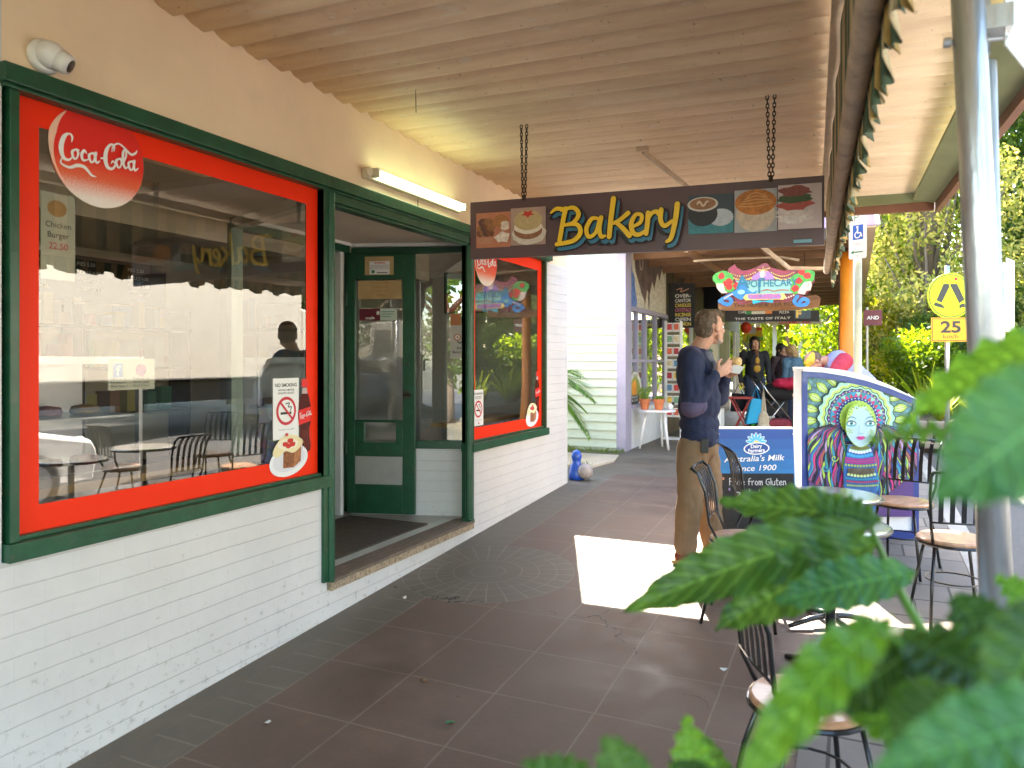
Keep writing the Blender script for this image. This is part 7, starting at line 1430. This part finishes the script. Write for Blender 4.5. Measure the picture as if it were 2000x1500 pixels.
# ================================================================ the leafy shrub right in front of the camera
def bigleafmat(name, c1, c2, trans):
    m, nt, N, L = nodes(name); out = _n(nt, 'ShaderNodeOutputMaterial'); p = _n(nt, 'ShaderNodeBsdfPrincipled'); tr = _n(nt, 'ShaderNodeBsdfTranslucent'); mx = _n(nt, 'ShaderNodeMixShader'); mx.inputs[0].default_value = trans
    at_ = _n(nt, 'ShaderNodeAttribute'); at_.attribute_name = 'leaf'; sp = _n(nt, 'ShaderNodeSeparateXYZ'); L.new(at_.outputs['Vector'], sp.inputs[0])
    # side veins: angled lines from the midrib
    ab = _n(nt, 'ShaderNodeMath', operation='ABSOLUTE'); L.new(sp.outputs[1], ab.inputs[0])
    sm = _n(nt, 'ShaderNodeMath', operation='MULTIPLY_ADD'); sm.inputs[1].default_value = -.16; L.new(ab.outputs[0], sm.inputs[0]); L.new(sp.outputs[0], sm.inputs[2])
    ml = _n(nt, 'ShaderNodeMath', operation='MULTIPLY'); ml.inputs[1].default_value = 11; L.new(sm.outputs[0], ml.inputs[0]); fr = _n(nt, 'ShaderNodeMath', operation='PINGPONG'); fr.inputs[1].default_value = .5; L.new(ml.outputs[0], fr.inputs[0])
    v1 = _n(nt, 'ShaderNodeMath', operation='LESS_THAN'); v1.inputs[1].default_value = .05; L.new(fr.outputs[0], v1.inputs[0]); v2 = _n(nt, 'ShaderNodeMath', operation='LESS_THAN'); v2.inputs[1].default_value = .035; L.new(ab.outputs[0], v2.inputs[0])
    vm = _n(nt, 'ShaderNodeMath', operation='MAXIMUM'); L.new(v1.outputs[0], vm.inputs[0]); L.new(v2.outputs[0], vm.inputs[1])
    nz = _n(nt, 'ShaderNodeTexNoise', Scale=9.0, Detail=4.0); tc = _n(nt, 'ShaderNodeTexCoord'); L.new(tc.outputs['Object'], nz.inputs['Vector']); cr = _n(nt, 'ShaderNodeValToRGB'); cr.color_ramp.elements[0].color = rgba(c1); cr.color_ramp.elements[1].color = rgba(c2); cr.color_ramp.elements[0].position = .35; cr.color_ramp.elements[1].position = .68; L.new(nz.outputs[0], cr.inputs[0])
    mv = _n(nt, 'ShaderNodeMix', data_type='RGBA'); mv.inputs[7].default_value = rgba([min(1, q*1.9+.02) for q in c2]); vv = _n(nt, 'ShaderNodeMath', operation='MULTIPLY'); vv.inputs[1].default_value = .7; L.new(vm.outputs[0], vv.inputs[0]); L.new(vv.outputs[0], mv.inputs[0]); L.new(cr.outputs[0], mv.inputs[6])
    L.new(mv.outputs[2], p.inputs['Base Color']); hs = _n(nt, 'ShaderNodeHueSaturation'); hs.inputs['Value'].default_value = 2.2; hs.inputs['Hue'].default_value = .475; L.new(mv.outputs[2], hs.inputs['Color']); L.new(hs.outputs[0], tr.inputs[0])
    p.inputs['Roughness'].default_value = .38; p.inputs['Specular IOR Level'].default_value = .5
    bp = _n(nt, 'ShaderNodeBump', Strength=.5, Distance=.002); L.new(fr.outputs[0], bp.inputs['Height']); L.new(bp.outputs[0], p.inputs['Normal'])
    L.new(p.outputs[0], mx.inputs[1]); L.new(tr.outputs[0], mx.inputs[2]); L.new(mx.outputs[0], out.inputs[0]); return m
BL1 = bigleafmat('shrub_leaf', (.022, .08, .010), (.07, .18, .022), .42); BL2 = bigleafmat('young_leaf', (.06, .2, .012), (.13, .32, .025), .5)
BL3 = bigleafmat('skylit_leaf', (.03, .13, .035), (.07, .23, .06), .4)  # lighter leaf copy with sky light put into its colour
SP = thing('potted_shrub', 'leafy shrub with large serrated leaves crowding the lower right of the photo', 'shrub', gp(3.15, .55))
STEM = M('green_stem', (.1, .22, .03), .5, var=.15)
def leaf(b, tip, w, face, mat, droop=.06, teeth=15, wav=.005, name='leaf'):
    """blade from b to tip (world), half width w, upper side turned towards face; serrated edge, raised side ribs"""
    b, tip = V(b), V(tip); L = tip-b; l = L.length; d = L.normalized(); f = V(face); f = (f - d*f.dot(d)).normalized(); sd_ = d.cross(f); n = 66; vs = []; uv = []; ph = rnd.uniform(0, 6)
    for i in range(n+1):
        u = i/n; hw = w*(math.sin(PI*min(1, u**.82))**.85) if 0 < u < 1 else 0; tt = (u*teeth) % 1; hw *= (.95 + .085*tt) if 0 < u < .97 else 1; cen = b + d*(l*u) + f*(-droop*l*4*(u-.5)**2 + droop*l) 
        for j, q in enumerate((-1, -.75, -.45, -.2, 0, .2, .45, .75, 1)):
            z = .24*w*abs(q) + wav*math.sin(u*teeth*PI*.9+ph+q)*q*q + .004*abs(math.sin(u*PI*teeth))*(1-abs(q)); vs.append(cen + sd_*(hw*q) + f*z + d*(abs(q)*hw*.12)); uv.append((u, q, 0))
    fs = [(i*9+j, i*9+j+1, (i+1)*9+j+1, (i+1)*9+j) for i in range(n) for j in range(8)]
    o0 = SP.location; me = bpy.data.meshes.new(name); me.from_pydata([tuple(p - o0) for p in vs], [], fs); at_ = me.attributes.new('leaf', 'FLOAT_VECTOR', 'POINT'); at_.data.foreach_set('vector', [c for p in uv for c in p]); me.materials.append(mat)
    me.update(); return link(name, me, SP, True)
def stem(pts, r0, r1, par=SP): 
    m = MB(); q_ = smooth_line([tuple(V(p) - SP.location) for p in pts], 6); k_ = len(q_); m.tube(q_, [r0+(r1-r0)*i/(k_-1) for i in range(k_)], 8); return m.build('stem', STEM, par, smooth=True)
UPc = V((-.1, -.25, 1)); TOC = -UF
# (base px, tip px, distance of base and tip, half width, facing, plain, young or sky-lit)
LF = [
    ((1722, 1024), (1405, 985), .98, 1.10, .034, UPc + TOC*1.1, 0, .05), ((1700, 1030), (1222, 1198), .95, 1.02, .040, UPc*.8 + TOC*1.0 + UR*-.2, 0, .09), ((1715, 1060), (1400, 1235), .92, .95, .042, UPc + TOC*.7, 0, .06),
    ((1790, 1120), (1515, 1180), .86, .90, .032, UPc + TOC*.9, 2, .05), ((1720, 1020), (1585, 990), .97, 1.0, .024, UPc + TOC, 0, .05), ((1860, 1160), (1945, 1275), .62, .60, .024, UPc*.4 + TOC*1.2, 0, .02),
    ((1735, 1212), (1425, 1580), .54, .46, .020, UPc*.8 + TOC*.9 + UR*-.5, 1, .16), ((2120, 640), (1765, 840), .62, .66, .026, UPc*1.0 + TOC*.4, 1, .08), ((2130, 740), (1815, 985), .42, .40, .034, UPc*.5 + TOC*1.0, 2, .05),
    ((1905, 850), (1690, 868), .66, .70, .014, UPc*1.2 + TOC*.3, 1, .06), ((1765, 1250), (1990, 1370), .60, .52, .030, UPc*.8 + TOC*.7, 0, .05), ((1800, 1262), (1600, 1400), .60, .58, .026, UPc + TOC*.8, 0, .06),
    ((1830, 1300), (2080, 1310), .60, .55, .032, UPc*.8 + TOC*.9, 0, .05), ((2150, 1400), (1690, 1520), .44, .42, .026, UPc + TOC*.8, 2, .10), ((2060, 1180), (1930, 1420), .5, .45, .026, UPc + TOC*.7, 0, .05),
    ((1350, 1610), (1335, 1396), .80, .84, .028, TOC + UR*.35, 1, .03), ((1420, 1610), (1375, 1430), .84, .88, .026, TOC - UR*.4, 0, .04), ((1240, 1580), (1180, 1425), .62, .60, .025, UPc*.5 + TOC, 0, .05), ((1200, 1560), (1010, 1495), .62, .60, .018, UPc + TOC*.5, 0, .04),
    ((1420, 1560), (1300, 1490), .7, .7, .017, UPc + TOC, 0, .04), ((1660, 1640), (1500, 1530), .6, .55, .025, UPc + TOC, 1, .05), ((1960, 1540), (1730, 1600), .5, .5, .03, UPc + TOC, 1, .05), ((1850, 1340), (1740, 1480), .52, .5, .026, UPc*.6 + TOC, 0, .05),
    ((1950, 1330), (1700, 1300), .66, .70, .030, UPc + TOC*.9, 0, .06), ((2080, 1230), (1940, 1130), .70, .74, .022, UPc + TOC*.9, 1, .05), ((1880, 1450), (1640, 1390), .60, .62, .026, UPc + TOC*.9, 1, .05), ((1980, 1350), (1800, 1470), .55, .53, .028, UPc + TOC*.8, 0, .06), ((2060, 1280), (1880, 1230), .62, .64, .020, UPc + TOC*.8, 0, .05), ((1900, 1400), (2060, 1460), .6, .5, .025, UPc + TOC, 2, .05)]
for (b_, t_, tb0, tt0, w0, fc_, yg, dr) in LF: leaf(at(*b_, tb0), at(*t_, tt0), w0, fc_, (BL1, BL2, BL3)[yg], dr)
stem([gp(3.15, .55), at(2150, 1900, .8), at(2030, 1600, .72), at(1900, 1390, .78), at(1760, 1160, .88), at(1700, 1030, .98)], .012, .0035)
stem([at(2030, 1600, .72), at(1880, 1380, .62), at(1730, 1235, .58), at(1700, 1212, .52)], .006, .003); stem([gp(3.15, .55), at(2300, 1500, .6), at(2180, 900, .6), at(2120, 610, .62)], .012, .004); stem([at(2180, 900, .6), at(2130, 700, .42)], .005, .003)
stem([gp(3.1, .6), at(1500, 1900, .9), at(1330, 1600, .82), at(1325, 1520, .8)], .01, .003); stem([at(1400, 1700, .86), at(1250, 1590, .62)], .005, .003); stem([at(2180, 900, .6), at(2000, 850, .62), at(1905, 845, .66)], .004, .0025)
for i, (px, py, c_, lb) in enumerate(((880, 1412, (.05, .2, .08), 'small green leaf lying on the paving'), (520, 1413, (.5, .48, .45), 'scrap of white paper on the paving near the wall'), (790, 1168, (.45, .4, .35), 'crumpled paper scrap by the doorstep'), (828, 1330, (.16, .08, .03), 'small dry brown leaf near the middle of the paving'), (1413, 1308, (.5, .5, .48), 'white paper scrap beside the chair legs'))):
    d = ray(px, py); t_ = CZ/(-d.z + .05*d.y); p = V((CX, 0, CZ)) + d*t_; m = MB(); pts = blob(0, 0, .022, .011, 9, .25, i); m.v = [(x, y, .004 + .006*math.sin(x*150+i)) for x, y in pts] + [(0, 0, .009)]; m.f = [[j, (j+1) % 9, 9] for j in range(9)]; m.m = [0]*9
    o = m.build('fallen_leaf' if 'leaf' in lb else 'paper_scrap', M('scrap%d' % i, c_, .7, var=.2, vs=90)); o.location = (p.x, p.y, gz(p.y)); tag(o, lb, 'leaf' if 'leaf' in lb else 'litter')
m = MB(); m.lathe([(0, -.02), (.17, -.02), (.20, .3), (.225, .31), (.225, .36), (.2, .36), (.195, .32), (0, .31)], (0, 0, .02), 28); m.build('pot', TC, SP, smooth=False)
